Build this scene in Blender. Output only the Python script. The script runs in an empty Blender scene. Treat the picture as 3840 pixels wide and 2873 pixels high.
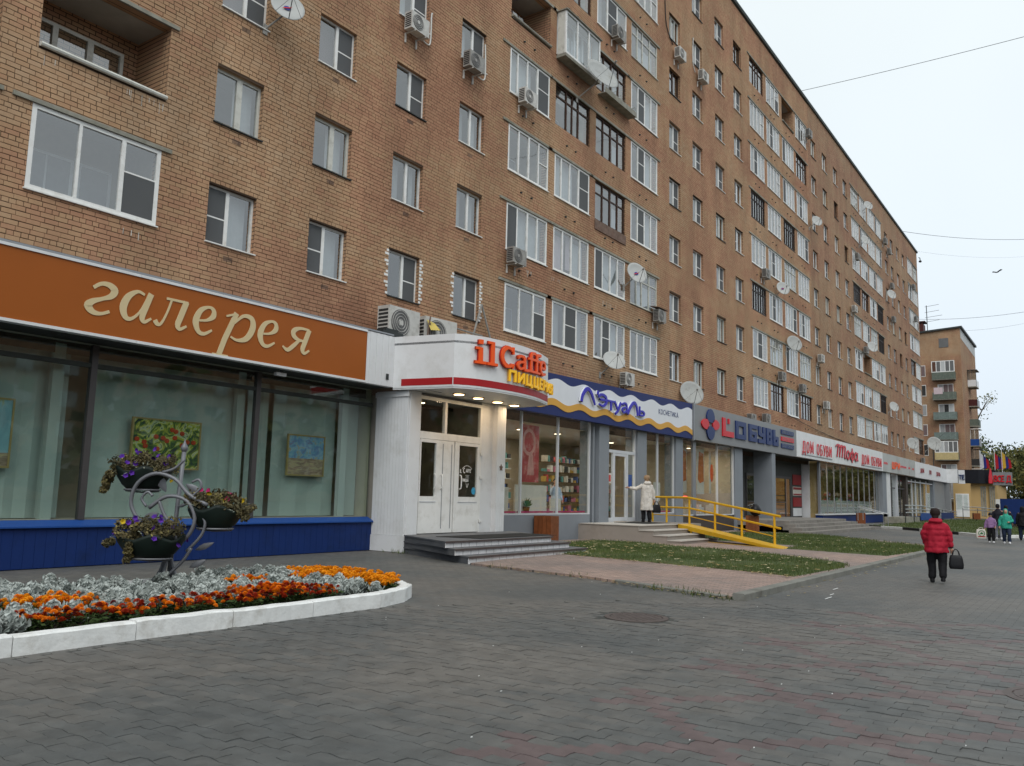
import bpy, bmesh, math, random
from mathutils import Vector, Matrix
import numpy as np
random.seed(7)
SC = bpy.context.scene
COL = SC.collection
# ------------------------------------------------------------------ camera
# world: X runs along the facade (away), Y into the facade, Z up; metres
F_PX, PITCH, ROLL, YAW, CAM_H = 3150.0, 0.1321076, 0.0242567, 0.6111717, 1.6
fw = Vector((math.cos(YAW)*math.cos(PITCH), math.sin(YAW)*math.cos(PITCH), math.sin(PITCH)))
rt = Vector((math.sin(YAW), -math.cos(YAW), 0.0))
up = rt.cross(fw)
rt2 = math.cos(ROLL)*rt + math.sin(ROLL)*up
up2 = -math.sin(ROLL)*rt + math.cos(ROLL)*up
cd = bpy.data.cameras.new('camera'); cam = bpy.data.objects.new('camera', cd); COL.objects.link(cam)
m = Matrix((rt2, up2, -fw)).transposed().to_4x4(); m.translation = Vector((0, 0, CAM_H))
cam.matrix_world = m
cd.sensor_fit = 'HORIZONTAL'; cd.sensor_width = 36.0; cd.lens = 36.0*F_PX/3840.0
cd.clip_start = 0.1; cd.clip_end = 6000.0
SC.camera = cam
def in_view(p, marg=0.06):
    v = Vector(p) - Vector((0, 0, CAM_H)); d = v.dot(fw)
    if d < 0.3: return False
    return abs(v.dot(rt2)/d*F_PX/1920.0) < 1+marg and abs(v.dot(up2)/d*F_PX/1436.5) < 1+marg
def depth_of(p): return (Vector(p) - Vector((0, 0, CAM_H))).dot(fw)
# ------------------------------------------------------------------ sky, overcast
W = bpy.data.worlds.new('World'); SC.world = W; W.use_nodes = True
nt = W.node_tree; nt.nodes.clear()
SUN_EL, SUN_AZ = math.radians(48), math.radians(215)   # azimuth measured from +X towards +Y of where the sun stands
sk = nt.nodes.new('ShaderNodeTexSky'); sk.sky_type = 'NISHITA'; sk.sun_disc = False
sk.sun_elevation = SUN_EL; sk.sun_rotation = math.radians(90) - SUN_AZ; sk.dust_density = 3.0
bg1 = nt.nodes.new('ShaderNodeBackground'); bg1.inputs[1].default_value = 0.06
nt.links.new(sk.outputs[0], bg1.inputs[0])
# the cloud layer: even pale grey-white, a little bluer and dimmer towards the horizon
tc = nt.nodes.new('ShaderNodeTexCoord'); sx = nt.nodes.new('ShaderNodeSeparateXYZ')
nt.links.new(tc.outputs['Generated'], sx.inputs[0])
rp = nt.nodes.new('ShaderNodeValToRGB')
rp.color_ramp.elements[0].position = 0.0; rp.color_ramp.elements[0].color = (0.70, 0.79, 0.89, 1)
rp.color_ramp.elements[1].position = 0.55; rp.color_ramp.elements[1].color = (0.95, 1.03, 1.05, 1)
nt.links.new(sx.outputs[2], rp.inputs[0])
nz = nt.nodes.new('ShaderNodeTexNoise'); nz.inputs['Scale'].default_value = 1.6; nz.inputs['Detail'].default_value = 3
nt.links.new(tc.outputs['Generated'], nz.inputs[0])
mr = nt.nodes.new('ShaderNodeMapRange'); mr.inputs[1].default_value = 0.3; mr.inputs[2].default_value = 0.7
mr.inputs[3].default_value = 0.93; mr.inputs[4].default_value = 1.05
nt.links.new(nz.outputs[0], mr.inputs[0])
vm = nt.nodes.new('ShaderNodeVectorMath'); vm.operation = 'SCALE'
nt.links.new(rp.outputs[0], vm.inputs[0]); nt.links.new(mr.outputs[0], vm.inputs['Scale'])
bg2 = nt.nodes.new('ShaderNodeBackground'); bg2.inputs[1].default_value = 1.06
nt.links.new(vm.outputs[0], bg2.inputs[0])
mx = nt.nodes.new('ShaderNodeMixShader'); mx.inputs[0].default_value = 0.9
wo = nt.nodes.new('ShaderNodeOutputWorld')
nt.links.new(bg1.outputs[0], mx.inputs[1]); nt.links.new(bg2.outputs[0], mx.inputs[2]); nt.links.new(mx.outputs[0], wo.inputs[0])
sd = bpy.data.lights.new('sun', 'SUN'); sd.energy = 1.5; sd.angle = math.radians(42); sd.color = (1.0, 0.97, 0.93)
so = bpy.data.objects.new('sun', sd); COL.objects.link(so)
sdir = Vector((math.cos(SUN_AZ)*math.cos(SUN_EL), math.sin(SUN_AZ)*math.cos(SUN_EL), math.sin(SUN_EL)))
so.rotation_euler = sdir.to_track_quat('Z', 'Y').to_euler(); so.location = (0, -30, 60)
vs = SC.view_settings; vs.view_transform = 'Standard'; vs.look = 'None'; vs.exposure = 0.06; vs.gamma = 1.0; vs.use_curve_mapping = False
SC.cycles.use_denoising = True; SC.cycles.max_bounces = 8; SC.cycles.diffuse_bounces = 3; SC.cycles.glossy_bounces = 3
SC.cycles.transparent_max_bounces = 12; SC.cycles.transmission_bounces = 3; SC.cycles.sample_clamp_indirect = 4.0
SC.cycles.caustics_reflective = False; SC.cycles.caustics_refractive = False
# ------------------------------------------------------------------ materials
M = {}
def nodes_of(name):
    mt = bpy.data.materials.new(name); mt.use_nodes = True
    n = mt.node_tree; b = n.nodes['Principled BSDF']; M[name] = mt
    return mt, n, b
def pm(name, rgb, rough=0.6, metal=0.0, var=0.12, vs_=3.0, bump=0.0, bs=40.0, emit=None, es=1.0, spec=0.22, dirt=None, ds=1.2):
    """plain surface: base colour with soft mottling, optional fine relief and a second (dirt) tone in patches"""
    mt, n, b = nodes_of(name)
    b.inputs['Roughness'].default_value = rough; b.inputs['Metallic'].default_value = metal
    b.inputs['Specular IOR Level'].default_value = spec
    t = n.nodes.new('ShaderNodeTexCoord')
    nz = n.nodes.new('ShaderNodeTexNoise'); nz.inputs['Scale'].default_value = vs_; nz.inputs['Detail'].default_value = 6
    n.links.new(t.outputs['Object'], nz.inputs[0])
    r = n.nodes.new('ShaderNodeMapRange'); r.inputs[1].default_value = 0.25; r.inputs[2].default_value = 0.75
    r.inputs[3].default_value = 1-var; r.inputs[4].default_value = 1+var
    n.links.new(nz.outputs[0], r.inputs[0])
    v = n.nodes.new('ShaderNodeVectorMath'); v.operation = 'SCALE'; v.inputs[0].default_value = rgb
    n.links.new(r.outputs[0], v.inputs['Scale'])
    last = v.outputs[0]
    if dirt:
        n2 = n.nodes.new('ShaderNodeTexNoise'); n2.inputs['Scale'].default_value = ds; n2.inputs['Detail'].default_value = 8
        n2.inputs['Roughness'].default_value = 0.7
        n.links.new(t.outputs['Object'], n2.inputs[0])
        r2 = n.nodes.new('ShaderNodeMapRange'); r2.inputs[1].default_value = 0.5; r2.inputs[2].default_value = 0.72
        n.links.new(n2.outputs[0], r2.inputs[0])
        mx = n.nodes.new('ShaderNodeMix'); mx.data_type = 'RGBA'
        n.links.new(r2.outputs[0], mx.inputs[0]); n.links.new(last, mx.inputs[6]); mx.inputs[7].default_value = (*dirt, 1)
        last = mx.outputs[2]
    n.links.new(last, b.inputs['Base Color'])
    if bump:
        n3 = n.nodes.new('ShaderNodeTexNoise'); n3.inputs['Scale'].default_value = bs; n3.inputs['Detail'].default_value = 4
        n.links.new(t.outputs['Object'], n3.inputs[0])
        bp = n.nodes.new('ShaderNodeBump'); bp.inputs['Strength'].default_value = bump; bp.inputs['Distance'].default_value = 0.01
        n.links.new(n3.outputs[0], bp.inputs['Height']); n.links.new(bp.outputs[0], b.inputs['Normal'])
    if emit:
        b.inputs['Emission Color'].default_value = (*emit, 1); b.inputs['Emission Strength'].default_value = es
    return mt
def glass(name, tint=(0.9, 0.95, 0.95), f0=0.08, wav=0.15):
    mt = bpy.data.materials.new(name); mt.use_nodes = True; n = mt.node_tree; n.nodes.clear(); M[name] = mt
    o = n.nodes.new('ShaderNodeOutputMaterial'); mx = n.nodes.new('ShaderNodeMixShader')
    tr = n.nodes.new('ShaderNodeBsdfTransparent'); tr.inputs[0].default_value = (*tint, 1)
    gl = n.nodes.new('ShaderNodeBsdfGlossy'); gl.inputs['Roughness'].default_value = 0.02; gl.inputs[0].default_value = (1, 1, 1, 1)
    lw = n.nodes.new('ShaderNodeLayerWeight'); lw.inputs[0].default_value = 0.5     # Schlick: same from both sides of the pane
    pw = n.nodes.new('ShaderNodeMath'); pw.operation = 'POWER'; pw.inputs[1].default_value = 5.0; n.links.new(lw.outputs['Facing'], pw.inputs[0])
    fr = n.nodes.new('ShaderNodeMath'); fr.operation = 'MULTIPLY_ADD'; fr.inputs[1].default_value = 1-f0; fr.inputs[2].default_value = f0; n.links.new(pw.outputs[0], fr.inputs[0])
    t = n.nodes.new('ShaderNodeTexCoord'); nz = n.nodes.new('ShaderNodeTexNoise'); nz.inputs['Scale'].default_value = 1.3
    n.links.new(t.outputs['Object'], nz.inputs[0])
    bp = n.nodes.new('ShaderNodeBump'); bp.inputs['Strength'].default_value = wav; bp.inputs['Distance'].default_value = 0.02
    n.links.new(nz.outputs[0], bp.inputs['Height']); n.links.new(bp.outputs[0], gl.inputs['Normal'])
    n.links.new(fr.outputs[0], mx.inputs[0]); n.links.new(tr.outputs[0], mx.inputs[1]); n.links.new(gl.outputs[0], mx.inputs[2])
    n.links.new(mx.outputs[0], o.inputs[0])
    return mt
# ------------------------------------------------------------------ mesh builder
class MB:
    def __init__(s): s.v = []; s.f = []; s.mi = []; s.cur = 0; s.attr = []
    def add(s, vs, fs):
        o = len(s.v); s.v += [tuple(p) for p in vs]
        s.f += [tuple(i+o for i in f) for f in fs]; s.mi += [s.cur]*len(fs)
        return s
    def box(s, x0, y0, z0, x1, y1, z1, top_in=0.0):
        t = top_in
        return s.add([(x0, y0, z0), (x1, y0, z0), (x1, y1, z0), (x0, y1, z0), (x0+t, y0+t, z1), (x1-t, y0+t, z1), (x1-t, y1-t, z1), (x0+t, y1-t, z1)],
                     [(0, 3, 2, 1), (4, 5, 6, 7), (0, 1, 5, 4), (1, 2, 6, 5), (2, 3, 7, 6), (3, 0, 4, 7)])
    def quad(s, a, b, c, d): return s.add([a, b, c, d], [(0, 1, 2, 3)])
    def prism(s, poly, z0, z1):
        n = len(poly)
        return s.add([(x, y, z0) for x, y in poly]+[(x, y, z1) for x, y in poly],
                     [tuple(range(n-1, -1, -1)), tuple(range(n, 2*n))]+[(i, (i+1) % n, n+(i+1) % n, n+i) for i in range(n)])
    def extr(s, poly, d):
        """polygon of 3-d points pushed by vector d"""
        n = len(poly); d = Vector(d); P = [Vector(p) for p in poly]
        return s.add(P+[p+d for p in P], [tuple(range(n)), tuple(range(2*n-1, n-1, -1))]+[(i, n+i, n+(i+1) % n, (i+1) % n) for i in range(n)])
    def tube(s, pts, r, n=8, cap=True, flat=None):
        P = [Vector(p) for p in pts]; R = r if isinstance(r, (list, tuple)) else [r]*len(P)
        rings = []; u = None
        for i, p in enumerate(P):
            t = (P[min(i+1, len(P)-1)]-P[max(i-1, 0)])
            if t.length < 1e-9: t = Vector((0, 0, 1))
            t.normalize()
            if u is None: u = t.orthogonal().normalized()
            u = (u - t*u.dot(t))
            if u.length < 1e-6: u = t.orthogonal()
            u.normalize(); w = t.cross(u)
            rings.append([p + (u*math.cos(2*math.pi*k/n)+w*math.sin(2*math.pi*k/n)*(flat or 1))*R[i] for k in range(n)])
        vs = [q for rg in rings for q in rg]; fs = []
        for i in range(len(P)-1):
            for k in range(n): fs.append((i*n+k, i*n+(k+1) % n, (i+1)*n+(k+1) % n, (i+1)*n+k))
        if cap: fs += [tuple(range(n-1, -1, -1)), tuple(range((len(P)-1)*n, len(P)*n))]
        return s.add(vs, fs)
    def cyl(s, a, b, r, n=16, r2=None): return s.tube([a, b], [r, r if r2 is None else r2], n)
    def lathe(s, prof, c=(0, 0, 0), n=20, sx=1, sy=1):
        vs = []; fs = []
        for r, z in prof:
            for k in range(n): vs.append((c[0]+sx*r*math.cos(2*math.pi*k/n), c[1]+sy*r*math.sin(2*math.pi*k/n), c[2]+z))
        for i in range(len(prof)-1):
            for k in range(n): fs.append((i*n+k, i*n+(k+1) % n, (i+1)*n+(k+1) % n, (i+1)*n+k))
        fs += [tuple(range(n-1, -1, -1)), tuple(range((len(prof)-1)*n, len(prof)*n))]
        return s.add(vs, fs)
    def mesh(s, name, mats, smooth=False, off=(0, 0, 0)):
        me = bpy.data.meshes.new(name)
        vs = s.v if not any(off) else [(a-off[0], b-off[1], c-off[2]) for a, b, c in s.v]
        me.from_pydata(vs, [], s.f)
        for mt in (mats if isinstance(mats, (list, tuple)) else [mats]): me.materials.append(M[mt] if isinstance(mt, str) else mt)
        if max(s.mi, default=0): me.polygons.foreach_set('material_index', s.mi)
        if smooth: me.polygons.foreach_set('use_smooth', [True]*len(s.f))
        if s.attr:
            a = me.attributes.new('rnd', 'FLOAT', 'FACE'); a.data.foreach_set('value', s.attr)
        me.update(); return me
def link(name, data, parent=None, loc=(0, 0, 0), rot=(0, 0, 0)):
    o = bpy.data.objects.new(name, data); COL.objects.link(o); o.location = loc; o.rotation_euler = rot
    if parent is not None: o.parent = parent
    return o
def tag(o, label=None, cat=None, group=None, kind=None):
    if label: o['label'] = label
    if cat: o['category'] = cat
    if group: o['group'] = group
    if kind: o['kind'] = kind
    return o
def wloc(p):
    v = Vector(p.location)
    while p.parent is not None: p = p.parent; v += Vector(p.location)
    return v
def part(name, mb, mats, parent, smooth=False, world=True, loc=(0, 0, 0), rot=(0, 0, 0)):
    """a child mesh; world=True: the builder holds world coordinates (parents unrotated)"""
    off = wloc(parent) if world else (0, 0, 0)
    return link(name, mb.mesh(name, mats, smooth, off), parent, loc, rot)
def thing(name, label, cat, loc=(0, 0, 0), rz=0.0, group=None):
    o = link(name, None, None, loc, (0, 0, rz)); o.empty_display_size = 0.2
    return tag(o, label, cat, group)
def solo(name, mb, mats, label, cat, group=None, smooth=False, kind=None, loc=(0, 0, 0)):
    o = link(name, mb.mesh(name, mats, smooth, loc), None, loc)
    return tag(o, label, cat, group, kind)
def struct(name, mb, mats, smooth=False):
    o = link(name, mb.mesh(name, mats, smooth)); o['kind'] = 'structure'; return o
def copy_tree(o, parent=None):
    c = o.copy(); COL.objects.link(c)
    if parent is not None: c.parent = parent
    for ch in o.children: copy_tree(ch, c)
    return c
# ------------------------------------------------------------------ lettering: strokes with thickness
def catmull(P, n=6, closed=False):
    out = []; N = len(P)
    rng = range(N if closed else N-1)
    for i in rng:
        if closed: a, b, c, d = P[(i-1) % N], P[i], P[(i+1) % N], P[(i+2) % N]
        else: a, b, c, d = P[max(i-1, 0)], P[i], P[i+1], P[min(i+2, N-1)]
        for k in range(n):
            t = k/n
            out.append(tuple(0.5*((2*b[j])+(-a[j]+c[j])*t+(2*a[j]-5*b[j]+4*c[j]-d[j])*t*t+(-a[j]+3*b[j]-3*c[j]+d[j])*t**3) for j in range(len(b))))
    if not closed: out.append(tuple(P[-1]))
    return out
def ribbon(mb, pts, y0, y1, closed=False, sq=True):
    """pts (u, v, w): a band of width w in the u-v plane (u=x, v=z), from depth y0 (front) to y1"""
    N = len(pts); L = []; R = []
    for i in range(N):
        p = pts[i]
        if closed: a, b = pts[(i-1) % N], pts[(i+1) % N]
        else: a, b = pts[max(i-1, 0)], pts[min(i+1, N-1)]
        d1 = Vector((p[0]-a[0], p[1]-a[1])); d2 = Vector((b[0]-p[0], b[1]-p[1]))
        if d1.length < 1e-9: d1 = d2.copy()
        if d2.length < 1e-9: d2 = d1.copy()
        d1.normalize(); d2.normalize()
        t = d1+d2
        t = d2.copy() if t.length < 1e-3 else t.normalized()
        nrm = Vector((-t.y, t.x)); n1 = Vector((-d1.y, d1.x)); k = max(nrm.dot(n1), 0.45)
        h = p[2]/2/k
        q = Vector((p[0], p[1]))
        if not closed and sq:
            if i == 0: q = q - d2*p[2]*0.0
        L.append(q+nrm*h); R.append(q-nrm*h)
    vs = [(a.x, y0, a.y) for a in L]+[(a.x, y0, a.y) for a in R]+[(a.x, y1, a.y) for a in L]+[(a.x, y1, a.y) for a in R]
    fs = []
    for i in range(N if closed else N-1):
        j = (i+1) % N
        fs += [(N+i, N+j, j, i), (2*N+i, 2*N+j, 3*N+j, 3*N+i), (i, j, 2*N+j, 2*N+i), (3*N+i, 3*N+j, N+j, N+i)]
    if not closed: fs += [(0, 2*N, 3*N, N), (N-1, 2*N-1, 4*N-1, 3*N-1)]
    mb.add(vs, fs)
def arc(cx, cy, rx, ry, a0, a1, n=10):
    return [(cx+rx*math.cos(math.radians(a0+(a1-a0)*k/n)), cy+ry*math.sin(math.radians(a0+(a1-a0)*k/n))) for k in range(n+1)]
# plain upright letters: advance, strokes of (u, v); a trailing 'c' closes the stroke
GL = {
 'К': (.62, [[(.06, 0), (.06, 1)], [(.58, 1), (.1, .5), (.62, 0)]]),
 'О': (.72, [arc(.36, .5, .3, .46, 0, 342, 18)+['c']]),
 'С': (.66, [arc(.38, .5, .32, .46, 50, 310, 14)]),
 'М': (.82, [[(.06, 0), (.08, 1), (.41, .18), (.74, 1), (.76, 0)]]),
 'Е': (.56, [[(.54, .95), (.06, .95), (.06, .05), (.54, .05)], [(.06, .52), (.48, .52)]]),
 'Т': (.6, [[(0, .95), (.6, .95)], [(.3, .95), (.3, 0)]]),
 'И': (.66, [[(.06, 1), (.06, 0)], [(.06, .12), (.6, .88)], [(.6, 1), (.6, 0)]]),
 'А': (.7, [[(.02, 0), (.35, 1), (.68, 0)], [(.16, .32), (.54, .32)]]),
 'П': (.66, [[(.06, 0), (.06, .95), (.6, .95), (.6, 0)]]),
 'Ц': (.72, [[(.06, 1), (.06, .05), (.68, .05), (.68, -.2)], [(.56, 1), (.56, .05)]]),
 'Р': (.58, [[(.06, 0), (.06, .95), (.36, .95), (.52, .84), (.52, .58), (.36, .46), (.06, .46)]]),
 'Я': (.6, [[(.54, 0), (.54, .95), (.24, .95), (.08, .84), (.08, .58), (.24, .46), (.54, .46)], [(.28, .46), (.04, 0)]]),
 'Д': (.74, [[(.0, -.18), (.0, .05), (.72, .05), (.72, -.18)], [(.1, .05), (.24, .95), (.62, .95), (.62, .05)]]),
 'Б': (.6, [[(.52, .95), (.06, .95), (.06, .05), (.38, .05), (.54, .16), (.54, .42), (.38, .54), (.06, .54)]]),
 'У': (.62, [[(.02, 1), (.33, .4)], [(.6, 1), (.3, .1), (.08, .05)]]),
 'В': (.6, [[(.06, .05), (.06, .95), (.36, .95), (.48, .85), (.48, .63), (.36, .53), (.06, .53)], [(.36, .53), (.54, .42), (.54, .16), (.38, .05), (.06, .05)]]),
 'Ш': (.88, [[(.06, 1), (.06, .05), (.82, .05), (.82, 1)], [(.44, 1), (.44, .05)]]),
 'Ж': (.86, [[(.43, 0), (.43, 1)], [(.04, 1), (.38, .5), (.02, 0)], [(.82, 1), (.48, .5), (.84, 0)]]),
 'Н': (.66, [[(.06, 0), (.06, 1)], [(.6, 0), (.6, 1)], [(.06, .5), (.6, .5)]]),
 'Ч': (.62, [[(.06, 1), (.06, .6), (.2, .46), (.56, .46)], [(.56, 1), (.56, 0)]]),
 'Л': (.68, [[(.0, .04), (.1, .1), (.2, .95), (.62, .95), (.62, 0)]]),
 'Э': (.64, [arc(.26, .5, .32, .46, 130, -130, 14), [(.18, .5), (.56, .5)]]),
 'Ь': (.58, [[(.06, 1), (.06, .05), (.38, .05), (.54, .16), (.54, .42), (.38, .54), (.06, .54)]]),
 'I': (.2, [[(.1, 0), (.1, 1)]]), 'L': (.5, [[(.06, 1), (.06, .05), (.5, .05)]]),
 'C': (.66, [arc(.38, .5, .32, .46, 50, 310, 14)]), 'A': (.7, [[(.02, 0), (.35, 1), (.68, 0)], [(.16, .32), (.54, .32)]]),
 'F': (.54, [[(.06, 0), (.06, .95), (.52, .95)], [(.06, .52), (.46, .52)]]), 'E': (.56, [[(.54, .95), (.06, .95), (.06, .05), (.54, .05)], [(.06, .52), (.48, .52)]]),
 'S': (.6, [[(.54, .82), (.4, .95), (.16, .93), (.06, .74), (.2, .56), (.42, .46), (.54, .28), (.44, .08), (.18, .05), (.04, .18)]]),
 'P': (.58, [[(.06, 0), (.06, .95), (.36, .95), (.52, .84), (.52, .58), (.36, .46), (.06, .46)]]),
 'R': (.6, [[(.06, 0), (.06, .95), (.36, .95), (.52, .84), (.52, .58), (.36, .46), (.06, .46)], [(.3, .46), (.56, 0)]]),
 ' ': (.35, []),
}
def glyph_mesh(strokes, size, w, depth, mats, sx=1.0, slant=0.0, back=None):
    """strokes in unit space -> extruded letter; points may carry their own width"""
    mb = MB()
    for i, st in enumerate(strokes):
        closed = st and st[-1] == 'c'
        pts = st[:-1] if closed else st
        q = [((p[0]*sx+slant*p[1])*size, p[1]*size, (p[2]*size if len(p) > 2 else w)) for p in pts]
        ribbon(mb, q, -depth-0.0015*i, 0.0, closed)
        if back is not None:
            mb.cur = 1
            ribbon(mb, [(a, b, c+back) for a, b, c in q], -depth*0.55-0.0012*i, -0.001*i, closed); mb.cur = 0
    return mb
def write(parent, text, x, y, z, size, w, depth, mats, sx=1.0, gap=0.14, rz=0.0, name='letter', slant=0.0, fit=None):
    adv = sum((GL[c][0]*sx+gap)*size for c in text)
    if fit: sx *= 1; k = fit/adv
    else: k = 1.0
    ux, uy = math.cos(rz), math.sin(rz); u = 0.0; o = wloc(parent)
    for c in text:
        a, st = GL[c]
        if st:
            mb = glyph_mesh(st, size, w, depth, mats, sx*k, slant)
            link(name, mb.mesh(name, mats), parent, (x+ux*u-o.x, y+uy*u-o.y, z-o.z), (0, 0, rz))
        u += (a*sx+gap)*size*k
    return u
# ------------------------------------------------------------------ material palette
def brick_tone(n, pos, rnd):
    """tan to red brick tones: broad weathered patches + tone of each single brick"""
    mp = n.nodes.new('ShaderNodeMapping'); mp.inputs['Scale'].default_value = (0.16, 0.16, 0.34)
    n.links.new(pos, mp.inputs[0])
    nz = n.nodes.new('ShaderNodeTexNoise'); nz.inputs['Scale'].default_value = 1.0; nz.inputs['Detail'].default_value = 6; nz.inputs['Roughness'].default_value = 0.62
    n.links.new(mp.outputs[0], nz.inputs[0])
    ad = n.nodes.new('ShaderNodeMath'); ad.operation = 'MULTIPLY_ADD'; ad.inputs[1].default_value = 0.15; 
    n.links.new(rnd, ad.inputs[0])
    n4 = n.nodes.new('ShaderNodeTexNoise'); n4.inputs['Scale'].default_value = 1.3; n4.inputs['Detail'].default_value = 4; n.links.new(pos, n4.inputs[0])
    a2 = n.nodes.new('ShaderNodeMath'); a2.operation = 'MULTIPLY_ADD'; a2.inputs[1].default_value = .22; n.links.new(n4.outputs[0], a2.inputs[0]); n.links.new(nz.outputs[0], a2.inputs[2])
    a3 = n.nodes.new('ShaderNodeMath'); a3.operation = 'SUBTRACT'; a3.inputs[1].default_value = .11; n.links.new(a2.outputs[0], a3.inputs[0]); n.links.new(a3.outputs[0], ad.inputs[2])
    rp = n.nodes.new('ShaderNodeValToRGB'); cr = rp.color_ramp
    cr.elements[0].position = 0.34; cr.elements[0].color = (0.345, 0.176, 0.108, 1)
    cr.elements[1].position = 0.86; cr.elements[1].color = (0.48, 0.335, 0.215, 1)
    e = cr.elements.new(0.52); e.color = (0.415, 0.232, 0.140, 1)
    e = cr.elements.new(0.64); e.color = (0.435, 0.272, 0.158, 1)
    n.links.new(ad.outputs[0], rp.inputs[0])
    # soot and rain streaks
    mp2 = n.nodes.new('ShaderNodeMapping'); mp2.inputs['Scale'].default_value = (0.9, 0.9, 0.22); n.links.new(pos, mp2.inputs[0])
    n2 = n.nodes.new('ShaderNodeTexNoise'); n2.inputs['Scale'].default_value = 1.0; n2.inputs['Detail'].default_value = 8; n2.inputs['Roughness'].default_value = 0.65
    n.links.new(mp2.outputs[0], n2.inputs[0])
    mr = n.nodes.new('ShaderNodeMapRange'); mr.inputs[1].default_value = 0.38; mr.inputs[2].default_value = 0.66; mr.inputs[3].default_value = 0.82; mr.inputs[4].default_value = 1.10
    n.links.new(n2.outputs[0], mr.inputs[0])
    vm = n.nodes.new('ShaderNodeVectorMath'); vm.operation = 'SCALE'
    n.links.new(rp.outputs[0], vm.inputs[0]); n.links.new(mr.outputs[0], vm.inputs['Scale'])
    return vm.outputs[0]
def geo_pos(n):
    g = n.nodes.new('ShaderNodeNewGeometry'); return g.outputs['Position']
mt, n, b = nodes_of('brick'); b.inputs['Roughness'].default_value = 0.85; b.inputs['Specular IOR Level'].default_value = 0.25
at = n.nodes.new('ShaderNodeAttribute'); at.attribute_name = 'rnd'
n.links.new(brick_tone(n, geo_pos(n), at.outputs['Fac']), b.inputs['Base Color'])
nz = n.nodes.new('ShaderNodeTexNoise'); nz.inputs['Scale'].default_value = 45; n.links.new(geo_pos(n), nz.inputs[0])
bp = n.nodes.new('ShaderNodeBump'); bp.inputs['Strength'].default_value = 0.35; bp.inputs['Distance'].default_value = 0.01
n.links.new(nz.outputs[0], bp.inputs['Height']); n.links.new(bp.outputs[0], b.inputs['Normal'])
# brickwork too far away to tell the bricks apart
def brickwork(name, axis):
    mt, n, b = nodes_of(name); b.inputs['Roughness'].default_value = 0.85; b.inputs['Specular IOR Level'].default_value = 0.25
    pos = geo_pos(n); sp = n.nodes.new('ShaderNodeSeparateXYZ'); n.links.new(pos, sp.inputs[0])
    cb = n.nodes.new('ShaderNodeCombineXYZ')
    n.links.new(sp.outputs[0 if axis == 'X' else 1], cb.inputs[0]); n.links.new(sp.outputs[2], cb.inputs[1])
    bt = n.nodes.new('ShaderNodeTexBrick'); n.links.new(cb.outputs[0], bt.inputs[0])
    bt.inputs['Color1'].default_value = (0, 0, 0, 1); bt.inputs['Color2'].default_value = (1, 1, 1, 1)
    bt.inputs['Scale'].default_value = 1.0; bt.inputs['Mortar Size'].default_value = 0.013; bt.inputs['Mortar Smooth'].default_value = 0.3
    bt.inputs['Brick Width'].default_value = 0.275; bt.inputs['Row Height'].default_value = 0.1035
    tone = brick_tone(n, pos, bt.outputs['Color'])
    mx = n.nodes.new('ShaderNodeMix'); mx.data_type = 'RGBA'
    n.links.new(bt.outputs['Fac'], mx.inputs[0]); n.links.new(tone, mx.inputs[6]); mx.inputs[7].default_value = (0.085, 0.056, 0.038, 1)
    n.links.new(mx.outputs[2], b.inputs['Base Color'])
    bp = n.nodes.new('ShaderNodeBump'); bp.inputs['Strength'].default_value = 0.6; bp.inputs['Distance'].default_value = 0.01; bp.invert = True
    n.links.new(bt.outputs['Fac'], bp.inputs['Height']); n.links.new(bp.outputs[0], b.inputs['Normal'])
brickwork('brickwork_x', 'X'); brickwork('brickwork_y', 'Y')
pm('mortar', (0.075, 0.050, 0.035), 0.95, var=0.25, vs_=2)
pm('pvc', (0.78, 0.78, 0.76), 0.35, var=0.05, dirt=(0.62, 0.61, 0.57), ds=2.5)
pm('oldwhite', (0.60, 0.60, 0.55), 0.6, var=0.15, dirt=(0.33, 0.32, 0.28), ds=3)
pm('brownwood', (0.055, 0.028, 0.018), 0.55, var=0.3, vs_=8)
pm('darkwood', (0.025, 0.018, 0.016), 0.55, var=0.3, vs_=8)
pm('tealwood', (0.06, 0.22, 0.22), 0.55, var=0.2)
pm('concrete', (0.27, 0.26, 0.22), 0.9, var=0.25, vs_=4, bump=0.3, dirt=(0.15, 0.15, 0.11))
pm('darkmetal', (0.045, 0.05, 0.05), 0.5, metal=0.3, var=0.2)
pm('roofmetal', (0.11, 0.13, 0.13), 0.55, metal=0.2, var=0.25, dirt=(0.11, 0.13, 0.12))
pm('room', (0.34, 0.32, 0.28), 0.9, var=0.1)
pm('loggia_wall', (0.42, 0.36, 0.27), 0.9, var=0.15)
pm('ceiling', (0.40, 0.39, 0.36), 0.9, var=0.1)
pm('curtain_white', (0.46, 0.47, 0.47), 0.9, var=0.08, vs_=6)
pm('curtain_grey', (0.30, 0.30, 0.30), 0.9, var=0.1, vs_=6)
pm('curtain_pink', (0.52, 0.42, 0.44), 0.9, var=0.1, vs_=6)
pm('curtain_mauve', (0.16, 0.115, 0.115), 0.9, var=0.1, vs_=6)
pm('curtain_brown', (0.10, 0.05, 0.035), 0.9, var=0.1, vs_=6)
pm('rusty', (0.17, 0.115, 0.09), 0.8, var=0.3, vs_=5, dirt=(0.12, 0.06, 0.04), ds=4)
pm('stain', (0.55, 0.53, 0.48), 0.9, var=0.2, vs_=9)
glass('pane_glass', (0.84, 0.90, 0.92), 0.20, 0.1)
glass('shop_glass', (0.95, 0.97, 0.96), 0.035, 0.05)
glass('gallery_glass', (0.90, 0.96, 0.94), 0.06, 0.03)
mt = bpy.data.materials.new('net'); mt.use_nodes = True; n = mt.node_tree; M['net'] = mt   # mosquito net
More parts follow.
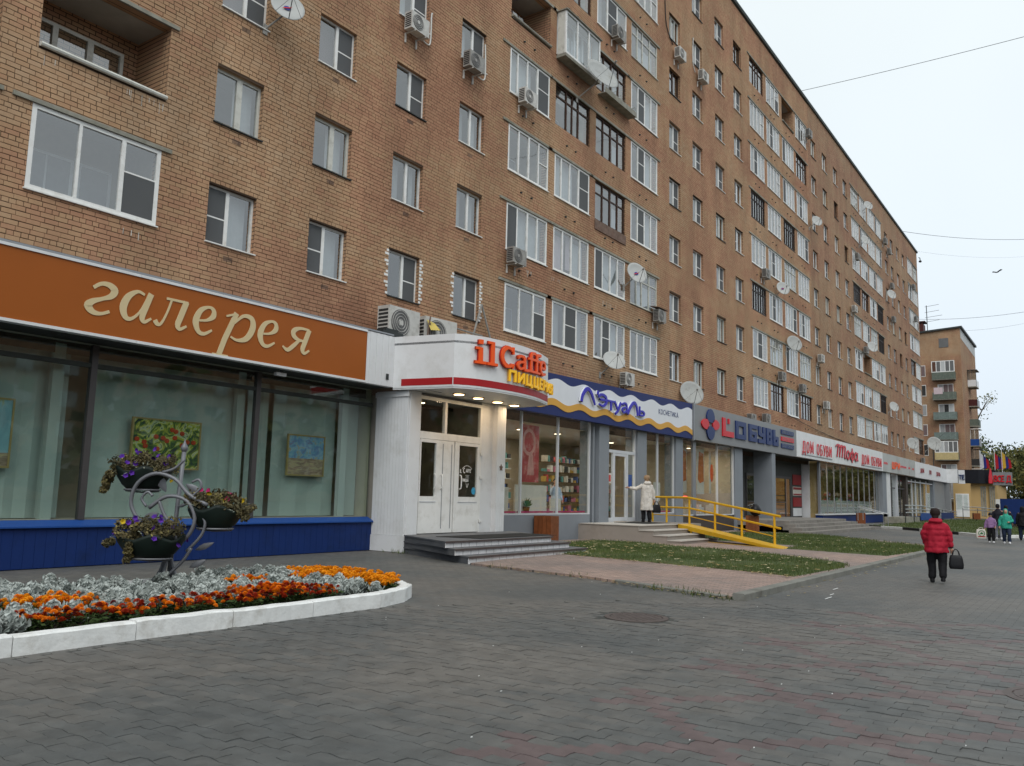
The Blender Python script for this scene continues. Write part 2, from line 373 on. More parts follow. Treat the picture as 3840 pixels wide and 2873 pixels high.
b = n.nodes['Principled BSDF']; b.inputs['Base Color'].default_value = (0.12, 0.125, 0.13, 1); b.inputs['Roughness'].default_value = 0.9; b.inputs['Alpha'].default_value = 0.72

# ------------------------------------------------------------------ the apartment house
YW = 17.0                       # brick face
ZS, ZP = 7.37, 2.97             # lowest sill, storey pitch
WX = [11.53, 14.63, 17.72, 20.81, 37.65, 40.64, 43.95, 46.97, 63.73, 66.97, 70.40, 73.63, 90.70, 93.65, 96.90, 100.05]
WWID, WHGT = 1.38, 1.42
LX = [(3.95, 6.72), (7.44, 10.25), (23.66, 26.36), (26.83, 29.58), (30.10, 32.87), (33.40, 36.22), (49.85, 52.55), (53.13, 55.83), (56.52, 59.15), (59.75, 62.45),
      (76.45, 79.20), (79.72, 82.45), (83.04, 85.95), (86.30, 89.00), (103.40, 106.28), (106.55, 109.40)]
LZ0, LHGT = 7.35, 1.75
XEND, ZTOP, ZBOT, XSPLIT = 109.9, 32.1, 4.2, 63.1
STOREY = ['second', 'third', 'fourth', 'fifth', 'sixth', 'seventh', 'eighth', 'ninth']
house = thing('apartment_building', 'long nine-storey tan and red brick apartment house above the row of shops', 'building', (60, YW, 0))
openings = []
for i, x in enumerate(WX):
    for k in range(8): openings.append((x, x+WWID, ZS+k*ZP, ZS+k*ZP+WHGT))
for a, c in LX:
    for k in range(8): openings.append((a, c, LZ0+k*ZP, LZ0+k*ZP+LHGT))
def wall_with_holes(mb, x0, x1, z0, z1, y, depth):
    ops = [o for o in openings if o[0] > x0 and o[1] < x1]
    zs = sorted({z0, z1} | {z for o in ops for z in o[2:4]})
    for za, zb in zip(zs[:-1], zs[1:]):
        zm = (za+zb)/2
        row = sorted([(o[0], o[1]) for o in ops if o[2] < zm < o[3]])
        x = x0
        for a, c in row:
            mb.quad((x, y, za), (a, y, za), (a, y, zb), (x, y, zb)); x = c
        mb.quad((x, y, za), (x1, y, za), (x1, y, zb), (x, y, zb))
    mb.cur = 1
    for a, c, za, zb in ops:
        mb.quad((a, y, za), (a, y, zb), (a, y+depth, zb), (a, y+depth, za))
        mb.quad((c, y, zb), (c, y, za), (c, y+depth, za), (c, y+depth, zb))
        mb.quad((a, y, zb), (c, y, zb), (c, y+depth, zb), (a, y+depth, zb))
        mb.quad((c, y, za), (a, y, za), (a, y+depth, za), (c, y+depth, za))
    mb.cur = 0
mb = MB(); wall_with_holes(mb, -4.0, XSPLIT, ZBOT, ZTOP, YW+0.011, 0.30); part('wall', mb, ['mortar', 'brickwork_y'], house)
mb = MB(); wall_with_holes(mb, XSPLIT, XEND, ZBOT, ZTOP, YW, 0.30)
mb.cur = 1
mb.quad((XEND, YW, 0), (XEND, YW+13, 0), (XEND, YW+13, ZTOP), (XEND, YW, ZTOP))
mb.quad((-4, YW+13, 0), (-4, YW+0.2, 0), (-4, YW+0.2, ZTOP), (-4, YW+13, ZTOP))
mb.quad((XEND, YW+13, 0), (-4, YW+13, 0), (-4, YW+13, ZTOP), (XEND, YW+13, ZTOP))
part('wall', mb, ['brickwork_x', 'brickwork_y'], house)
mb = MB(); mb.box(-4.3, YW-0.12, ZTOP, XEND+0.12, YW+13.3, ZTOP+0.08); mb.box(-4.3, YW-0.15, ZTOP+0.08, XEND+0.15, YW-0.09, ZTOP+0.17)
roof = part('roof', mb, 'roofmetal', house)
for x in (52.5, 55.2, 61.5):
    mb = MB(); mb.tube([(x, YW+0.4, ZTOP+0.1), (x, YW+0.4, ZTOP+0.75)], 0.03, 6); part('vent_pipe', mb, 'darkmetal', roof)
mb = MB(); mb.tube([(XEND+0.3, YW-0.2, ZTOP-0.5), (XEND+0.75, YW-0.25, ZTOP-0.45), (XEND+0.9, YW-0.25, ZTOP-0.7)], 0.05, 6)
mb.lathe([(0.02, 0), (0.16, 0.08), (0.18, 0.2), (0.05, 0.3)], (XEND+0.9, YW-0.25, ZTOP-1.0), 10); part('roof_camera', mb, 'darkmetal', roof)
# bricks: laid course by course round the openings, seen in relief up to XSPLIT
BH, BL, CH = 0.0905, 0.262, 0.1035
near_ops = [o for o in openings if o[0] < XSPLIT]
laid = []
for j in range(int((ZTOP-5.2)/CH)):
    z0 = 5.2+j*CH
    cuts = sorted([(o[0], o[1]) for o in near_ops if o[2]-0.02 < z0+BH*0.5 < o[3]+0.02])
    runs = []; x = 3.0
    for a, c in cuts: runs.append((x, a)); x = c
    runs.append((x, XSPLIT))
    head = (j % 6 == 5); bl = 0.126 if head else BL
    for a, c in runs:
        if c-a < 0.05: continue
        x = a - (random.random()*bl if a == 3.0 else (0.5*(bl+0.012) if j % 2 else 0))
        while x < c-0.02:
            x0, x1 = max(x, a+0.002), min(x+bl*random.uniform(0.97, 1.02), c-0.002)
            if x1-x0 > 0.03 and in_view(((x0+x1)/2, YW, z0), 0.02): laid.append((x0, x1, z0+random.uniform(-.003, .003), random.random()))
            x += bl+0.012
laid.sort(key=lambda q: depth_of((q[0], YW, q[2])))
def brick_into(mb, x0, x1, z0, y):
    e = 0.004
    mb.add([(x0, y+e, z0), (x1, y+e, z0), (x1, y+e, z0+BH), (x0, y+e, z0+BH), (x0+e, y, z0+e), (x1-e, y, z0+e), (x1-e, y, z0+BH-e), (x0+e, y, z0+BH-e),
            (x0, y+.022, z0), (x1, y+.022, z0), (x1, y+.022, z0+BH), (x0, y+.022, z0+BH)],
           [(4, 5, 6, 7), (0, 1, 5, 4), (1, 2, 6, 5), (2, 3, 7, 6), (3, 0, 4, 7), (8, 9, 1, 0), (9, 10, 2, 1), (10, 11, 3, 2), (11, 8, 0, 3)])
single = [q for q in laid if q[2] > 5.95][:300]; ids = set(map(id, single)); rest = [q for q in laid if id(q) not in ids]
cache = {}
for x0, x1, z0, r in single:
    key = (round((x1-x0)/0.02), int(r*8))
    if key not in cache:
        mb = MB(); L = x1-x0; brick_into(mb, -L/2, L/2, 0, 0); mb.attr = [(key[1]+0.5)/8]*9; cache[key] = mb.mesh('brick', 'brick')
    link('brick', cache[key], house, ((x0+x1)/2-60, random.uniform(-.003, .002), z0))
mb = MB()
for x0, x1, z0, r in rest:
    brick_into(mb, x0, x1, z0, YW+random.uniform(-.003, .003)); mb.attr += [r]*9
o = part('brick_courses', mb, 'brick', house); o['kind'] = 'stuff'
# ------------------------------------------------------------------ windows
def pleats(x0, x1, z0, z1, y, amp=0.009, step=0.17):
    mb = MB(); n = max(2, int((x1-x0)/step)); 
    for i in range(n):
        a, c = x0+(x1-x0)*i/n, x0+(x1-x0)*(i+1)/n; ya, yc = (y+amp if i % 2 else y-amp), (y-amp if i % 2 else y+amp)
        mb.quad((a, ya, z0), (c, yc, z0), (c, yc, z1), (a, ya, z1))
    return mb
def frame_of(w, h, bars, trans, t=0.055, y0=0.0, y1=0.07):
    """outer frame, vertical bars (u, width), transoms (u0, u1, v, width); then the panes between them"""
    mb = MB(); mb.box(0, y0, 0, w, y1, t); mb.box(0, y0, h-t, w, y1, h); mb.box(0, y0, t, t, y1, h-t); mb.box(w-t, y0, t, w, y1, h-t)
    for u, bw in bars: mb.box(u-bw/2, y0-0.003, t, u+bw/2, y1, h-t)
    for u0, u1, v, tw in trans: mb.box(u0, y0+0.004, v-tw/2, u1, y1-0.004, v+tw/2)
    panes = []; us = [t]+[u for u, _ in bars]+[w-t]; hw = [0]+[bw/2 for _, bw in bars]+[0]
    for i in range(len(us)-1):
        a, c = us[i]+hw[i], us[i+1]-hw[i+1]; vs_ = [t]+sorted(v for u0, u1, v, _ in trans if u0 <= (a+c)/2 <= u1)+[h-t]
        for va, vb in zip(vs_[:-1], vs_[1:]): panes.append((a, c, va, vb))
    return mb, panes
proto = {}
def window_proto(key, w, h, bars, trans, fmat, nets=(), curtains=(), sill='pvc', recess=0.13, room=('room', 1.3), t=0.055, extra=None):
    fm, panes = frame_of(w, h, bars, trans, t)
    d = {'frame': fm.mesh('window', fmat), 'subs': []}
    for i, (a, c, va, vb) in enumerate(panes):
        p = MB(); p.quad((a, 0.035, va), (c, 0.035, va), (c, 0.035, vb), (a, 0.035, vb)); d['subs'].append(('pane', p.mesh('pane', 'pane_glass')))
        if i in nets:
            p = MB(); p.box(a+0.004, 0.010, va+0.004, c-0.004, 0.014, vb-0.004); d['subs'].append(('mosquito_net', p.mesh('mosquito_net', 'net')))
    for (u0, u1, v0, v1, cm) in curtains:
        d['subs'].append(('curtain', pleats(u0*w, u1*w, v0*h, v1*h, 0.30).mesh('curtain', cm)))
    rm = MB(); D = room[1]; x0, x1, z0, z1 = -0.25, w+0.25, -0.5, h+0.25
    if room[0] != 'none':
        y0 = 0.20
        if room[0] == 'loggia': x0, x1, z0, z1 = -0.02, w+0.02, -0.9, h+0.25
        rm.quad((x0, D, z0), (x1, D, z0), (x1, D, z1), (x0, D, z1)); rm.quad((x0, y0, z0), (x0, D, z0), (x0, D, z1), (x0, y0, z1))
        rm.quad((x1, D, z0), (x1, y0, z0), (x1, y0, z1), (x1, D, z1)); rm.quad((x0, y0, z0), (x1, y0, z0), (x1, D, z0), (x0, D, z0))
        rm.cur = 1; rm.quad((x0, D, z1), (x1, D, z1), (x1, y0, z1), (x0, y0, z1))
        if room[0] == 'loggia':
            rm.cur = 2; rm.box(w*0.12, D-0.06, 0.0, w*0.55, D-0.004, 1.35); rm.box(w*0.58, D-0.06, -0.88, w*0.86, D-0.004, 1.35)
            rm.cur = 3; rm.box(w*0.15, D-0.08, 0.07, w*0.33, D-0.061, 1.28); rm.box(w*0.35, D-0.08, 0.07, w*0.52, D-0.061, 1.28); rm.box(w*0.61, D-0.08, -0.1, w*0.83, D-0.061, 1.28)
        d['subs'].append(('interior', rm.mesh('interior', ['loggia_wall' if room[0] == 'loggia' else 'room', 'ceiling', 'pvc', 'curtain_grey'])))
    if sill:
        p = MB(); p.box(-0.03, -recess-0.05, -0.035, w+0.03, 0.0, -0.006); d['subs'].append(('sill', p.mesh('sill', sill)))
    if extra: extra(d)
    d['recess'] = recess; proto[key] = d
W1 = WWID
window_proto('a', W1, WHGT, [(0.74, .10)], [(0.79, W1, .62, .035)], 'pvc', nets=(1, 2), curtains=[(.02, .5, .02, .98, 'curtain_white')])
window_proto('b', W1, WHGT, [(0.62, .10)], [(0, 0.60, .66, .035)], 'pvc', nets=(0, 1), curtains=[(.46, .98, .02, .98, 'curtain_white')])
window_proto('c', W1, WHGT, [(0.74, .10)], [], 'pvc', curtains=[(.02, .5, .02, .98, 'curtain_grey'), (.85, .98, .02, .98, 'curtain_white')])
window_proto('d', W1, WHGT, [(0.74, .10)], [(0.79, W1, .68, .035)], 'pvc', nets=(1, 2), curtains=[(.02, .98, .02, .98, 'curtain_mauve')])
window_proto('e', W1, WHGT, [(0.74, .16)], [], 'oldwhite', curtains=[(.02, .2, .02, .98, 'curtain_white'), (.55, .98, .02, .98, 'curtain_white')], sill='darkmetal', t=0.08)
window_proto('f', W1, WHGT, [(0.5, .07), (0.92, .07)], [], 'oldwhite', curtains=[(.02, .98, .02, .55, 'curtain_white')], sill='darkmetal', t=0.07)
window_proto('g', W1, WHGT, [(0.74, .10)], [(0.79, W1, .62, .035)], 'pvc', nets=(1, 2), sill='darkmetal')
window_proto('h', W1, WHGT, [(0.69, .08)], [(0, .69, .95, .05)], 'brownwood', curtains=[(.02, .98, .02, .98, 'curtain_grey')], sill='darkmetal', t=0.07)
LW = 2.70
window_proto('w4', LW, LHGT, [(.68, .07), (1.35, .09), (2.02, .07)], [(2.02, LW, .95, .04)], 'pvc', nets=(), room=('loggia', 1.35), recess=-0.0, t=.075, curtains=[(.02, .12, .02, .98, 'curtain_white')])
window_proto('w4n', LW, LHGT, [(.68, .07), (1.35, .09), (2.02, .07)], [(.68, 1.35, .95, .035)], 'pvc', nets=(1, 2), room=('loggia', 1.35), recess=-0.0, t=.075, curtains=[(.5, .98, .02, .98, 'curtain_white')])
window_proto('w4b', LW, LHGT, [(.68, .07), (1.35, .09), (2.02, .07)], [], 'pvc', nets=(0,), room=('loggia', 1.35), recess=0.0, t=.075, curtains=[(.25, .98, .02, .98, 'curtain_white')])
window_proto('w3', LW, LHGT, [(.95, .06), (1.86, .09)], [(1.86, LW, 1.0, .035)], 'pvc', nets=(2,), room=('loggia', 1.35), recess=0.0, t=.09)
window_proto('w3n', LW, LHGT, [(.92, .09), (1.80, .09)], [(.92, 1.80, .95, .035)], 'pvc', nets=(1, 2), room=('loggia', 1.35), recess=0.0, t=.08, curtains=[(.03, .33, .02, .98, 'curtain_grey'), (.67, .97, .02, .98, 'curtain_grey')])
window_proto('br', LW, LHGT, [(.90, .07), (1.36, .05), (1.84, .07)], [(0, LW, 1.27, .07)], 'brownwood', room=('loggia', 1.35), recess=0.06, t=.06, curtains=[(.02, .98, .70, .98, 'curtain_grey')], sill=None)
window_proto('br2', LW, LHGT, [(.72, .07), (1.40, .09), (2.06, .07)], [(0, LW, 1.22, .06)], 'brownwood', room=('loggia', 1.35), recess=0.06, t=.07, sill=None, curtains=[(.76, .98, .02, .66, 'curtain_white')])
window_proto('dk', LW, LHGT, [(.45, .09), (.9, .07), (1.35, .11), (1.8, .07), (2.25, .09)], [(0, LW, 1.25, .06)], 'darkwood', room=('loggia', 1.35), recess=0.05, t=.09, sill=None)
window_proto('old', LW, LHGT, [(.62, .06), (1.15, .05), (1.9, .05)], [(0, LW, 1.22, .05)], 'oldwhite', room=('loggia', 1.35), recess=0.02, t=.06, sill='oldwhite', curtains=[(.02, .22, .02, .66, 'curtain_white'), (.45, .98, .02, .66, 'curtain_white')])
window_proto('wc', LW, LHGT, [(.68, .07), (1.35, .09), (2.02, .07)], [], 'pvc', room=('loggia', 1.35), recess=0.0, t=.075, curtains=[(.02, .45, .02, .9, 'curtain_pink'), (.5, .62, .2, .98, 'curtain_pink'), (.7, .98, .02, .9, 'curtain_white')])
window_proto('wp', LW, LHGT, [(.50, .07), (1.15, .06), (1.85, .09)], [(1.85, LW, .95, .035)], 'pvc', nets=(3, 4), room=('loggia', 1.35), recess=0.0, t=.075, curtains=[(.02, .66, .02, .98, 'curtain_white')])
def place_window(key, x, z, w=None):
    d = proto[key]
    o = link('window', d['frame'], house, (x-60, d['recess'], z))
    if w: o.scale.x = w/LW
    for nm, me in d['subs']: link(nm, me, o)
    return o
rw = random.Random(11)
near_w = {(0, 0): 'b', (1, 0): 'b', (2, 0): 'g', (3, 0): 'g', (0, 1): 'e', (1, 1): 'e', (2, 1): 'c', (3, 1): 'c', (0, 2): 'd', (1, 2): 'd', (2, 2): 'g', (3, 2): 'c',
          (2, 3): 'a', (3, 3): 'a', (1, 3): 'd', (4, 0): 'b', (5, 0): 'f', (4, 1): 'a', (5, 1): 'a', (4, 2): 'a', (5, 2): 'a', (4, 4): 'a', (5, 4): 'a'}
white_bricks = []
for i, x in enumerate(WX):
    for k in range(8):
        z = ZS+k*ZP
        if not (in_view((x, YW, z), .1) or in_view((x+WWID, YW, z+WHGT), .1)): continue
        key = near_w.get((i, k)) or rw.choice('aaabccgggdefh' if i > 3 else 'acg')
        place_window(key, x, z)
        if i < 4 and k < 3:      # vent brick under the window
            mb = MB(); vx = x+rw.uniform(.45, .6)
            for q in range(4): mb.box(vx, YW-.006, z-.36+q*.03, vx+.26, YW+.01, z-.345+q*.03)
            part('vent_grille', mb, 'rusty', house)
near_l = {(1, 0): 'w3', (1, 1): 'open', (1, 2): 'open', (0, 0): 'br', (0, 1): 'old', (0, 2): 'w4',
 (2, 0): 'w3', (3, 0): 'w3n', (4, 0): 'w4n', (5, 0): 'w4', (2, 1): 'w4b', (3, 1): 'wc', (4, 1): 'w4b', (5, 1): 'old', (2, 2): 'w4', (3, 2): 'wp', (4, 2): 'br2', (5, 2): 'w4n',
 (2, 3): 'wp', (3, 3): 'br', (4, 3): 'br2', (5, 3): 'w4n', (2, 4): 'open', (3, 4): 'box', (4, 4): 'br2', (5, 4): 'w4n', (2, 5): 'w4', (3, 5): 'h2', (4, 5): 'w3n', (5, 5): 'old', (5, 6): 'w4', (4, 6): 'w3',
 (6, 0): 'w4', (7, 0): 'br', (8, 0): 'wp', (9, 0): 'br2', (6, 1): 'w3n', (7, 1): 'old', (8, 1): 'w4b', (9, 1): 'old', (6, 2): 'dk', (7, 2): 'w4n', (8, 2): 'wp', (9, 2): 'w4n',
 (6, 3): 'w4', (7, 3): 'w4n', (8, 3): 'old', (9, 3): 'w4', (6, 4): 'dk', (7, 4): 'w4', (8, 4): 'dk', (9, 4): 'wp', (6, 5): 'w4n', (7, 5): 'w4', (8, 5): 'w4b', (9, 5): 'w4n',
 (6, 6): 'w4', (7, 6): 'w4n', (8, 6): 'w4b', (9, 6): 'br2', (6, 7): 'br', (7, 7): 'w3', (8, 7): 'open', (9, 7): 'w4n',
 (11, 2): 'open', (10, 4): 'dk', (13, 4): 'dk', (13, 3): 'dk', (11, 4): 'br2', (13, 1): 'dk', (12, 1): 'w4'}
for i, (a, c) in enumerate(LX):
    for k in range(8):
        z = LZ0+k*ZP
        if not (in_view((a, YW, z), .1) or in_view((c, YW, z+LHGT), .1)): continue
        key = near_l.get((i, k)) or rw.choice(['w4', 'w4', 'w4n', 'w4b', 'w3', 'wp', 'w3n', 'old', 'br2', 'w4'])
        # concrete edge of the slab above the opening
        mb = MB(); mb.box(a-rw.uniform(.3, .5), YW-0.05, z+LHGT+0.005, c+rw.uniform(.15, .32), YW+0.15, z+LHGT+0.095); part('slab_edge', mb, 'concrete', house)
        if i > 1:
            for u in (0.85, 1.55):
                mb = MB(); mb.tube([(a+u, YW+.02, z-.62), (a+u, YW-.07, z-.64)], 0.035, 6); part('drain_spout', mb, 'darkmetal', house)
        if key == 'open':
            w = c-a; mb = MB(); D = 1.35
            mb.quad((a, YW+D, z-.9), (c, YW+D, z-.9), (c, YW+D, z+LHGT), (a, YW+D, z+LHGT)); mb.quad((a, YW+.3, z-.9), (a, YW+D, z-.9), (a, YW+D, z+LHGT), (a, YW+.3, z+LHGT))
            mb.quad((c, YW+D, z-.9), (c, YW+.3, z-.9), (c, YW+.3, z+LHGT), (c, YW+D, z+LHGT)); mb.quad((a, YW+.3, z-.9), (c, YW+.3, z-.9), (c, YW+D, z-.9), (a, YW+D, z-.9))
            mb.cur = 1; mb.quad((a, YW+D, z+LHGT), (c, YW+D, z+LHGT), (c, YW+.3, z+LHGT), (a, YW+.3, z+LHGT))
            lg = part('loggia', mb, ['brickwork_x', 'ceiling'], house)
            fm, panes = frame_of(w*0.84, 1.35, [(w*.28, .12), (w*.56, .14)], [], .08)
            o = link('inner_window', fm.mesh('inner_window', 'oldwhite'), lg, (a+.08-60, D-.08, z-.05))
            for (u0, u1, v0, v1) in panes:
                p = MB(); p.quad((a+.08+u0, YW+D-.03, z-.05+v0), (a+.08+u1, YW+D-.03, z-.05+v0), (a+.08+u1, YW+D-.03, z-.05+v1), (a+.08+u0, YW+D-.03, z-.05+v1)); part('pane', p, 'pane_glass', lg)
                p = pleats(a+.08+u0, a+.08+u1, z-.05+v0, z-.05+v0+(v1-v0)*.45, YW+D-.02, .006); part('curtain', p, 'curtain_white', lg)
            mb = MB(); mb.tube([(a+.01, YW-.04, z+.03), (c-.01, YW-.04, z+.03)], .055, 8); part('rail', mb, 'oldwhite' if i < 2 else 'concrete', lg)
            if (i, k) == (2, 4):
                for u, cm in ((.35, 'curtain_pink'), (.75, 'curtain_white'), (1.15, 'curtain_grey')):
                    part('laundry', pleats(a+u, a+u+.36, z-.1, z+.75, YW+.5, .015, .09), cm, lg)
            continue
        if key == 'box':   # glazed bay standing out from the wall
            mb = MB(); w = c-a+.06; x0 = a-.03; y0 = YW-.45
            mb.box(x0, y0, z-.22, x0+w, YW-.004, z-.1)
            bay = part('glazed_bay', mb, ['concrete'], house); mb = MB(); mb.box(x0-.06, y0-.08, z+LHGT-.02, x0+w+.06, YW-.055, z+LHGT+.02); part('bay_roof', mb, 'concrete', bay)
            fm, panes = frame_of(w, LHGT+.06, [(w*.33, .08), (w*.66, .08)], [], .08)
            o = link('front_frame', fm.mesh('front_frame', 'pvc'), bay, (x0-60, y0-YW, z-.09))
            for (u0, u1, v0, v1) in panes:
                p = MB(); p.quad((x0+u0, y0+.035, z-.09+v0), (x0+u1, y0+.035, z-.09+v0), (x0+u1, y0+.035, z-.09+v1), (x0+u0, y0+.035, z-.09+v1)); part('pane', p, 'pane_glass', bay)
            for sxx in (x0, x0+w-.04):
                p = MB(); p.box(sxx, y0+.075, z-.09, sxx+.04, YW-.06, z+LHGT-.03); part('side_panel', p, 'oldwhite', bay)
            place_window('w4b', a, z, c-a); continue
        if key == 'h2': key = 'br'
        o = place_window(key, a, z, c-a)
        if (i, k) == (4, 2):
            mb = MB(); mb.box(a-.05, YW-.045, z-.45, c, YW-.008, z-.02); part('rusty_apron', mb, 'rusty', house)
        if (i, k) == (4, 4):   # flower box on brackets
            mb = MB(); mb.box(a+.1, YW-.42, z-.32, c+.25, YW-.012, z-.28); mb.box(a+.1, YW-.42, z-.28, c+.25, YW-.39, z-.08)
            for q in range(7):
                u = a+.15+q*.46; mb.tube([(u, YW-.4, z-.1), (u, YW-.4, z+.12), (u, YW-.02, z+.12)], .012, 5)
            part('balcony_box', mb, 'concrete', house)
# white painted quoins beside two second-storey windows
for i in (2, 3):
    for sd_ in (0, 1):
        for q in range(13):
            z = ZS+0.02+q*.1035*1.04; L = .16 if q % 2 else .09
            x0 = WX[i]-L-.004 if sd_ == 0 else WX[i]+WWID+.004
            if sd_ == 0 and q % 3 == 1: continue
            mb = MB(); mb.box(x0, YW-.008, z, x0+L, YW+.01, z+.07); part('painted_brick', mb, 'pvc', house)
# lime runs under sills
def runs(x, z, n_, w):
    r = random.Random(int(x*10+z)); mb = MB()
    for q in range(n_):
        u = x+r.uniform(0, w); L = r.uniform(.08, .3); mb.box(u, YW-.0075, z-L, u+r.uniform(.008, .02), YW-.004, z)
    part('lime_streak', mb, 'stain', house)['kind'] = 'stuff'
for x, z, n_, w in ((9.3, 10.2, 9, .9), (7.5, 10.15, 2, .3), (9.4, 7.1, 3, .5), (26.6, 10.0, 4, .8), (24.8, 9.85, 5, .6), (30.2, 9.9, 6, 2.2)): runs(x, z, n_, w)
# ------------------------------------------------------------------ ground
def paving_tone(n, pos, rnd, red=False):
    nz = n.nodes.new('ShaderNodeTexNoise'); nz.inputs['Scale'].default_value = 0.32; nz.inputs['Detail'].default_value = 5; n.links.new(pos, nz.inputs[0])
    ad = n.nodes.new('ShaderNodeMath'); ad.operation = 'MULTIPLY_ADD'; ad.inputs[1].default_value = 0.12
    n.links.new(rnd, ad.inputs[0]); n.links.new(nz.outputs[0], ad.inputs[2])
    rp = n.nodes.new('ShaderNodeValToRGB'); cr = rp.color_ramp
    A = [(0.36, (0.085, 0.091, 0.091)), (0.50, (0.102, 0.105, 0.102)), (0.62, (0.126, 0.121, 0.112)), (0.80, (0.146, 0.137, 0.124))]
    if red: A = [(0.36, (0.108, 0.084, 0.084)), (0.50, (0.122, 0.093, 0.092)), (0.62, (0.134, 0.104, 0.101)), (0.80, (0.146, 0.116, 0.111))]
    cr.elements[0].position, cr.elements[0].color = A[0][0], (*A[0][1], 1); cr.elements[1].position, cr.elements[1].color = A[3][0], (*A[3][1], 1)
    for p, c in A[1:3]: e = cr.elements.new(p); e.color = (*c, 1)
    n.links.new(ad.outputs[0], rp.inputs[0])
    n2 = n.nodes.new('ShaderNodeTexNoise'); n2.inputs['Scale'].default_value = 3.3; n2.inputs['Detail'].default_value = 9; n2.inputs['Roughness'].default_value = .7; n.links.new(pos, n2.inputs[0])
    mr = n.nodes.new('ShaderNodeMapRange'); mr.inputs[1].default_value = .32; mr.inputs[2].default_value = .68; mr.inputs[3].default_value = .74; mr.inputs[4].default_value = 1.20; n.links.new(n2.outputs[0], mr.inputs[0])
    vm = n.nodes.new('ShaderNodeVectorMath'); vm.operation = 'SCALE'; n.links.new(rp.outputs[0], vm.inputs[0]); n.links.new(mr.outputs[0], vm.inputs['Scale'])
    return vm.outputs[0]
for nm, red in (('paver', False), ('paver_red', True)):
    mt, n, b = nodes_of(nm); b.inputs['Roughness'].default_value = 0.62; b.inputs['Specular IOR Level'].default_value = 0.3
    at = n.nodes.new('ShaderNodeAttribute'); at.attribute_name = 'rnd'; pos = geo_pos(n)
    n.links.new(paving_tone(n, pos, at.outputs['Fac'], red), b.inputs['Base Color'])
    nz = n.nodes.new('ShaderNodeTexNoise'); nz.inputs['Scale'].default_value = 90; nz.inputs['Detail'].default_value = 5; n.links.new(pos, nz.inputs[0])
    bp = n.nodes.new('ShaderNodeBump'); bp.inputs['Strength'].default_value = .3; bp.inputs['Distance'].default_value = .006
    n.links.new(nz.outputs[0], bp.inputs['Height']); n.links.new(bp.outputs[0], b.inputs['Normal'])
def paving_far(name, tones=None):
    mt, n, b = nodes_of(name); b.inputs['Roughness'].default_value = 0.66; b.inputs['Specular IOR Level'].default_value = 0.35
    pos = geo_pos(n); sp = n.nodes.new('ShaderNodeSeparateXYZ'); n.links.new(pos, sp.inputs[0]); cb = n.nodes.new('ShaderNodeCombineXYZ')
    n.links.new(sp.outputs[1], cb.inputs[0]); n.links.new(sp.outputs[0], cb.inputs[1])
    bt = n.nodes.new('ShaderNodeTexBrick'); n.links.new(cb.outputs[0], bt.inputs[0])
    bt.inputs['Color1'].default_value = (0, 0, 0, 1); bt.inputs['Color2'].default_value = (1, 1, 1, 1); bt.inputs['Scale'].default_value = 1
    bt.inputs['Mortar Size'].default_value = .006; bt.inputs['Mortar Smooth'].default_value = .4; bt.inputs['Brick Width'].default_value = .245; bt.inputs['Row Height'].default_value = .125
    tone = paving_tone(n, pos, bt.outputs['Color'])
    if tones:
        mm = n.nodes.new('ShaderNodeVectorMath'); mm.operation = 'MULTIPLY'; mm.inputs[1].default_value = tones; n.links.new(tone, mm.inputs[0]); tone = mm.outputs[0]
    mx = n.nodes.new('ShaderNodeMix'); mx.data_type = 'RGBA'; n.links.new(bt.outputs['Fac'], mx.inputs[0]); n.links.new(tone, mx.inputs[6]); mx.inputs[7].default_value = (.058, .058, .053, 1)
    n.links.new(mx.outputs[2], b.inputs['Base Color'])
    bp = n.nodes.new('ShaderNodeBump'); bp.inputs['Strength'].default_value = .5; bp.inputs['Distance'].default_value = .01; bp.invert = True
    n.links.new(bt.outputs['Fac'], bp.inputs['Height']); n.links.new(bp.outputs[0], b.inputs['Normal'])
paving_far('paving'); paving_far('paving_pink', (2.6, 1.95, 1.78))
pm('asphalt', (0.075, 0.077, 0.078), 0.75, var=0.2, vs_=1.5, bump=.4, bs=120)
pm('jointsand', (0.066, 0.067, 0.063), 0.95, var=0.3, vs_=6)
pm('soil', (0.035, 0.026, 0.018), 0.95, var=0.3, vs_=12, bump=.8, bs=25)
pm('turf', (0.062, 0.085, 0.028), 0.9, var=0.3, vs_=2.5, dirt=(0.10, 0.085, 0.035), ds=1.1)
pm('kerb_grey', (0.20, 0.20, 0.18), 0.85, var=.2, vs_=4, bump=.4, bs=50, dirt=(.10, .095, .08), ds=2)
pm('kerb_white', (0.74, 0.75, 0.74), 0.75, var=.07, vs_=5, bump=.6, bs=18, dirt=(.54, .53, .50), ds=4)
pm('kerb_black', (0.03, 0.03, 0.032), 0.7, var=.3, vs_=5)
struct('ground', MB().quad((-1500, -1500, -.03), (2500, -1500, -.03), (2500, 1500, -.03), (-1500, 1500, -.03)), 'asphalt')
struct('pavement', MB().quad((-14, -40, -.012), (75, -40, -.012), (75, 17.2, -.012), (-14, 17.2, -.012)), 'paving')
near = MB(); pts = [(2.0, -9), (12.5, -9), (13.4, 0), (13.4, 4.4), (12.2, 6.2), (9.0, 8.3), (2.0, 8.3)]
near.add([(x, y, -.008) for x, y in pts], [tuple(range(len(pts)))])
pave_bed = struct('paver_bed', near, 'jointsand')
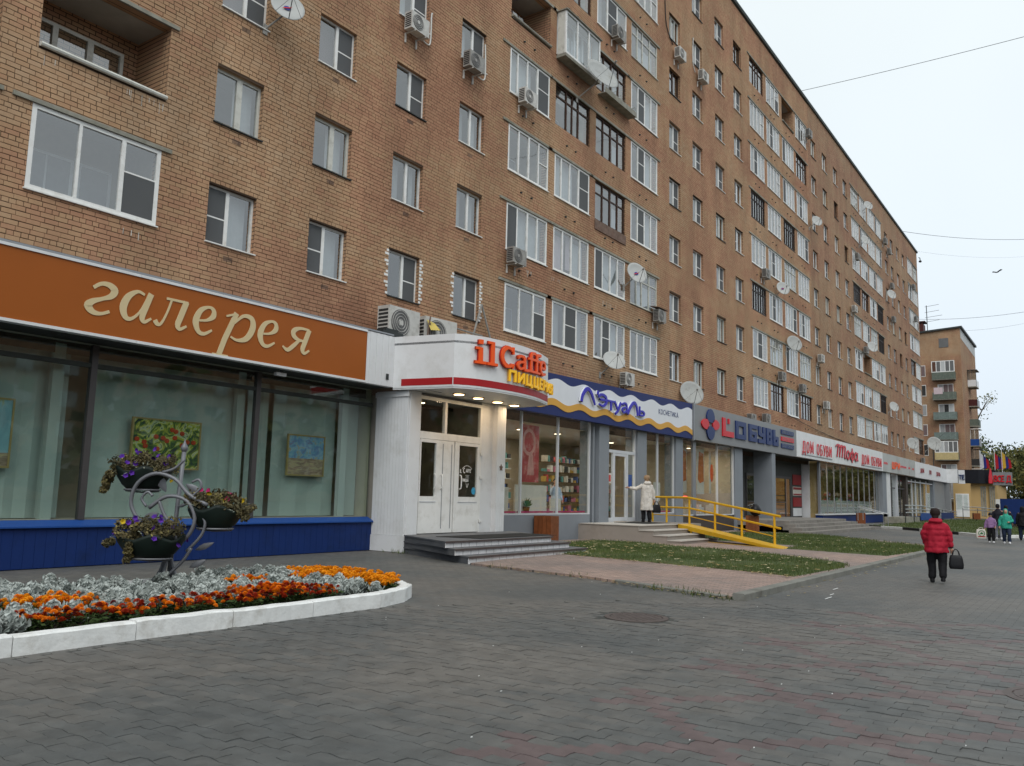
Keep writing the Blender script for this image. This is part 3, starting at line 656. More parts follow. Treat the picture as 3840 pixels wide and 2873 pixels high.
# wavy interlocking pavers; rows run across the walkway (along Y)
PW, PL = 0.125, 0.245
def paver_outline(cx, cy, odd=0):
    a, hw, hl = (-.011 if odd else .011), PW/2-.0016, PL/2-.0014; o = []
    for t in (-1, -.5, 0, .5, 1): o.append((cx-hw+a*math.sin(math.pi*t), cy+hl*t))
    o.append((cx, cy+hl+.008))
    for t in (1, .5, 0, -.5, -1): o.append((cx+hw+a*math.sin(math.pi*t), cy+hl*t))
    o.append((cx, cy-hl+.008))
    return o[::-1]
def inside(p, poly):
    x, y = p; r = False; j = len(poly)-1
    for i in range(len(poly)):
        (xi, yi), (xj, yj) = poly[i], poly[j]
        if (yi > y) != (yj > y) and x < (xj-xi)*(y-yi)/(yj-yi)+xi: r = not r
        j = i
    return r
def is_red(x, y):
    if y > 3.35 or x > 14: return False
    d1 = abs(((x+y-9.5)/1.76+.5) % 1-.5)*1.76; d2 = abs(((x-y-3.22)/1.76+.5) % 1-.5)*1.76
    return d1 < .12 or d2 < .12
pv = []
for i in range(int(2.0/PW), int(13.6/PW)):
    for j in range(int(-9/PL), int(8.3/PL)+1):
        x, y = i*PW, (j+(.5 if i % 2 else 0))*PL
        if inside((x, y), pts) and y < 8.25 and in_view((x, y, 0), .05) and (Vector((x-10.55, y-5.25))).length > .52: pv.append((x, y, i % 2))
pv.sort(key=lambda p: depth_of((p[0], p[1], 0)))
rp_ = random.Random(5); cache = {}
for x, y, od in pv[:300]:
    key = (is_red(x, y), rp_.randrange(6), od)
    if key not in cache:
        mb = MB(); mb.prism(paver_outline(0, 0, od), -.03, 0.0); mb.attr = [(key[1]+.5)/6]*len(mb.f); cache[key] = mb.mesh('paver', 'paver_red' if key[0] else 'paver')
    link('paver', cache[key], pave_bed, (x, y, rp_.uniform(-.004, .003)), (rp_.uniform(-.014, .014), rp_.uniform(-.012, .012), rp_.uniform(-.015, .015)))
mb = MB()
for x, y, od in pv[300:]:
    mb.cur = 1 if is_red(x, y) else 0; n0 = len(mb.f); mb.prism(paver_outline(x, y, od), -.03, rp_.uniform(-.005, .003)); mb.attr += [rp_.random()]*(len(mb.f)-n0)
o = part('paver_field', mb, ['paver', 'paver_red'], pave_bed); o['kind'] = 'stuff'
# red lattice further along the band, beyond the pavers built one by one: flat tinted stones in the sheet are left to the paving material
pink = [(15.5, 11.9), (14.85, 8.5), (14.25, 6.9), (13.62, 5.05), (36.2, 4.98), (42.4, 11.2), (43.0, 15.9), (20, 15.9), (20, 12.4)]
struct('footpath', MB().prism(pink, -.02, .035), 'paving_pink')
lawn1 = [(22.0, 14.9), (19.85, 12.3), (19.37, 10.13), (18.55, 6.42), (18.15, 5.35), (21.8, 5.2), (23.35, 5.54), (25.86, 9.45), (26.25, 11.7), (27.2, 14.1), (27.1, 14.9)]
lawn2 = [(40.3, 14.7), (42.0, 11.3), (35.7, 5.6), (32.15, 5.05), (27.6, 5.38), (28.54, 8.7), (30.9, 8.9), (31.6, 12.5), (33.4, 14.5)]
lawn3 = [(61.4, 13.4), (58.9, 10.4), (51.1, 5.3), (51.2, 4.3), (52.7, 3.4), (58, 1.9), (75, 2.2), (100, 7), (110, 12.5), (100, 13.6)]
def mound(poly, z0, z1, n=0):
    c = (sum(p[0] for p in poly)/len(poly), sum(p[1] for p in poly)/len(poly))
    mb = MB(); P = poly; N = len(P); vs = [(x, y, z0) for x, y in P]+[(c[0]+(x-c[0])*.96, c[1]+(y-c[1])*.96, z1) for x, y in P]
    mb.add(vs, [(i, (i+1) % N, N+(i+1) % N, N+i) for i in range(N)]+[tuple(range(N, 2*N))]); return mb
def area_ccw(P): return sum(P[i][0]*P[(i+1) % len(P)][1]-P[(i+1) % len(P)][0]*P[i][1] for i in range(len(P)))/2
for P in (lawn1, lawn2, lawn3, pink):
    if area_ccw(P) < 0: P.reverse()
for P in (lawn1, lawn2, lawn3): struct('lawn', mound(P, .02, .06), 'turf')
# grass blades and fallen leaves
mt, n, b = nodes_of('grass'); b.inputs['Roughness'].default_value = .8; b.inputs['Specular IOR Level'].default_value = .2
at = n.nodes.new('ShaderNodeAttribute'); at.attribute_name = 'rnd'
rp = n.nodes.new('ShaderNodeValToRGB'); rp.color_ramp.elements[0].color = (.055, .082, .024, 1); rp.color_ramp.elements[1].color = (.13, .15, .045, 1)
e = rp.color_ramp.elements.new(.6); e.color = (.085, .115, .036, 1)
n.links.new(at.outputs['Fac'], rp.inputs[0]); n.links.new(rp.outputs[0], b.inputs['Base Color'])
mt, n, b = nodes_of('dead_leaf'); b.inputs['Roughness'].default_value = .8
at = n.nodes.new('ShaderNodeAttribute'); at.attribute_name = 'rnd'
rp = n.nodes.new('ShaderNodeValToRGB'); rp.color_ramp.elements[0].color = (.10, .05, .025, 1); rp.color_ramp.elements[1].color = (.62, .56, .36, 1)
e = rp.color_ramp.elements.new(.5); e.color = (.34, .25, .10, 1)
n.links.new(at.outputs['Fac'], rp.inputs[0]); n.links.new(rp.outputs[0], b.inputs['Base Color'])
from mathutils import noise as mn_
rg = random.Random(3)
def scatter(poly, n_):
    xs = [p[0] for p in poly]; ys = [p[1] for p in poly]; out = []
    while len(out) < n_:
        p = (rg.uniform(min(xs), max(xs)), rg.uniform(min(ys), max(ys)))
        if inside(p, poly): out.append(p)
    return out
mb = MB()
for P, cnt, s in ((lawn1, 26000, 1.0), (lawn2, 20000, 1.3), (lawn3, 16000, 2.2)):
    for x, y in scatter(P, cnt):
        if mn_.noise(Vector((x*.7, y*.7, 1.5))) < -.28 and rg.random() < .75: continue
        x += rg.gauss(0, .06); y += rg.gauss(0, .06)
        h = rg.uniform(.05, .10)*s**.5; a = rg.uniform(0, 6.28); w = .008*s; lx, ly = rg.uniform(-.03, .03), rg.uniform(-.03, .03); z = .045
        mb.add([(x-w*math.cos(a), y-w*math.sin(a), z), (x+w*math.cos(a), y+w*math.sin(a), z), (x+lx, y+ly, z+h)], [(0, 1, 2)])
        mb.attr.append(min(1, max(0, rg.gauss(.42, .22)+.25*math.sin(x*1.3+y))))
o = solo('grass_blades', mb, 'grass', 'short green grass on the lawns between the footpaths', 'grass', kind='stuff')
mb = MB()
def leaf_at(x, y, z, s, tone):
    a = rg.uniform(0, 6.28); c, sn = math.cos(a), math.sin(a); q = []
    for u, v, w in ((-1, 0, .1), (-.3, .6, .35), (.5, .45, .15), (1, 0, .4), (.5, -.5, .1), (-.3, -.55, .3)): q.append((x+s*(u*c-v*sn), y+s*(u*sn+v*c), z+s*w*.6))
    mb.add(q, [(0, 1, 2, 3), (0, 3, 4, 5)]); mb.attr += [tone]*2
for P, cnt in ((lawn1, 240), (lawn2, 120), (lawn3, 100)):
    for x, y in scatter(P, cnt): leaf_at(x, y, .11, rg.uniform(.035, .085), rg.uniform(.45, 1))
for i in range(len(lawn1)):      # litter gathers along the lawn's street side
    a, c = lawn1[i], lawn1[(i+1) % len(lawn1)]
    if a[0] < 20.5 and c[0] < 20.5:
        for q in range(70):
            t = rg.random(); leaf_at(a[0]+(c[0]-a[0])*t+rg.uniform(-.45, .12), a[1]+(c[1]-a[1])*t+rg.uniform(-.1, .1), .06, rg.uniform(.025, .055), rg.uniform(0, .75))
for q in range(170):             # and along the broken edge of the pink path and the kerb
    t = rg.random(); leaf_at(13.6+1.8*t+rg.uniform(-.2, .1), 5.1+6.3*t**1.1, .01+.03*rg.random(), rg.uniform(.02, .05), rg.uniform(0, .7))
for q in range(90): leaf_at(rg.uniform(14, 33), 4.75+rg.uniform(-.35, .1), .0, rg.uniform(.02, .05), rg.uniform(.2, .9))
o = solo('fallen_leaves', mb, 'dead_leaf', 'pale and brown fallen leaves strewn over lawns and kerbs', 'leaves', kind='stuff')
mb = MB()
for q in range(34):              # cigarette ends and scraps on the paving
    x, y = rg.uniform(4.5, 16), rg.uniform(-3, 8.2)
    if in_view((x, y, 0)):
        a = rg.uniform(0, 6.28); l = rg.uniform(.01, .022); mb.box(x-l*.5, y-.003, .002, x+l*.5, y+.003, .007)
for x, y, a, L in ((16.6, 4.2, .05, .42), (14.9, 3.9, .02, .5), (15.6, 4.0, .04, .3)):
    mb.box(x, y, -.010, x+L*.8, y+.018, -.006)
solo('litter_scraps', mb, 'kerb_white', 'tiny white paper scraps and cigarette ends on the grey paving', 'litter', kind='stuff')
# weeds in the broken edge
mb = MB()
for cx, cy, k in ((14.1, 6.6, 60), (13.75, 5.6, 70), (14.0, 6.1, 50), (14.9, 8.7, 25), (15.3, 10.9, 25), (13.6, 5.2, 30), (16.95, 15.2, 40), (17.05, 15.6, 25)):
    for q in range(k):
        x, y = cx+rg.gauss(0, .12), cy+rg.gauss(0, .16); h = rg.uniform(.04, .13); a = rg.uniform(0, 6.28)
        mb.add([(x-.008*math.cos(a), y-.008*math.sin(a), -.01), (x+.008*math.cos(a), y+.008*math.sin(a), -.01), (x+rg.uniform(-.06, .06), y+rg.uniform(-.06, .06), h)], [(0, 1, 2)]); mb.attr.append(rg.random())
solo('edge_weeds', mb, 'grass', 'tufts of weeds growing in the broken edge of the pink path', 'weeds', kind='stuff')
# kerbs
def kerb_run(pth, w, h, L, mats, name, label, cat, z0=-.03, sub='kerb_stone', gap=.008):
    root = thing(name, label, cat, (pth[0][0], pth[0][1], 0)); i = 0
    for a, c in zip(pth[:-1], pth[1:]):
        a, c = Vector(a), Vector(c); d = (c-a); tot = d.length; d.normalize(); nn = Vector((-d.y, d.x)); k = max(1, round(tot/L)); st = tot/k
        for q in range(k):
            p0, p1 = a+d*(st*q+gap/2), a+d*(st*(q+1)-gap/2); e = rg.uniform(-.006, .006); b_ = .015
            mb = MB(); mb.add([(*(p0-nn*w/2), z0), (*(p1-nn*w/2), z0), (*(p1+nn*w/2), z0), (*(p0+nn*w/2), z0), (*(p0-nn*w/2), h-b_+e), (*(p1-nn*w/2), h-b_+e), (*(p1+nn*w/2), h-b_+e), (*(p0+nn*w/2), h-b_+e),
                               (*(p0-nn*(w/2-b_)), h+e), (*(p1-nn*(w/2-b_)), h+e), (*(p1+nn*(w/2-b_)), h+e), (*(p0+nn*(w/2-b_)), h+e)],
                              [(0, 1, 5, 4), (2, 3, 7, 6), (4, 5, 9, 8), (6, 7, 11, 10), (8, 9, 10, 11), (0, 4, 8, 11, 7, 3), (1, 2, 6, 10, 9, 5)])
            part(sub, mb, mats[i % len(mats)], root); i += 1
    return root
kerb_run([(13.55, 4.92), (36.6, 4.86)], .2, .10, 2.0, ['kerb_grey'], 'kerb', 'grey concrete kerb along the street side of the pink path and lawns', 'kerb')
kerb_run([(14.55, 7.65), (14.2, 6.75), (13.62, 5.15)], .12, .05, .9, ['kerb_grey'], 'kerb', 'low broken kerb edge at the near end of the pink path', 'kerb')
kerb_run([(61.4, 13.6), (58.95, 10.5), (51.0, 5.25), (51.0, 4.2), (52.7, 3.2), (58, 1.75), (75, 2.0)], .18, .14, 2.6, ['kerb_black', 'kerb_white'], 'kerb', 'black and white striped kerb round the far lawn', 'kerb')
# manhole covers
pm('castiron', (.095, .078, .073), .6, var=.2, vs_=9)
for cx, cy, lab in ((10.55, 5.25, 'round rusty manhole cover in the grey paving near the pink path'), (8.75, .38, 'round manhole cover at the right edge of the paving')):
    t = thing('manhole', lab, 'manhole', (cx, cy, 0))
    mb = MB(); mb.lathe([(.43, -.03), (.43, .004), (.36, .006), (.36, -.004)], (cx, cy, 0), 32); part('rim', mb, 'castiron', t)
    mb = MB(); mb.lathe([(.345, -.02), (.345, .004)], (cx, cy, 0), 32)
    for q in range(-4, 5):
        L = math.sqrt(max(0, .31**2-(q*.07)**2)); mb.box(cx-L, cy+q*.07-.012, .004, cx+L, cy+q*.07+.012, .009)
    part('cover', mb, 'castiron', t)
# ------------------------------------------------------------------ shop materials
pm('sign_orange', (0.33, 0.088, 0.011), 0.45, var=.04, vs_=1.2)
pm('letter_cream', (0.62, 0.50, 0.29), 0.5, var=.03)
pm('white_panel', (0.70, 0.71, 0.72), 0.4, var=.04, vs_=1.5, dirt=(.60, .60, .59), ds=1.4)
pm('stained_panel', (0.42, 0.43, 0.42), 0.5, var=.1, vs_=1.0, dirt=(.24, .24, .22), ds=.5)
pm('grey_panel', (0.215, 0.222, 0.228), 0.4, var=.05, vs_=1.5)
pm('shop_grey', (0.215, 0.235, 0.26), 0.5, var=.05, vs_=2)
pm('red_stripe', (0.36, 0.016, 0.02), 0.4, var=.04)
pm('letter_orange', (0.72, 0.085, 0.012), 0.4, var=.03, emit=(.8, .09, .01), es=.12)
pm('letter_yellow', (0.80, 0.46, 0.02), 0.4, var=.03, emit=(.9, .5, .02), es=.2)
pm('letter_red', (0.55, 0.02, 0.03), 0.35, var=.05)
pm('letter_pinkred', (0.62, 0.05, 0.07), 0.35, var=.08, vs_=14)
pm('letter_darkred', (0.22, 0.008, 0.014), 0.35, var=.05)
pm('letter_blue', (0.035, 0.028, 0.40), 0.3, var=.04)
pm('letter_navy', (0.016, 0.034, 0.125), 0.4, var=.05)
pm('navy', (0.014, 0.025, 0.12), 0.5, var=.05)
pm('wave_white', (0.68, 0.70, 0.74), 0.4, var=.03)
pm('wave_orange', (0.62, 0.33, 0.055), 0.45, var=.03)
pm('base_blue', (0.007, 0.026, 0.125), 0.5, var=.08, vs_=2, dirt=(.006, .020, .085), ds=1.5)
pm('ledge_blue', (0.016, 0.066, 0.26), 0.4, var=.06)
pm('alu', (0.30, 0.31, 0.33), 0.4, metal=.5, var=.06)
pm('alu_white', (0.55, 0.57, 0.60), 0.35, var=.05)
pm('bronze', (0.085, 0.078, 0.078), 0.45, metal=.4, var=.1)
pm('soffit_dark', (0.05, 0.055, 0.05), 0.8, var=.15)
pm('blind', (0.38, 0.42, 0.40), 0.85, var=.06, vs_=2)
pm('shop_wall', (0.46, 0.40, 0.31), 0.85, var=.08)
pm('shop_floor', (0.30, 0.27, 0.23), 0.5, var=.1)
pm('shop_ceiling', (0.60, 0.58, 0.54), 0.9, var=.03)
pm('shelf_brown', (0.16, 0.10, 0.055), 0.6, var=.2)
pm('step_grey', (0.10, 0.105, 0.115), 0.6, var=.12, vs_=3, dirt=(.15, .145, .14))
pm('step_tile', (0.70, 0.69, 0.70), 0.45, var=.1, vs_=4, dirt=(.58, .56, .54), ds=3)
pm('tile_nosing', (0.085, 0.065, 0.062), 0.5, var=.15)
pm('beige_stone', (0.30, 0.265, 0.235), 0.6, var=.06, vs_=2, dirt=(.24, .21, .18), ds=.9)
pm('beige_top', (0.46, 0.43, 0.39), 0.5, var=.06, vs_=4)
pm('rough_stone', (0.22, 0.205, 0.185), 0.8, var=.2, vs_=2.5, bump=.4, bs=18, dirt=(.13, .12, .105))
pm('doormat', (0.018, 0.018, 0.018), 0.95, var=.2)
pm('rail_yellow', (0.62, 0.36, 0.018), 0.4, var=.08, vs_=4)
pm('steel', (0.42, 0.43, 0.44), 0.3, metal=.8, var=.08)
pm('binwood', (0.19, 0.062, 0.022), 0.5, var=.25, vs_=6)
pm('dark_brown', (0.06, 0.048, 0.042), 0.6, var=.12)
pm('red_board', (0.26, 0.008, 0.012), 0.4, var=.05)
pm('lamp_face', (1, .9, .7), .5, emit=(1.0, .72, .36), es=9.0)
pm('lamp_white', (1, 1, .95), .5, emit=(1.0, .86, .62), es=5.0)
pm('lamp_rim', (0.55, .35, .15), .4)
pm('poster_red', (0.42, 0.07, 0.07), .5, var=.35, vs_=1.6, dirt=(.62, .42, .36), ds=1.8)
pm('poster_white', (0.62, .58, .52), .6, var=.06)
pm('poster_orange', (0.52, .15, .04), .6, var=.3, vs_=4)
pm('pink_trim', (0.45, .03, .12), .5, var=.2, vs_=6)
def lamp_disc(parent, x, y, z, r, mat='lamp_face', watts=0, col=(1, .8, .55), nm='ceiling_lamp'):
    mb = MB(); mb.lathe([(r*1.25, 0), (r*1.25, -.02), (r, -.024)], (x, y, z), 18); o = part(nm, mb, 'lamp_rim', parent)
    mb = MB(); mb.lathe([(r*.97, -.0245), (r*.9, -.034), (r*.5, -.04)], (x, y, z), 18); part('lamp_glass', mb, mat, o)
    if watts:
        ld = bpy.data.lights.new('lamp_light', 'AREA'); ld.shape = 'DISK'; ld.size = r*2; ld.energy = watts; ld.color = col
        lo = link('lamp_light', ld, parent, Vector((x, y, z-.06))-wloc(parent))
    return o
def pane(parent, x0, x1, z0, z1, y, mat='shop_glass', nm='pane'):
    mb = MB(); mb.box(x0, y-.004, z0, x1, y+.004, z1); return part(nm, mb, mat, parent)
def vbar(parent, x, y, z0, z1, w, d, mat, nm='mullion'):
    mb = MB(); mb.box(x-w/2, y-d/2, z0, x+w/2, y+d/2, z1); return part(nm, mb, mat, parent)
def hbar(parent, x0, x1, y, z, h, d, mat, nm='transom'):
    mb = MB(); mb.box(x0, y-d/2, z-h/2, x1, y+d/2, z+h/2); return part(nm, mb, mat, parent)
def room_box(parent, x0, x1, y0, y1, z0, z1, mats=('shop_wall', 'shop_floor', 'shop_ceiling')):
    mb = MB(); mb.quad((x0, y1, z0), (x1, y1, z0), (x1, y1, z1), (x0, y1, z1)); mb.quad((x0, y0, z0), (x0, y1, z0), (x0, y1, z1), (x0, y0, z1)); mb.quad((x1, y1, z0), (x1, y0, z0), (x1, y0, z1), (x1, y1, z1))
    mb.cur = 1; mb.quad((x0, y0, z0), (x1, y0, z0), (x1, y1, z0), (x0, y1, z0)); mb.cur = 2; mb.quad((x0, y1, z1), (x1, y1, z1), (x1, y0, z1), (x0, y0, z1))
    return part('interior', mb, list(mats), parent)
def sheet(parent, x0, x1, z0, z1, y, mat, nm, t=.012):
    mb = MB(); mb.box(x0, y-t, z0, x1, y, z1); return part(nm, mb, mat, parent)
# ------------------------------------------------------------------ gallery shopfront
gal = thing('gallery_shopfront', 'gallery shop window with green-tinted glass over a dark blue panelled base', 'shopfront', (8, 16.6, 0))
mb = MB(); mb.box(-2, 16.58, 0, 17.06, 16.9, .76); part('base_wall', mb, 'base_blue', gal)
rb = random.Random(2)
x = -1.9
while x < 17.0:                    # corrugated sheet: a rib every few centimetres
    mb = MB(); mb.box(x, 16.575, .01, x+.192, 16.5795, .755); part('base_panel', mb, 'base_blue', gal); x += .20
mb = MB(); mb.add([(-2, 16.5, .76), (17.06, 16.5, .76), (17.06, 16.5, .79), (-2, 16.5, .79), (-2, 16.72, .90), (17.06, 16.72, .90), (17.06, 16.72, .76), (-2, 16.72, .76)],
                  [(0, 1, 2, 3), (3, 2, 5, 4), (0, 7, 6, 1), (1, 6, 5, 2), (0, 3, 4, 7)]); part('ledge', mb, 'ledge_blue', gal)
for x in (-1.0, 4.7, 9.0, 13.1): vbar(gal, x, 16.75, .9, 4.42, .13, .12, 'bronze')
for a, c in ((-.93, 4.63), (4.77, 8.93), (9.07, 13.03), (13.17, 17.05)):
    pane(gal, a, c, .92, 3.95, 16.75, 'gallery_glass'); pane(gal, a, c, 4.05, 4.42, 16.75, 'gallery_glass'); hbar(gal, a, c, 16.75, 4.0, .09, .1, 'soffit_dark')
mb = MB(); mb.box(-2, 15.98, 4.46, 17.0, 17.3, 4.53); part('soffit', mb, 'soffit_dark', gal)
mb = MB(); mb.quad((-2, 16.8, .9), (17.05, 16.8, .9), (17.05, 17.9, .9), (-2, 17.9, .9)); mb.cur = 1; mb.quad((-2, 17.9, 4.45), (17.05, 17.9, 4.45), (17.05, 16.8, 4.45), (-2, 16.8, 4.45)); mb.cur = 0
mb.quad((-2, 17.9, .9), (17.05, 17.9, .9), (17.05, 17.9, 4.45), (-2, 17.9, 4.45)); mb.quad((17.06, 16.8, .9), (17.06, 17.9, .9), (17.06, 17.9, 4.45), (17.06, 16.8, 4.45)); part('interior', mb, ['shop_wall', 'ceiling'], gal)
for a, c, st in ((-1.5, 7.2, .13), (7.3, 8.8, .2), (9.2, 12.9, .34), (13.2, 13.9, .22), (14.0, 16.2, .4), (16.35, 17.0, .25)):
    part('vertical_blind', pleats(a, c, .92, 4.4, 17.25, .035, st), 'blind', gal)
for x in (8.45, 12.85, 16.3): vbar(gal, x, 17.08, .9, 4.4, .22, .14, 'blind', 'column')
# security camera under the sign
sc_ = thing('security_camera', 'small white security camera under the orange sign', 'camera', (13.25, 16.2, 4.45))
mb = MB(); mb.box(13.08, 16.05, 4.30, 13.38, 16.15, 4.38); part('housing', mb, 'white_panel', sc_)
mb = MB(); mb.tube([(13.3, 16.12, 4.38), (13.3, 16.2, 4.46)], .02, 6); part('bracket', mb, 'alu', sc_)
# paintings: loose generic brushwork
def painting_mat(name, stops, scale, dist=2.0, aspect=(1, 1, 1)):
    mt, n, b = nodes_of(name); b.inputs['Roughness'].default_value = .7
    t = n.nodes.new('ShaderNodeTexCoord'); mp = n.nodes.new('ShaderNodeMapping'); mp.inputs['Scale'].default_value = aspect; n.links.new(t.outputs['Object'], mp.inputs[0])
    nz = n.nodes.new('ShaderNodeTexNoise'); nz.inputs['Scale'].default_value = scale; nz.inputs['Detail'].default_value = 5; nz.inputs['Distortion'].default_value = dist; n.links.new(mp.outputs[0], nz.inputs[0])
    rp = n.nodes.new('ShaderNodeValToRGB'); rp.color_ramp.interpolation = 'LINEAR'; el = rp.color_ramp.elements
    el[0].position, el[0].color = stops[0][0], (*stops[0][1], 1); el[1].position, el[1].color = stops[-1][0], (*stops[-1][1], 1)
    for p, c in stops[1:-1]: e = el.new(p); e.color = (*c, 1)
    n.links.new(nz.outputs[0], rp.inputs[0]); n.links.new(rp.outputs[0], b.inputs['Base Color'])
painting_mat('canvas_garden', [(.28, (.012, .016, .05)), (.38, (.02, .05, .02)), (.46, (.10, .16, .03)), (.52, (.45, .42, .04)), (.58, (.42, .45, .30)), (.66, (.10, .14, .03)), (.75, (.03, .04, .10))], 3.2)
painting_mat('canvas_sky', [(.3, (.16, .15, .26)), (.45, (.13, .26, .46)), (.55, (.20, .38, .48)), (.68, (.34, .27, .20))], 6.0, 1.2)
painting_mat('canvas_field', [(.3, (.16, .10, .07)), (.5, (.32, .22, .16)), (.62, (.42, .33, .18)), (.75, (.24, .22, .22))], 6.0, 1.2, (.6, 1, 2))
painting_mat('canvas_pale', [(.3, (.16, .30, .36)), (.5, (.22, .40, .46)), (.62, (.36, .34, .14)), (.75, (.28, .20, .10))], 4.0, 1.0, (1, 1, .5))
pm('frame_gold', (.34, .24, .10), .5, var=.1)
pm('red_dab', (.42, .05, .02), .7, var=.3, vs_=20)
def painting(x0, x1, z0, z1, y, parts, label):
    t = thing('painting', label, 'painting', ((x0+x1)/2, y, z0)); f = .035
    mb = MB(); mb.box(x0, y-.03, z0, x1, y+.03, z0+f); mb.box(x0, y-.03, z1-f, x1, y+.03, z1); mb.box(x0, y-.03, z0+f, x0+f, y+.03, z1-f); mb.box(x1-f, y-.03, z0+f, x1, y+.03, z1-f); part('frame', mb, 'frame_gold', t)
    for (a, c, mtn) in parts: sheet(t, x0+f, x1-f, z0+f+(z1-z0-2*f)*a, z0+f+(z1-z0-2*f)*c, y, mtn, 'canvas')
    return t
p1 = painting(10.15, 11.85, 1.98, 3.08, 17.1, [(0, 1, 'canvas_garden')], 'colourful flower garden painting behind the planter stand')
for q, (u, v) in enumerate(((.05, .55), (.16, .5), (.18, .42), (.33, .62), (.36, .38), (.57, .78), (.62, .62), (.63, .75), (.73, .72), (.82, .55), (.74, .48), (.92, .55), (.44, .6), (.5, .55))):
    mb = MB(); cx, cz = 10.2+u*1.6, 2.0+v*1.1; mb.lathe([(.055, 0), (.05, .012), (.01, .016)], (0, 0, 0), 7); mb.v = [(cx+a*1.2, 17.087-c, cz+b_) for a, b_, c in mb.v]; part('brush_dab', mb, 'red_dab', p1)
painting(14.42, 15.68, 1.95, 3.02, 17.1, [(0, .42, 'canvas_field'), (.42, 1, 'canvas_sky')], 'small framed landscape with blue sky in the gallery window beside the white column')
painting(6.3, 7.72, 1.87, 3.20, 17.1, [(0, .2, 'canvas_field'), (.2, 1, 'canvas_pale')], 'pale blue painting cut off at the left edge of the gallery window')
# ------------------------------------------------------------------ orange sign with cursive letters
sg = thing('gallery_sign', 'long orange signboard with cream italic lettering above the gallery window', 'sign', (7, 15.8, 4.5))
mb = MB(); mb.box(-2, 15.8, 4.5, 15.79, 15.97, 5.84); part('board', mb, 'sign_orange', sg)
for z in (4.44, 5.80):
    for a, c in ((-2, 3.1), (3.105, 9.3), (9.305, 15.79)):
        mb = MB(); mb.box(a, 15.775, z, c, 15.97 if z < 5 else 15.96, z+.055); part('trim', mb, 'white_panel', sg)
mb = MB(); mb.box(-2, 15.78, 5.86, 16.8, 17.0, 5.90); part('flashing', mb, 'alu', sg)
CUR = {  # cursive bold italic: strokes of (u, v, width), x-height 1
 'г': [catmull([(.14, .80, .09), (.36, .97, .10), (.62, .98, .15), (.80, .84, .20), (.72, .64, .15), (.45, .50, .10), (.16, .36, .15), (.05, .20, .21), (.20, .04, .15), (.45, .02, .09), (.72, .14, .08)], 5)],
 'а': [catmull([(.66, .92, .07), (.44, .98, .09), (.18, .75, .17), (.07, .38, .20), (.16, .08, .15), (.34, .05, .09), (.56, .30, .06), (.72, .72, .05)], 5), catmull([(.86, 1.0, .16), (.74, .55, .17), (.66, .18, .16), (.74, .03, .10), (.94, .18, .06)], 5)],
 'л': [catmull([(.02, .16, .14), (.10, .05, .12), (.22, .10, .07), (.36, .5, .06), (.46, .95, .06)], 5), [(.30, .97, .07), (.98, .97, .07)], catmull([(.92, .99, .17), (.80, .5, .17), (.72, .15, .16), (.80, .02, .10), (1.0, .16, .06)], 5)],
 'е': [catmull([(.22, .46, .06), (.52, .52, .08), (.76, .70, .16), (.74, .92, .13), (.54, .99, .08), (.24, .82, .15), (.09, .42, .20), (.22, .08, .14), (.46, .02, .10), (.76, .20, .06)], 5)],
 'р': [[(.52, 1.0, .17), (.28, .0, .17), (.17, -.60, .17)], [(.0, -.62, .06), (.40, -.62, .06)], [(.26, .82, .06), (.48, .95, .07)], catmull([(.48, .62, .06), (.70, .95, .10), (.92, .92, .16), (.98, .58, .20), (.84, .15, .17), (.60, .02, .09), (.42, .10, .06)], 5)],
 'я': [catmull([(.98, .97, .07), (.62, .97, .10), (.40, .82, .17), (.42, .62, .16), (.62, .50, .10), (.84, .50, .07)], 5), catmull([(.62, .48, .10), (.42, .22, .13), (.22, .03, .12), (.04, .14, .06)], 5), catmull([(.98, .98, .17), (.86, .5, .17), (.78, .16, .16), (.86, .02, .10), (1.04, .16, .06)], 5)],
}
for ch, xa, xb in (('г', 8.24, 8.96), ('а', 8.92, 9.72), ('л', 9.66, 10.50), ('е', 10.56, 11.26), ('р', 11.10, 12.24), ('е', 12.26, 12.98), ('я', 12.96, 13.88)):
    mb = glyph_mesh([[(p[0], p[1], p[2]*1.22) for p in q_] for q_ in CUR[ch]], .62, .1, .012, 'letter_cream', (xb-xa)/.62*.89, .04)
    link('letter', mb.mesh('letter', 'letter_cream'), sg, Vector((xa, 15.798, 4.885))-wloc(sg))
# white ribbed strip that joins sign and canopy
st_ = thing('ribbed_panel', 'white ribbed metal panel between orange sign and cafe canopy', 'panel', (16.3, 15.8, 4.4))
for q in range(9):
    mb = MB(); a = 15.80+q*.118; mb.box(a, 15.80-(.008 if q % 2 else 0), 4.44, a+.114, 15.97, 5.84); part('panel_rib', mb, 'white_panel', st_)
mb = MB(); mb.box(16.56, 15.78, 4.62, 16.66, 15.791, 4.78); part('wall_lamp', mb, 'darkmetal', st_)
# ------------------------------------------------------------------ cafe entrance
caf = thing('cafe_vestibule', 'white panelled cafe vestibule with glazed double door', 'entrance', (19, 15.4, 0))
mb = MB(); mb.box(17.08, 15.4, .43, 17.14, 16.6, 4.37); part('side_wall', mb, 'white_panel', caf)
mb = MB(); mb.box(17.04, 15.33, 0, 17.2, 16.66, .43); part('plinth', mb, 'white_panel', caf)
for q in range(10):
    a = 15.41+q*.118; mb = MB(); mb.box(17.066, a, .44, 17.079, a+.113, 4.2); part('panel_rib', mb, 'white_panel', caf)
mb = MB(); mb.box(17.03, 15.36, 4.2, 17.079, 16.6, 4.34); part('cornice', mb, 'white_panel', caf)
mb = MB(); mb.box(17.145, 15.38, .45, 17.58, 15.55, 4.37); part('pier', mb, 'white_panel', caf)
mb = MB(); mb.box(21.10, 15.30, .45, 21.56, 15.95, 4.37); part('pier', mb, 'white_panel', caf)
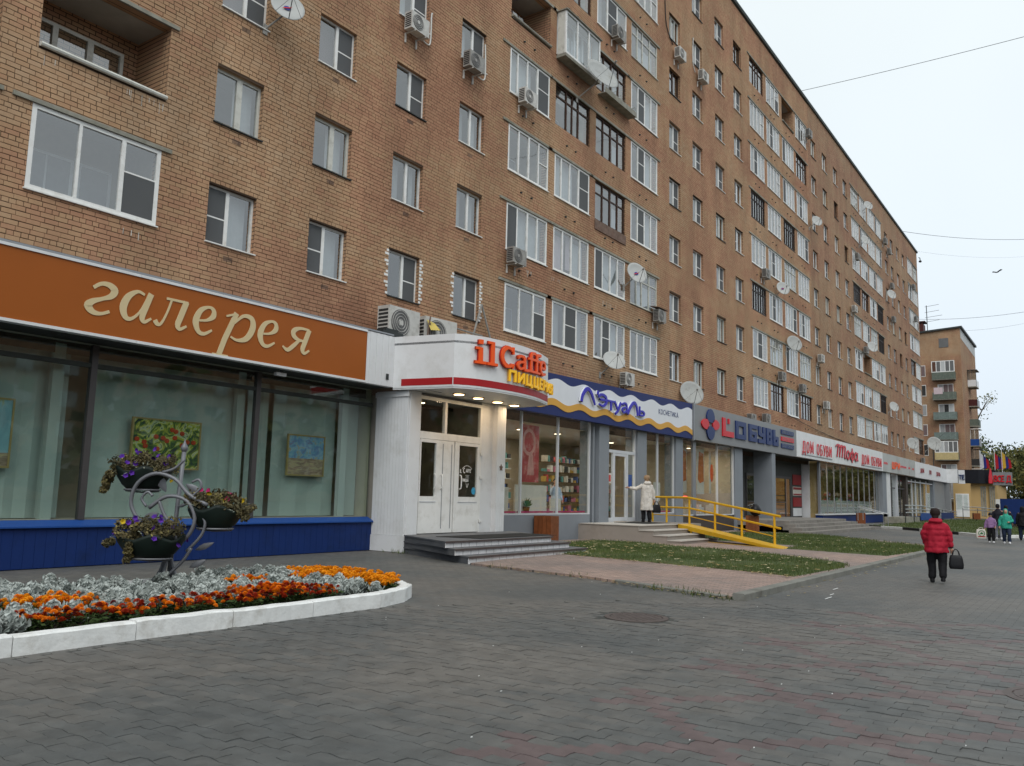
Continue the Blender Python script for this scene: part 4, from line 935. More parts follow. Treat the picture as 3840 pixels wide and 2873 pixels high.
for q in range(4):
    mb = MB(); a = 21.11+q*.112; mb.box(a, 15.289, .46, a+.106, 15.299, 4.36); part('panel_rib', mb, 'white_panel', caf)
mb = MB(); mb.box(20.50, 15.46, .45, 21.10, 15.55, 4.37); part('wall_panel', mb, 'white_panel', caf)
fr = MB(); fr.box(17.58, 15.44, .46, 17.66, 15.54, 4.3); fr.box(20.42, 15.44, .46, 20.50, 15.54, 4.3); fr.box(17.66, 15.44, 4.2, 20.42, 15.54, 4.3); fr.box(17.66, 15.44, 3.10, 20.42, 15.54, 3.30); fr.box(18.72, 15.44, 3.3, 18.82, 15.54, 4.2)
part('door_frame', fr, 'pvc', caf)
pane(caf, 17.66, 18.72, 3.3, 4.2, 15.5, 'shop_glass', 'transom_light'); pane(caf, 18.82, 20.42, 3.3, 4.2, 15.5, 'shop_glass', 'transom_light')
def leaf(x0, x1, gx0, gx1):
    d = MB(); y0, y1 = 15.43, 15.50
    d.box(x0, y0, .48, gx0, y1, 3.09); d.box(gx1, y0, .48, x1, y1, 3.09); d.box(gx0, y0, 3.0, gx1, y1, 3.09); d.box(gx0, y0, .48, gx1, y1, 1.50)
    dr = part('door', d, 'pvc', caf); pane(dr, gx0, gx1, 1.5, 3.0, 15.47, 'shop_glass')
    g_ = MB(); g_.box(gx0-.02, 15.418, 1.34, gx1+.02, 15.429, 1.36); part('door_bead', g_, 'alu_white', dr); return dr
dl = leaf(17.67, 18.52, 17.72, 18.37)
mid = MB(); mid.box(18.53, 15.44, .48, 19.18, 15.49, 3.09); part('fixed_panel', mid, 'pvc', caf)
mb = MB(); mb.box(18.66, 15.43, .6, 18.68, 15.439, 3.0); mb.box(19.06, 15.43, .6, 19.08, 15.439, 3.0); part('door_bead', mb, 'alu', caf)
dr_ = leaf(19.22, 20.41, 19.42, 20.30)
for x, d in ((18.30, dl), (18.60, dl), (19.46, dr_)):
    mb = MB(); mb.tube([(x, 15.43, 1.72), (x, 15.37, 1.74), (x-.01, 15.35, 1.80), (x-.01, 15.35, 2.05), (x, 15.37, 2.11), (x, 15.43, 2.13)], .018, 6); part('handle', mb, 'pvc', d)
for z in (.75, 2.05, 2.75):
    mb = MB(); mb.box(20.44, 15.41, z, 20.50, 15.43, z+.1); mb.box(20.50, 15.40, z+.02, 20.56, 15.455, z+.05); part('hinge', mb, 'pvc', dr_)
# sticker lettering on the right door glass
lg = thing('door_sticker', 'white cafe lettering with a cone and blue round sticker on right door glass', 'sticker', (19.86, 15.46, 2.0))
for txt, x, z, s in (('IL', 19.50, 2.20, .11), ('C', 19.66, 2.20, .15), ('AFFE', 19.79, 2.22, .10), ('ПИЦЦА', 19.63, 1.95, .085)): write(lg, txt, x, 15.458, z, s, s*.17, .003, 'pvc', .8, .16)
mb = MB()
for z, w in ((2.13, .2), (2.10, .14), (2.06, .2)): mb.box(19.86-w/2, 15.455, z, 19.86+w/2, 15.458, z+.008)
part('rule', mb, 'pvc', lg)
mb = MB(); ribbon(mb, [(a, b_, .014) for a, b_ in arc(19.84, 2.22, .26, .2, 150, 30, 10)], 15.455, 15.458); part('arch', mb, 'pvc', lg)
mb = MB(); ribbon(mb, [(19.80, 1.90, .018), (19.86, 1.78, .018), (19.92, 1.90, .018)], 15.455, 15.458); part('cone', mb, 'pvc', lg)
pm('sticker_blue', (.05, .32, .52), .4, var=.15, vs_=12)
mb = MB(); mb.lathe([(.1, 0), (.1, .004)], (0, 0, 0), 20); mb.v = [(20.18+a, 15.458-c, 1.68+b_*1.1) for a, b_, c in mb.v]; part('round_badge', mb, 'sticker_blue', lg)
# star badge on the pier
mb = MB(); P = []
for q in range(10): r = .10 if q % 2 == 0 else .055; a = math.pi/2+q*math.pi/5; P.append((21.33+r*math.cos(a), 15.286, 2.42+r*1.15*math.sin(a)))
mb.extr(P, (0, -.012, 0)); solo('star_badge', mb, 'rusty', 'small brown star badge on the white pier right of the cafe door', 'badge', loc=(21.33, 15.286, 2.42))
room_box(caf, 17.2, 21.0, 15.56, 19.5, .46, 4.3, ('room', 'dark_brown', 'ceiling'))
for x, y in ((18.0, 16.4), (19.0, 16.6)): lamp_disc(caf, x, y, 4.29, .1, 'lamp_face')
# canopy
can = thing('cafe_canopy', 'white curved cafe canopy with red stripe over the entrance', 'canopy', (19, 14.5, 4.4))
cv = [(16.86, 15.8), (17.22, 13.97)] + catmull([(17.22, 13.97), (17.75, 13.62), (18.7, 13.45), (19.7, 13.43), (20.7, 13.58), (21.85, 13.95)], 4)[1:] + [(22.3, 15.8)]
def fascia(nm, idx, z0, z1, push, mat, t=.05):
    mb = MB(); P = [Vector(cv[i]) for i in idx]
    nn = []
    for i, p in enumerate(P):
        d = (P[min(i+1, len(P)-1)]-P[max(i-1, 0)]).normalized(); nn.append(Vector((d.y, -d.x)))   # outward (towards the street)
    o_ = [p+n_*push for p, n_ in zip(P, nn)]; i_ = [p-n_*t for p, n_ in zip(P, nn)]; N = len(P)
    vs = [(*p, z0) for p in o_]+[(*p, z1) for p in o_]+[(*p, z1) for p in i_]+[(*p, z0) for p in i_]; fs = []
    for k in range(N-1):
        for r in range(4): fs.append((r*N+k, r*N+k+1, ((r+1) % 4)*N+k+1, ((r+1) % 4)*N+k))
    fs += [(0, N, 2*N, 3*N), (N-1, 4*N-1, 3*N-1, 2*N-1)]; mb.add(vs, fs); return part(nm, mb, mat, can)
NL = len(cv); front = list(range(1, NL-1))
fascia('fascia', [0, 1], 4.37, 5.84, 0, 'white_panel'); fascia('fascia', front, 4.37, 5.84, 0, 'white_panel'); fascia('fascia', [NL-2, NL-1], 4.37, 5.84, 0, 'white_panel')
def sub_run(a, b_, f0, f1):
    A, B = Vector(a), Vector(b_); return [tuple(A+(B-A)*f0), tuple(A+(B-A)*f1)]
keep = list(cv); cv += sub_run(cv[0], cv[1], .14, .985); fascia('red_stripe', [NL, NL+1], 4.47, 4.66, .006, 'red_stripe', -.001); cv = keep
fascia('red_stripe', front[:], 4.47, 4.66, .006, 'red_stripe', -.001)
mb = MB(); mb.prism([(x, y) for x, y in cv], 4.385, 4.42); part('soffit', mb, 'white_panel', can)
mb = MB(); mb.prism([(x, y) for x, y in cv], 5.60, 5.66); part('roof', mb, 'alu', can)
for x, y in ((18.42, 14.72), (19.42, 14.80), (20.50, 14.88), (21.50, 14.95)): lamp_disc(can, x, y, 4.384, .15, 'lamp_face', 6, (1, .72, .45), 'soffit_lamp')
mb = MB(); mb.box(17.35, 15.0, 4.378, 18.0, 15.02, 4.3845); part('soffit_joint', mb, 'darkmetal', can)
# letters standing on the curved fascia
def on_curve(s):
    P = [Vector(cv[i]) for i in front]; acc = 0
    for a, b_ in zip(P[:-1], P[1:]):
        L = (b_-a).length
        if acc+L >= s: d = (b_-a).normalized(); return a+d*(s-acc), math.atan2(d.y, d.x)
        acc += L
    d = (P[-1]-P[-2]).normalized(); return P[-1]+d*(s-acc), math.atan2(d.y, d.x)
SL = {
 'i': (.34, [[(.17, .02, .20), (.17, .66, .20)], [(.0, .05, .11), (.34, .05, .11)], [(.02, .62, .10), (.17, .62, .10)], [(.17, .80, .21), (.17, .98, .21)]]),
 'l': (.36, [[(.19, .02, .20), (.19, .98, .20)], [(.0, .05, .11), (.38, .05, .11)], [(.02, .93, .11), (.19, .93, .11)]]),
 'C': (.66, [[(a, b_, .19 if 100 < t < 260 else .13) for (a, b_), t in zip(arc(.36, .5, .27, .42, 48, 312, 18), [48+264*k/18 for k in range(19)])], [(.58, .98, .09), (.58, .66, .10)], [(.56, .02, .06), (.60, .22, .08)]]),
 'a': (.52, [catmull([(.08, .56, .15), (.20, .66, .11), (.34, .62, .15), (.38, .48, .18), (.38, .06, .18)], 4), [(.36, .06, .13), (.54, .06, .11)], catmull([(.36, .40, .09), (.16, .36, .13), (.07, .20, .17), (.18, .06, .12), (.36, .16, .08)], 4)]),
 'f': (.42, [catmull([(.18, .02, .18), (.18, .7, .18), (.24, .90, .14), (.44, .93, .13)], 4), [(.0, .05, .10), (.38, .05, .10)], [(.02, .62, .10), (.38, .62, .10)]]),
 'e': (.50, [catmull([(.08, .36, .10), (.42, .36, .10)], 2), catmull([(.42, .38, .12), (.38, .60, .14), (.24, .67, .11), (.08, .52, .18), (.06, .24, .20), (.20, .06, .14), (.44, .14, .09)], 4)]),
}
ts = thing('cafe_letters', 'orange three-dimensional cafe name letters on the curved white canopy', 'lettering', (20, 13.5, 5.0))
def at_x(X):
    P = [Vector(cv[i]) for i in front]
    for a, b_ in zip(P[:-1], P[1:]):
        if a.x <= X <= b_.x: d = b_-a; return a+d*((X-a.x)/d.x), math.atan2(d.y, d.x)
    d = P[-1]-P[-2]; return P[-1]+d*((X-P[-1].x)/d.x), math.atan2(d.y, d.x)
for ch, xa, xb, z, H in (('i', 17.63, 18.00, 5.07, .67), ('l', 18.02, 18.40, 5.07, .66), ('C', 18.50, 19.16, 5.08, .63), ('a', 19.18, 19.82, 5.10, .62), ('f', 19.82, 20.28, 5.12, .62), ('f', 20.20, 20.66, 5.13, .61), ('e', 20.62, 21.22, 5.14, .63)):
    p, ang = at_x((xa+xb)/2); k = (xb-xa)/math.cos(ang)/(SL[ch][0]*H)*.97; mb = glyph_mesh(SL[ch][1], H, .1, .09, ['letter_orange', 'red_stripe'], k, 0, back=.02)
    h_ = (xb-xa)/2/math.cos(ang); mb.v = [(a-h_, b_, c) for a, b_, c in mb.v]
    link('letter', mb.mesh('letter', ['letter_orange', 'red_stripe']), ts, Vector((p.x+.03*math.sin(ang), p.y-.03*math.cos(ang), z))-wloc(ts), (0, 0, ang))
tp = thing('pizzeria_letters', 'yellow block letters below the orange cafe name on the canopy', 'lettering', (21, 13.6, 4.7))
tw = sum(GL[ch][0]+.14 for ch in 'ПИЦЦЕРИЯ'); X = 18.92
for ch in 'ПИЦЦЕРИЯ':
    a, stk = GL[ch]; H = .31; dx = (a+.14)/tw*3.35; p, ang = at_x(X+dx/2); wd = dx/math.cos(ang); mb = glyph_mesh(stk, H, .066, .07, ['letter_yellow', 'wave_orange'], wd/H*.9/(a+.14), 0, back=.03)
    mb.v = [(u-wd/2, v, w) for u, v, w in mb.v]
    link('letter', mb.mesh('letter', ['letter_yellow', 'wave_orange']), tp, Vector((p.x+.03*math.sin(ang), p.y-.03*math.cos(ang), 4.73))-wloc(tp), (0, 0, ang)); X += dx
# cafe steps: three, dark nosing over white tiles
cs = thing('cafe_steps', 'three cafe entrance steps with dark treads and white tiled risers', 'steps', (18, 12.5, 0))
LEV = [(.47, 12.75, 15.62, 20.35), (.315, 12.40, 15.55, 20.75), (.16, 12.05, 15.62, 21.1)]
for q, (z, yf, xl, xr) in enumerate(LEV):
    z0 = LEV[q+1][0] if q < 2 else -.02
    mb = MB(); mb.prism([(xl+.03, yf+.03), (xr-.03, yf+.03), (22.0, 15.28), (17.0, 15.28)], z0-.001, z-.035); part('step', mb, 'step_grey', cs)
    mb = MB(); mb.prism([(xl, yf-.02), (xr, yf-.02), (22.0, 15.27), (16.96, 15.27)], z-.034, z); part('tread', mb, ['step_grey'], cs)
    mb = MB(); mb.box(xl-.005, yf-.028, z-.040, xr+.005, yf-.021, z+.001); part('nosing', mb, 'tile_nosing', cs)
    x = xl+.03
    while x < xr-.06:
        mb = MB(); mb.box(x, yf+.016, z0+.003, min(x+.288, xr-.03), yf+.029, z-.040); part('riser_tile', mb, 'step_tile', cs); x += .308
mb = MB(); mb.prism([(17.3, 12.95), (20.9, 12.95), (20.9, 14.2), (17.0, 14.2)], .471, .482); solo('door_mat', mb, 'doormat', 'black rubber doormat on the cafe steps', 'doormat', loc=(19, 13.5, .47))
# ------------------------------------------------------------------ cosmetics shop (blue sign)
s2 = thing('cosmetics_shopfront', 'grey cosmetics shopfront with lit interior and glass door', 'shopfront', (29, 16.15, 0))
mb = MB(); mb.box(21.6, 16.12, 0, 28.40, 16.5, .93); part('base_wall', mb, 'shop_grey', s2)
mb = MB(); mb.box(33.1, 16.12, 0, 36.2, 16.5, .93); part('base_wall', mb, 'shop_grey', s2)
for a, c, y0 in ((28.40, 28.92, 16.25), (28.92, 29.72, 16.02), (32.26, 33.12, 16.02), (36.2, 36.98, 16.02)):
    mb = MB(); mb.box(a, y0, 0, c, 16.6, 4.6); part('pier', mb, 'shop_grey', s2)
for x in (22.3, 23.68, 26.05, 28.35, 33.16, 34.46, 36.15): vbar(s2, x, 16.16, .93, 4.45, .06, .09, 'alu_white')
for a, c in ((21.6, 22.27), (22.33, 23.65), (23.71, 26.02), (26.08, 28.32), (33.19, 34.43), (34.49, 36.12)):
    pane(s2, a, c, .97, 4.45, 16.17); hbar(s2, a, c, 16.16, .95, .05, .08, 'alu_white', 'sill_bar'); sheet(s2, a, c, .99, 1.05, 16.3, 'pink_trim', 'window_trim')
fr = MB(); fr.box(29.72, 16.12, .62, 29.78, 16.22, 4.45); fr.box(32.18, 16.12, .62, 32.26, 16.22, 4.45); fr.box(29.78, 16.12, 3.38, 32.18, 16.22, 3.50); fr.box(30.26, 16.12, .62, 30.36, 16.22, 3.38); fr.box(31.46, 16.12, .62, 31.58, 16.22, 3.38); fr.box(29.78, 16.12, .62, 30.26, 16.22, .78); fr.box(31.58, 16.12, .62, 32.18, 16.22, .78)
part('door_frame', fr, 'alu_white', s2)
d = MB(); d.box(30.37, 16.13, .64, 30.45, 16.19, 3.37); d.box(31.37, 16.13, .64, 31.45, 16.19, 3.37); d.box(30.45, 16.13, 3.27, 31.37, 16.19, 3.37); d.box(30.45, 16.13, .64, 31.37, 16.19, .80)
dr = part('door', d, 'alu_white', s2); pane(dr, 30.45, 31.37, .8, 3.27, 16.16); mb = MB(); mb.tube([(31.15, 16.08, 1.5), (31.15, 16.08, 2.7)], .02, 6); part('handle', mb, 'steel', dr)
for a, c, z0, z1 in ((29.78, 30.26, .78, 3.38), (31.58, 32.18, .78, 3.38), (29.78, 32.18, 3.5, 4.45)): pane(s2, a, c, z0, z1, 16.17)
pm('notice_red', (.5, .06, .05), .5); pm('notice_blue', (.03, .08, .28), .5)
sheet(s2, 29.86, 30.16, 2.15, 2.55, 16.16, 'poster_white', 'notice'); sheet(s2, 29.93, 30.09, 2.22, 2.48, 16.145, 'notice_red', 'notice_mark'); sheet(s2, 31.68, 31.98, 1.95, 2.45, 16.16, 'notice_blue', 'notice'); sheet(s2, 31.68, 31.98, 2.46, 2.54, 16.16, 'notice_blue', 'notice')
room_box(s2, 21.6, 36.9, 16.3, 22.0, .6, 4.12)
for x, y in ((23.2, 17.4), (24.4, 19.5), (26.6, 18.2), (29.0, 18.0), (30.2, 20.0), (31.0, 17.2), (34.5, 18.5), (27.5, 20.5)): lamp_disc(s2, x, y, 4.11, .14, 'lamp_white', 26, (1, .86, .66))
rs = random.Random(9); cols = []
for q, c in enumerate(((.5, .1, .1), (.1, .16, .42), (.62, .58, .5), (.5, .34, .1), (.05, .05, .06), (.12, .3, .3), (.55, .2, .3), (.7, .7, .68))): pm('pack%d' % q, c, .5); cols.append('pack%d' % q)
def shelving(x0, x1, y, z0, n_, host, step=.42, fill=1.0, rot=False):
    for k in range(n_):
        z = z0+k*step; mb = MB(); mb.box(x0, y, z, x1, y+.35, z+.03); part('shelf', mb, 'shelf_brown' if rot else 'alu_white', host)
        x = x0+.05
        while x < x1-.15:
            w, h = rs.uniform(.08, .24), rs.uniform(.1, .3)
            if rs.random() < fill: mb = MB(); mb.box(x, y+.04, z+.031, x+w, y+.24, z+.031+h); part('goods', mb, rs.choice(cols), host)
            x += w+rs.uniform(.03, .1)
sh = thing('display_shelves', 'shelves of small boxes inside the lit cosmetics shop', 'shelves', (25, 21, .6)); shelving(22.0, 29.5, 20.6, 1.0, 6, sh)
sh = thing('display_shelves', 'shelves seen through the glass door of the cosmetics shop', 'shelves', (32, 20, .6)); shelving(30.0, 36.0, 19.2, .9, 6, sh, rot=True)
for x0, x1, z1 in ((22.6, 23.5, 1.85), (23.9, 25.9, 1.95), (26.2, 26.9, 1.5)):
    mb = MB(); mb.box(x0, 16.5, .62, x1, 16.56, z1); solo('display_board', mb, 'poster_white', {22.6: 'white display board in the narrow pane by the white pier', 23.9: 'wide white display board behind the middle shop pane', 26.2: 'low white display board in the right shop pane'}[x0], 'board', loc=(x0, 16.5, .62))
pm('poster_pink', (.55, .27, .24), .5, var=.25, vs_=5)
po = thing('poster', 'tall red poster with a pale figure hanging in the cosmetics shop window', 'poster', (24.6, 16.45, 2.0))
mb = MB(); mb.box(24.1, 16.44, 2.05, 25.25, 16.45, 4.05); part('print', mb, 'poster_red', po)
mb = MB(); ribbon(mb, [(a, b_, .12) for a, b_ in arc(24.6, 3.45, .36, .42, 0, 340, 16)], 16.434, 16.438, True); part('print_ring', mb, 'poster_pink', po)
mb = MB(); mb.add([(24.5, 16.436, 2.3), (24.95, 16.436, 2.3), (24.85, 16.436, 3.0), (24.75, 16.436, 3.15), (24.6, 16.436, 3.0)], [(0, 1, 2, 3, 4)]); part('print_figure', mb, 'poster_pink', po)
mb = MB(); mb.box(34.6, 16.4, 1.5, 35.3, 16.41, 2.3); solo('poster', mb, 'poster_white', 'pale poster low in the pane behind the yellow railing', 'poster', loc=(34.6, 16.4, 1.5))
mb = MB(); mb.box(33.2, 16.4, 2.2, 33.45, 16.41, 3.9); solo('poster', mb, 'poster_red', 'narrow red poster beside the shop door pier', 'poster', loc=(33.2, 16.4, 2.2))
# potted plant in the window
pp = thing('potted_plant', 'small potted plant standing in the cosmetics shop window', 'plant', (24.45, 16.4, 1.0))
mb = MB(); mb.lathe([(.09, 0), (.13, .2), (.12, .2)], (24.45, 16.4, 1.0), 10); part('pot', mb, 'binwood', pp)
mb = MB()
for q in range(40):
    a, e_ = rs.uniform(0, 6.28), rs.uniform(.2, 1.3); L = rs.uniform(.2, .38); dx, dy, dz = math.cos(a)*math.cos(e_)*L, math.sin(a)*math.cos(e_)*L*.4, math.sin(e_)*L
    mb.add([(24.45, 16.4, 1.2), (24.45+dx*.6-.03, 16.4+dy*.6, 1.22+dz*.7), (24.45+dx, 16.4+dy, 1.2+dz), (24.45+dx*.6+.03, 16.4+dy*.6, 1.18+dz*.6)], [(0, 1, 2, 3)])
mb.attr = [rs.random() for _ in mb.f]; part('leaves', mb, 'grass', pp)
sg2 = thing('cosmetics_sign', 'blue signboard with white and orange waves and blue lettering', 'sign', (30, 15.8, 4.4))
mb = MB(); mb.extr([(21.2, 15.8, 4.43), (37.58, 15.8, 4.43), (37.58, 15.8, 6.10), (21.2, 15.8, 5.86)], (0, .25, 0)); part('board', mb, 'navy', sg2)
def wv(x, base, slope, amp, ph, per): return base+slope*(x-30)+amp*math.sin(2*math.pi*(x-ph)/per)
XS = [21.25+i*(37.55-21.25)/130 for i in range(131)]
top = [wv(x, 5.72, .010, .085, 24.9, 1.95) for x in XS]; mid_ = [wv(x, 4.93, -.003, .085, 24.6, 1.95) for x in XS]; low = [wv(x, 4.69, -.003, .085, 24.6, 1.95) for x in XS]
def band(lo, hi, y, mat, nm):
    mb = MB()
    for i in range(130): mb.quad((XS[i], y, lo[i]), (XS[i+1], y, lo[i+1]), (XS[i+1], y, hi[i+1]), (XS[i], y, hi[i]))
    for i in range(130): mb.quad((XS[i], y, hi[i]), (XS[i+1], y, hi[i+1]), (XS[i+1], 15.805, hi[i+1]), (XS[i], 15.805, hi[i])); mb.quad((XS[i+1], y, lo[i+1]), (XS[i], y, lo[i]), (XS[i], 15.805, lo[i]), (XS[i+1], 15.805, lo[i+1]))
    return part(nm, mb, mat, sg2)
band(low, top, 15.790, 'wave_white', 'white_wave'); band(low, mid_, 15.780, 'wave_orange', 'orange_wave')
ET = [('Л', 26.95, 28.02, 5.10, .50, [catmull([(.0, .0, .17), (.10, .5, .18), (.40, .95, .20), (.66, .80, .20), (.86, .35, .16), (1.0, -.05, .10)], 5)]), ('Э', 28.20, 28.98, 5.08, .42, [catmull([(.05, .72, .14), (.35, .98, .16), (.80, .85, .20), (.90, .40, .20), (.55, .03, .16), (.10, .14, .10)], 5), [(.25, .55, .15), (.85, .55, .15)], [(-.05, .88, .14), (.02, 1.2, .16)]]),
      ('т', 28.98, 29.55, 4.98, .36, [[(.0, .93, .15), (1.0, .93, .15)], [(.5, .95, .22), (.5, .0, .20)]]), ('у', 29.52, 30.15, 4.98, .36, [[(.05, 1.0, .2), (.45, .3, .2)], [(.95, 1.0, .2), (.45, .0, .2), (.15, -.25, .16)]]),
      ('а', 30.15, 30.72, 4.99, .36, [catmull([(.1, .8, .14), (.4, 1.0, .15), (.8, .85, .2), (.85, .0, .2)], 5), catmull([(.8, .6, .12), (.3, .5, .15), (.1, .25, .2), (.35, .05, .15), (.8, .25, .1)], 5)]),
      ('Л', 30.70, 31.78, 4.97, .48, [catmull([(.0, .0, .16), (.18, .5, .18), (.52, .98, .20), (.74, .80, .18), (.84, .35, .16), (.86, .02, .14)], 5)]), ('ь', 31.72, 32.28, 5.0, .36, [[(.1, 1.0, .2), (.1, .05, .2)], catmull([(.1, .5, .12), (.6, .52, .16), (.9, .32, .2), (.7, .08, .16), (.1, .07, .14)], 5)])]
for ch, xa, xb, z, H, stk in ET:
    H *= 1.1; mb = glyph_mesh([[(p[0], p[1], p[2]*1.25) for p in q_] for q_ in stk], H, .08, .10, ['letter_blue', 'wave_white'], (xb-xa)/H*.95, 0, back=.05); link('letter', mb.mesh('letter', ['letter_blue', 'wave_white']), sg2, Vector((xa, 15.775, z))-wloc(sg2))
write(sg2, 'КОСМЕТИКА', 33.82, 15.788, 5.28, .22, .035, .004, 'letter_navy', .78, .16, fit=2.15)
write(sg2, 'Я', 24.95, 15.788, 5.22, .26, .042, .004, 'letter_navy', .9)
# landing, steps and ramp
ls = thing('shop_steps', 'beige stone landing with four steps before the glass shop door', 'steps', (28, 14, 0))
SY = [(.62, 13.62), (.465, 13.05), (.31, 12.52), (.155, 12.03)]
for q, (z, yf) in enumerate(SY):
    yb = 16.1 if q == 0 else SY[q-1][1]+.0; z0 = -.02
    mb = MB(); mb.box(27.55, yf+.02, z0, 31.05, yb+.02, z-.03); part('step', mb, 'beige_stone', ls)
    mb = MB(); mb.box(27.52, yf-.02, z-.029, 31.05, (16.02 if q == 0 else yb+.0), z); part('tread', mb, 'beige_top', ls)
mb = MB(); mb.box(31.055, 13.6, -.02, 33.2, 16.02, .615); part('landing', mb, 'beige_stone', ls)
mb = MB(); mb.box(29.4, 14.2, .6205, 31.6, 15.6, .63); solo('door_mat', mb, 'doormat', 'black doormat on the beige landing by the shop door', 'doormat', loc=(30, 15, .62))
mb = MB(); mb.tube([(28.62, 16.12, 4.3), (28.62, 16.12, .22), (28.60, 16.02, .06)], .05, 8); solo('drain_pipe', mb, 'shop_grey', 'grey rain pipe in the corner beside the beige landing', 'pipe', loc=(28.62, 16.12, 0))
rm = thing('wheelchair_ramp', 'yellow metal ramp with handrails beside the beige shop steps', 'ramp', (30.5, 11, 0))
RX0, RX1, RY0, RY1 = 30.85, 31.95, 13.58, 9.05
def sk(x, y): return x+(min(y, RY0)-RY0)*.54          # the ramp runs slightly askew to the steps
def skew(mb): mb.v = [(sk(x, y), y, z) for x, y, z in mb.v]; return mb
for xx in (RX0, RX1-.08): mb = MB(); mb.extr([(xx, RY0, .45), (xx, RY0, .63), (xx, RY1-.25, .03), (xx, RY1+.15, .0)], (.08, 0, 0)); part('ramp_side', skew(mb), 'rail_yellow', rm)
mb = MB(); mb.extr([(RX0+.08, RY0, .60), (RX0+.08, RY0, .62), (RX0+.08, RY1-.35, .03), (RX0+.08, RY1-.35, .01)], (RX1-RX0-.16, 0, 0)); part('ramp_deck', skew(mb), 'rail_yellow', rm)
for yy in (12.9,):
    for xx in (RX0+.04, RX1-.04):
        zz = .03+.6*(yy-RY1)/(RY0-RY1); mb = MB(); mb.box(xx-.03, yy-.03, -.02, xx+.03, yy+.03, zz); part('leg', skew(mb), 'rail_yellow', rm)
mb = MB(); mb.box(RX0+.01, RY1+.1, .01, RX0+.07, 12.9, .05); part('ground_bar', skew(mb), 'rail_yellow', rm)
def zr(y): return .62 if y > RY0 else .02+.6*(y-RY1)/(RY0-RY1)
def rx(y): return sk(RX1-.04, y)+(max(y, RY0)-RY0)*.54
for yy in (15.7, 14.85, 13.55, 12.2, 10.9, 9.45): mb = MB(); mb.tube([(rx(yy), yy, zr(yy)-.02), (rx(yy), yy, zr(yy)+1.0)], .045, 8); part('post', mb, 'rail_yellow', rm)
for hh, rr in ((1.03, .045), (.62, .038), (.30, .018)):
    P = [(rx(y_), y_, zr(y_)+hh) for y_ in (15.9, 13.58, 9.45-(.25 if hh > .5 else 0))]
    mb = MB(); mb.tube(P, rr, 8); part('handrail' if hh > .5 else 'guard_bar', mb, 'rail_yellow', rm)
# ------------------------------------------------------------------ shoe shop, grey sign
s3 = thing('shoe_shopfront', 'shoe shop window with hanging banners under the grey sign', 'shopfront', (41, 16.15, 0))
mb = MB(); mb.box(36.98, 16.14, 0, 43.9, 16.5, .82); part('base_wall', mb, 'dark_brown', s3)
mb = MB(); mb.box(43.93, 16.05, 0, 45.1, 17.5, 4.5); part('pier', mb, 'shop_grey', s3)
for x, w in ((37.02, .06), (38.6, .35), (41.6, .07), (43.88, .07)): vbar(s3, x, 16.17, .82, 4.45, w, .1, 'alu_white' if w < .2 else 'alu')
for a, c in ((37.05, 38.42), (38.78, 41.56), (41.64, 43.84)): pane(s3, a, c, .86, 4.45, 16.18); hbar(s3, a, c, 16.17, .84, .05, .1, 'alu_white', 'sill_bar')
room_box(s3, 37.0, 43.9, 16.3, 20.5, .5, 4.2)
for x, y in ((38.0, 17.0), (40.4, 17.2), (42.6, 17.4), (39.5, 19.0)): lamp_disc(s3, x, y, 4.19, .10, 'lamp_white', 26, (1, .82, .6))
for x0, x1, z0, lab in ((37.75, 38.75, 1.9, 'long white banner with a brown sandal print nearest the shop corner'), (40.0, 40.95, 1.85, 'long white banner with an orange shoe print in the middle pane'), (41.62, 41.9, 1.9, 'narrow banner edge with a hanging orange shoe cut-out')):
    bn = thing('banner', lab, 'banner', (x0, 16.6, z0)); mb = MB(); mb.box(x0, 16.6, z0, x1, 16.61, 4.2); part('cloth', mb, 'poster_white', bn)
    if x1-x0 > .5: mb = MB(); mb.add([(x0+.12, 16.595, 2.6), (x0+.4, 16.595, 2.4), (x1-.05, 16.595, 2.5), (x1-.08, 16.595, 3.9), (x0+.3, 16.595, 4.0)], [(0, 1, 2, 3, 4)]); part('print', mb, 'poster_orange', bn)
    else: mb = MB(); mb.lathe([(.05, 0), (.2, .2), (.22, .6), (.12, .9)], (x1+.1, 16.6, 2.5), 10, 1, .15); part('shoe_cutout', mb, 'letter_orange', bn)
mb = MB(); mb.box(39.2, 17.2, 1.62, 40.2, 17.25, 1.74); pm('neon', (1, .1, .1), emit=(1, .04, .06), es=5); solo('neon_sign', mb, 'neon', 'small glowing red light strip inside the shoe shop window', 'sign', loc=(39.2, 17.2, 1.62))
for x, z, lab in ((38.9, 1.0, 'left white display block'), (40.1, 1.0, 'middle white display block'), (42.0, 1.1, 'right white display block')):
    mb = MB(); mb.box(x, 16.5, .52, x+.6, 16.95, z+.2); mb.box(x+.1, 16.55, z+.2, x+.38, 16.8, z+.34); solo('display_block', mb, ['poster_white'], lab+' with a shoe box in the shoe shop window', 'display', loc=(x, 16.5, .52))
sg3 = thing('shoe_sign', 'grey signboard with red and blue block letters and a four-petal emblem', 'sign', (46, 15.8, 4.4))
mb = MB(); mb.box(37.7, 15.8, 4.42, 54.3, 16.05, 6.12); part('board', mb, 'grey_panel', sg3)
mb = MB(); mb.box(37.62, 15.74, 4.36, 37.70, 16.05, 6.16); part('edge', mb, 'alu', sg3)
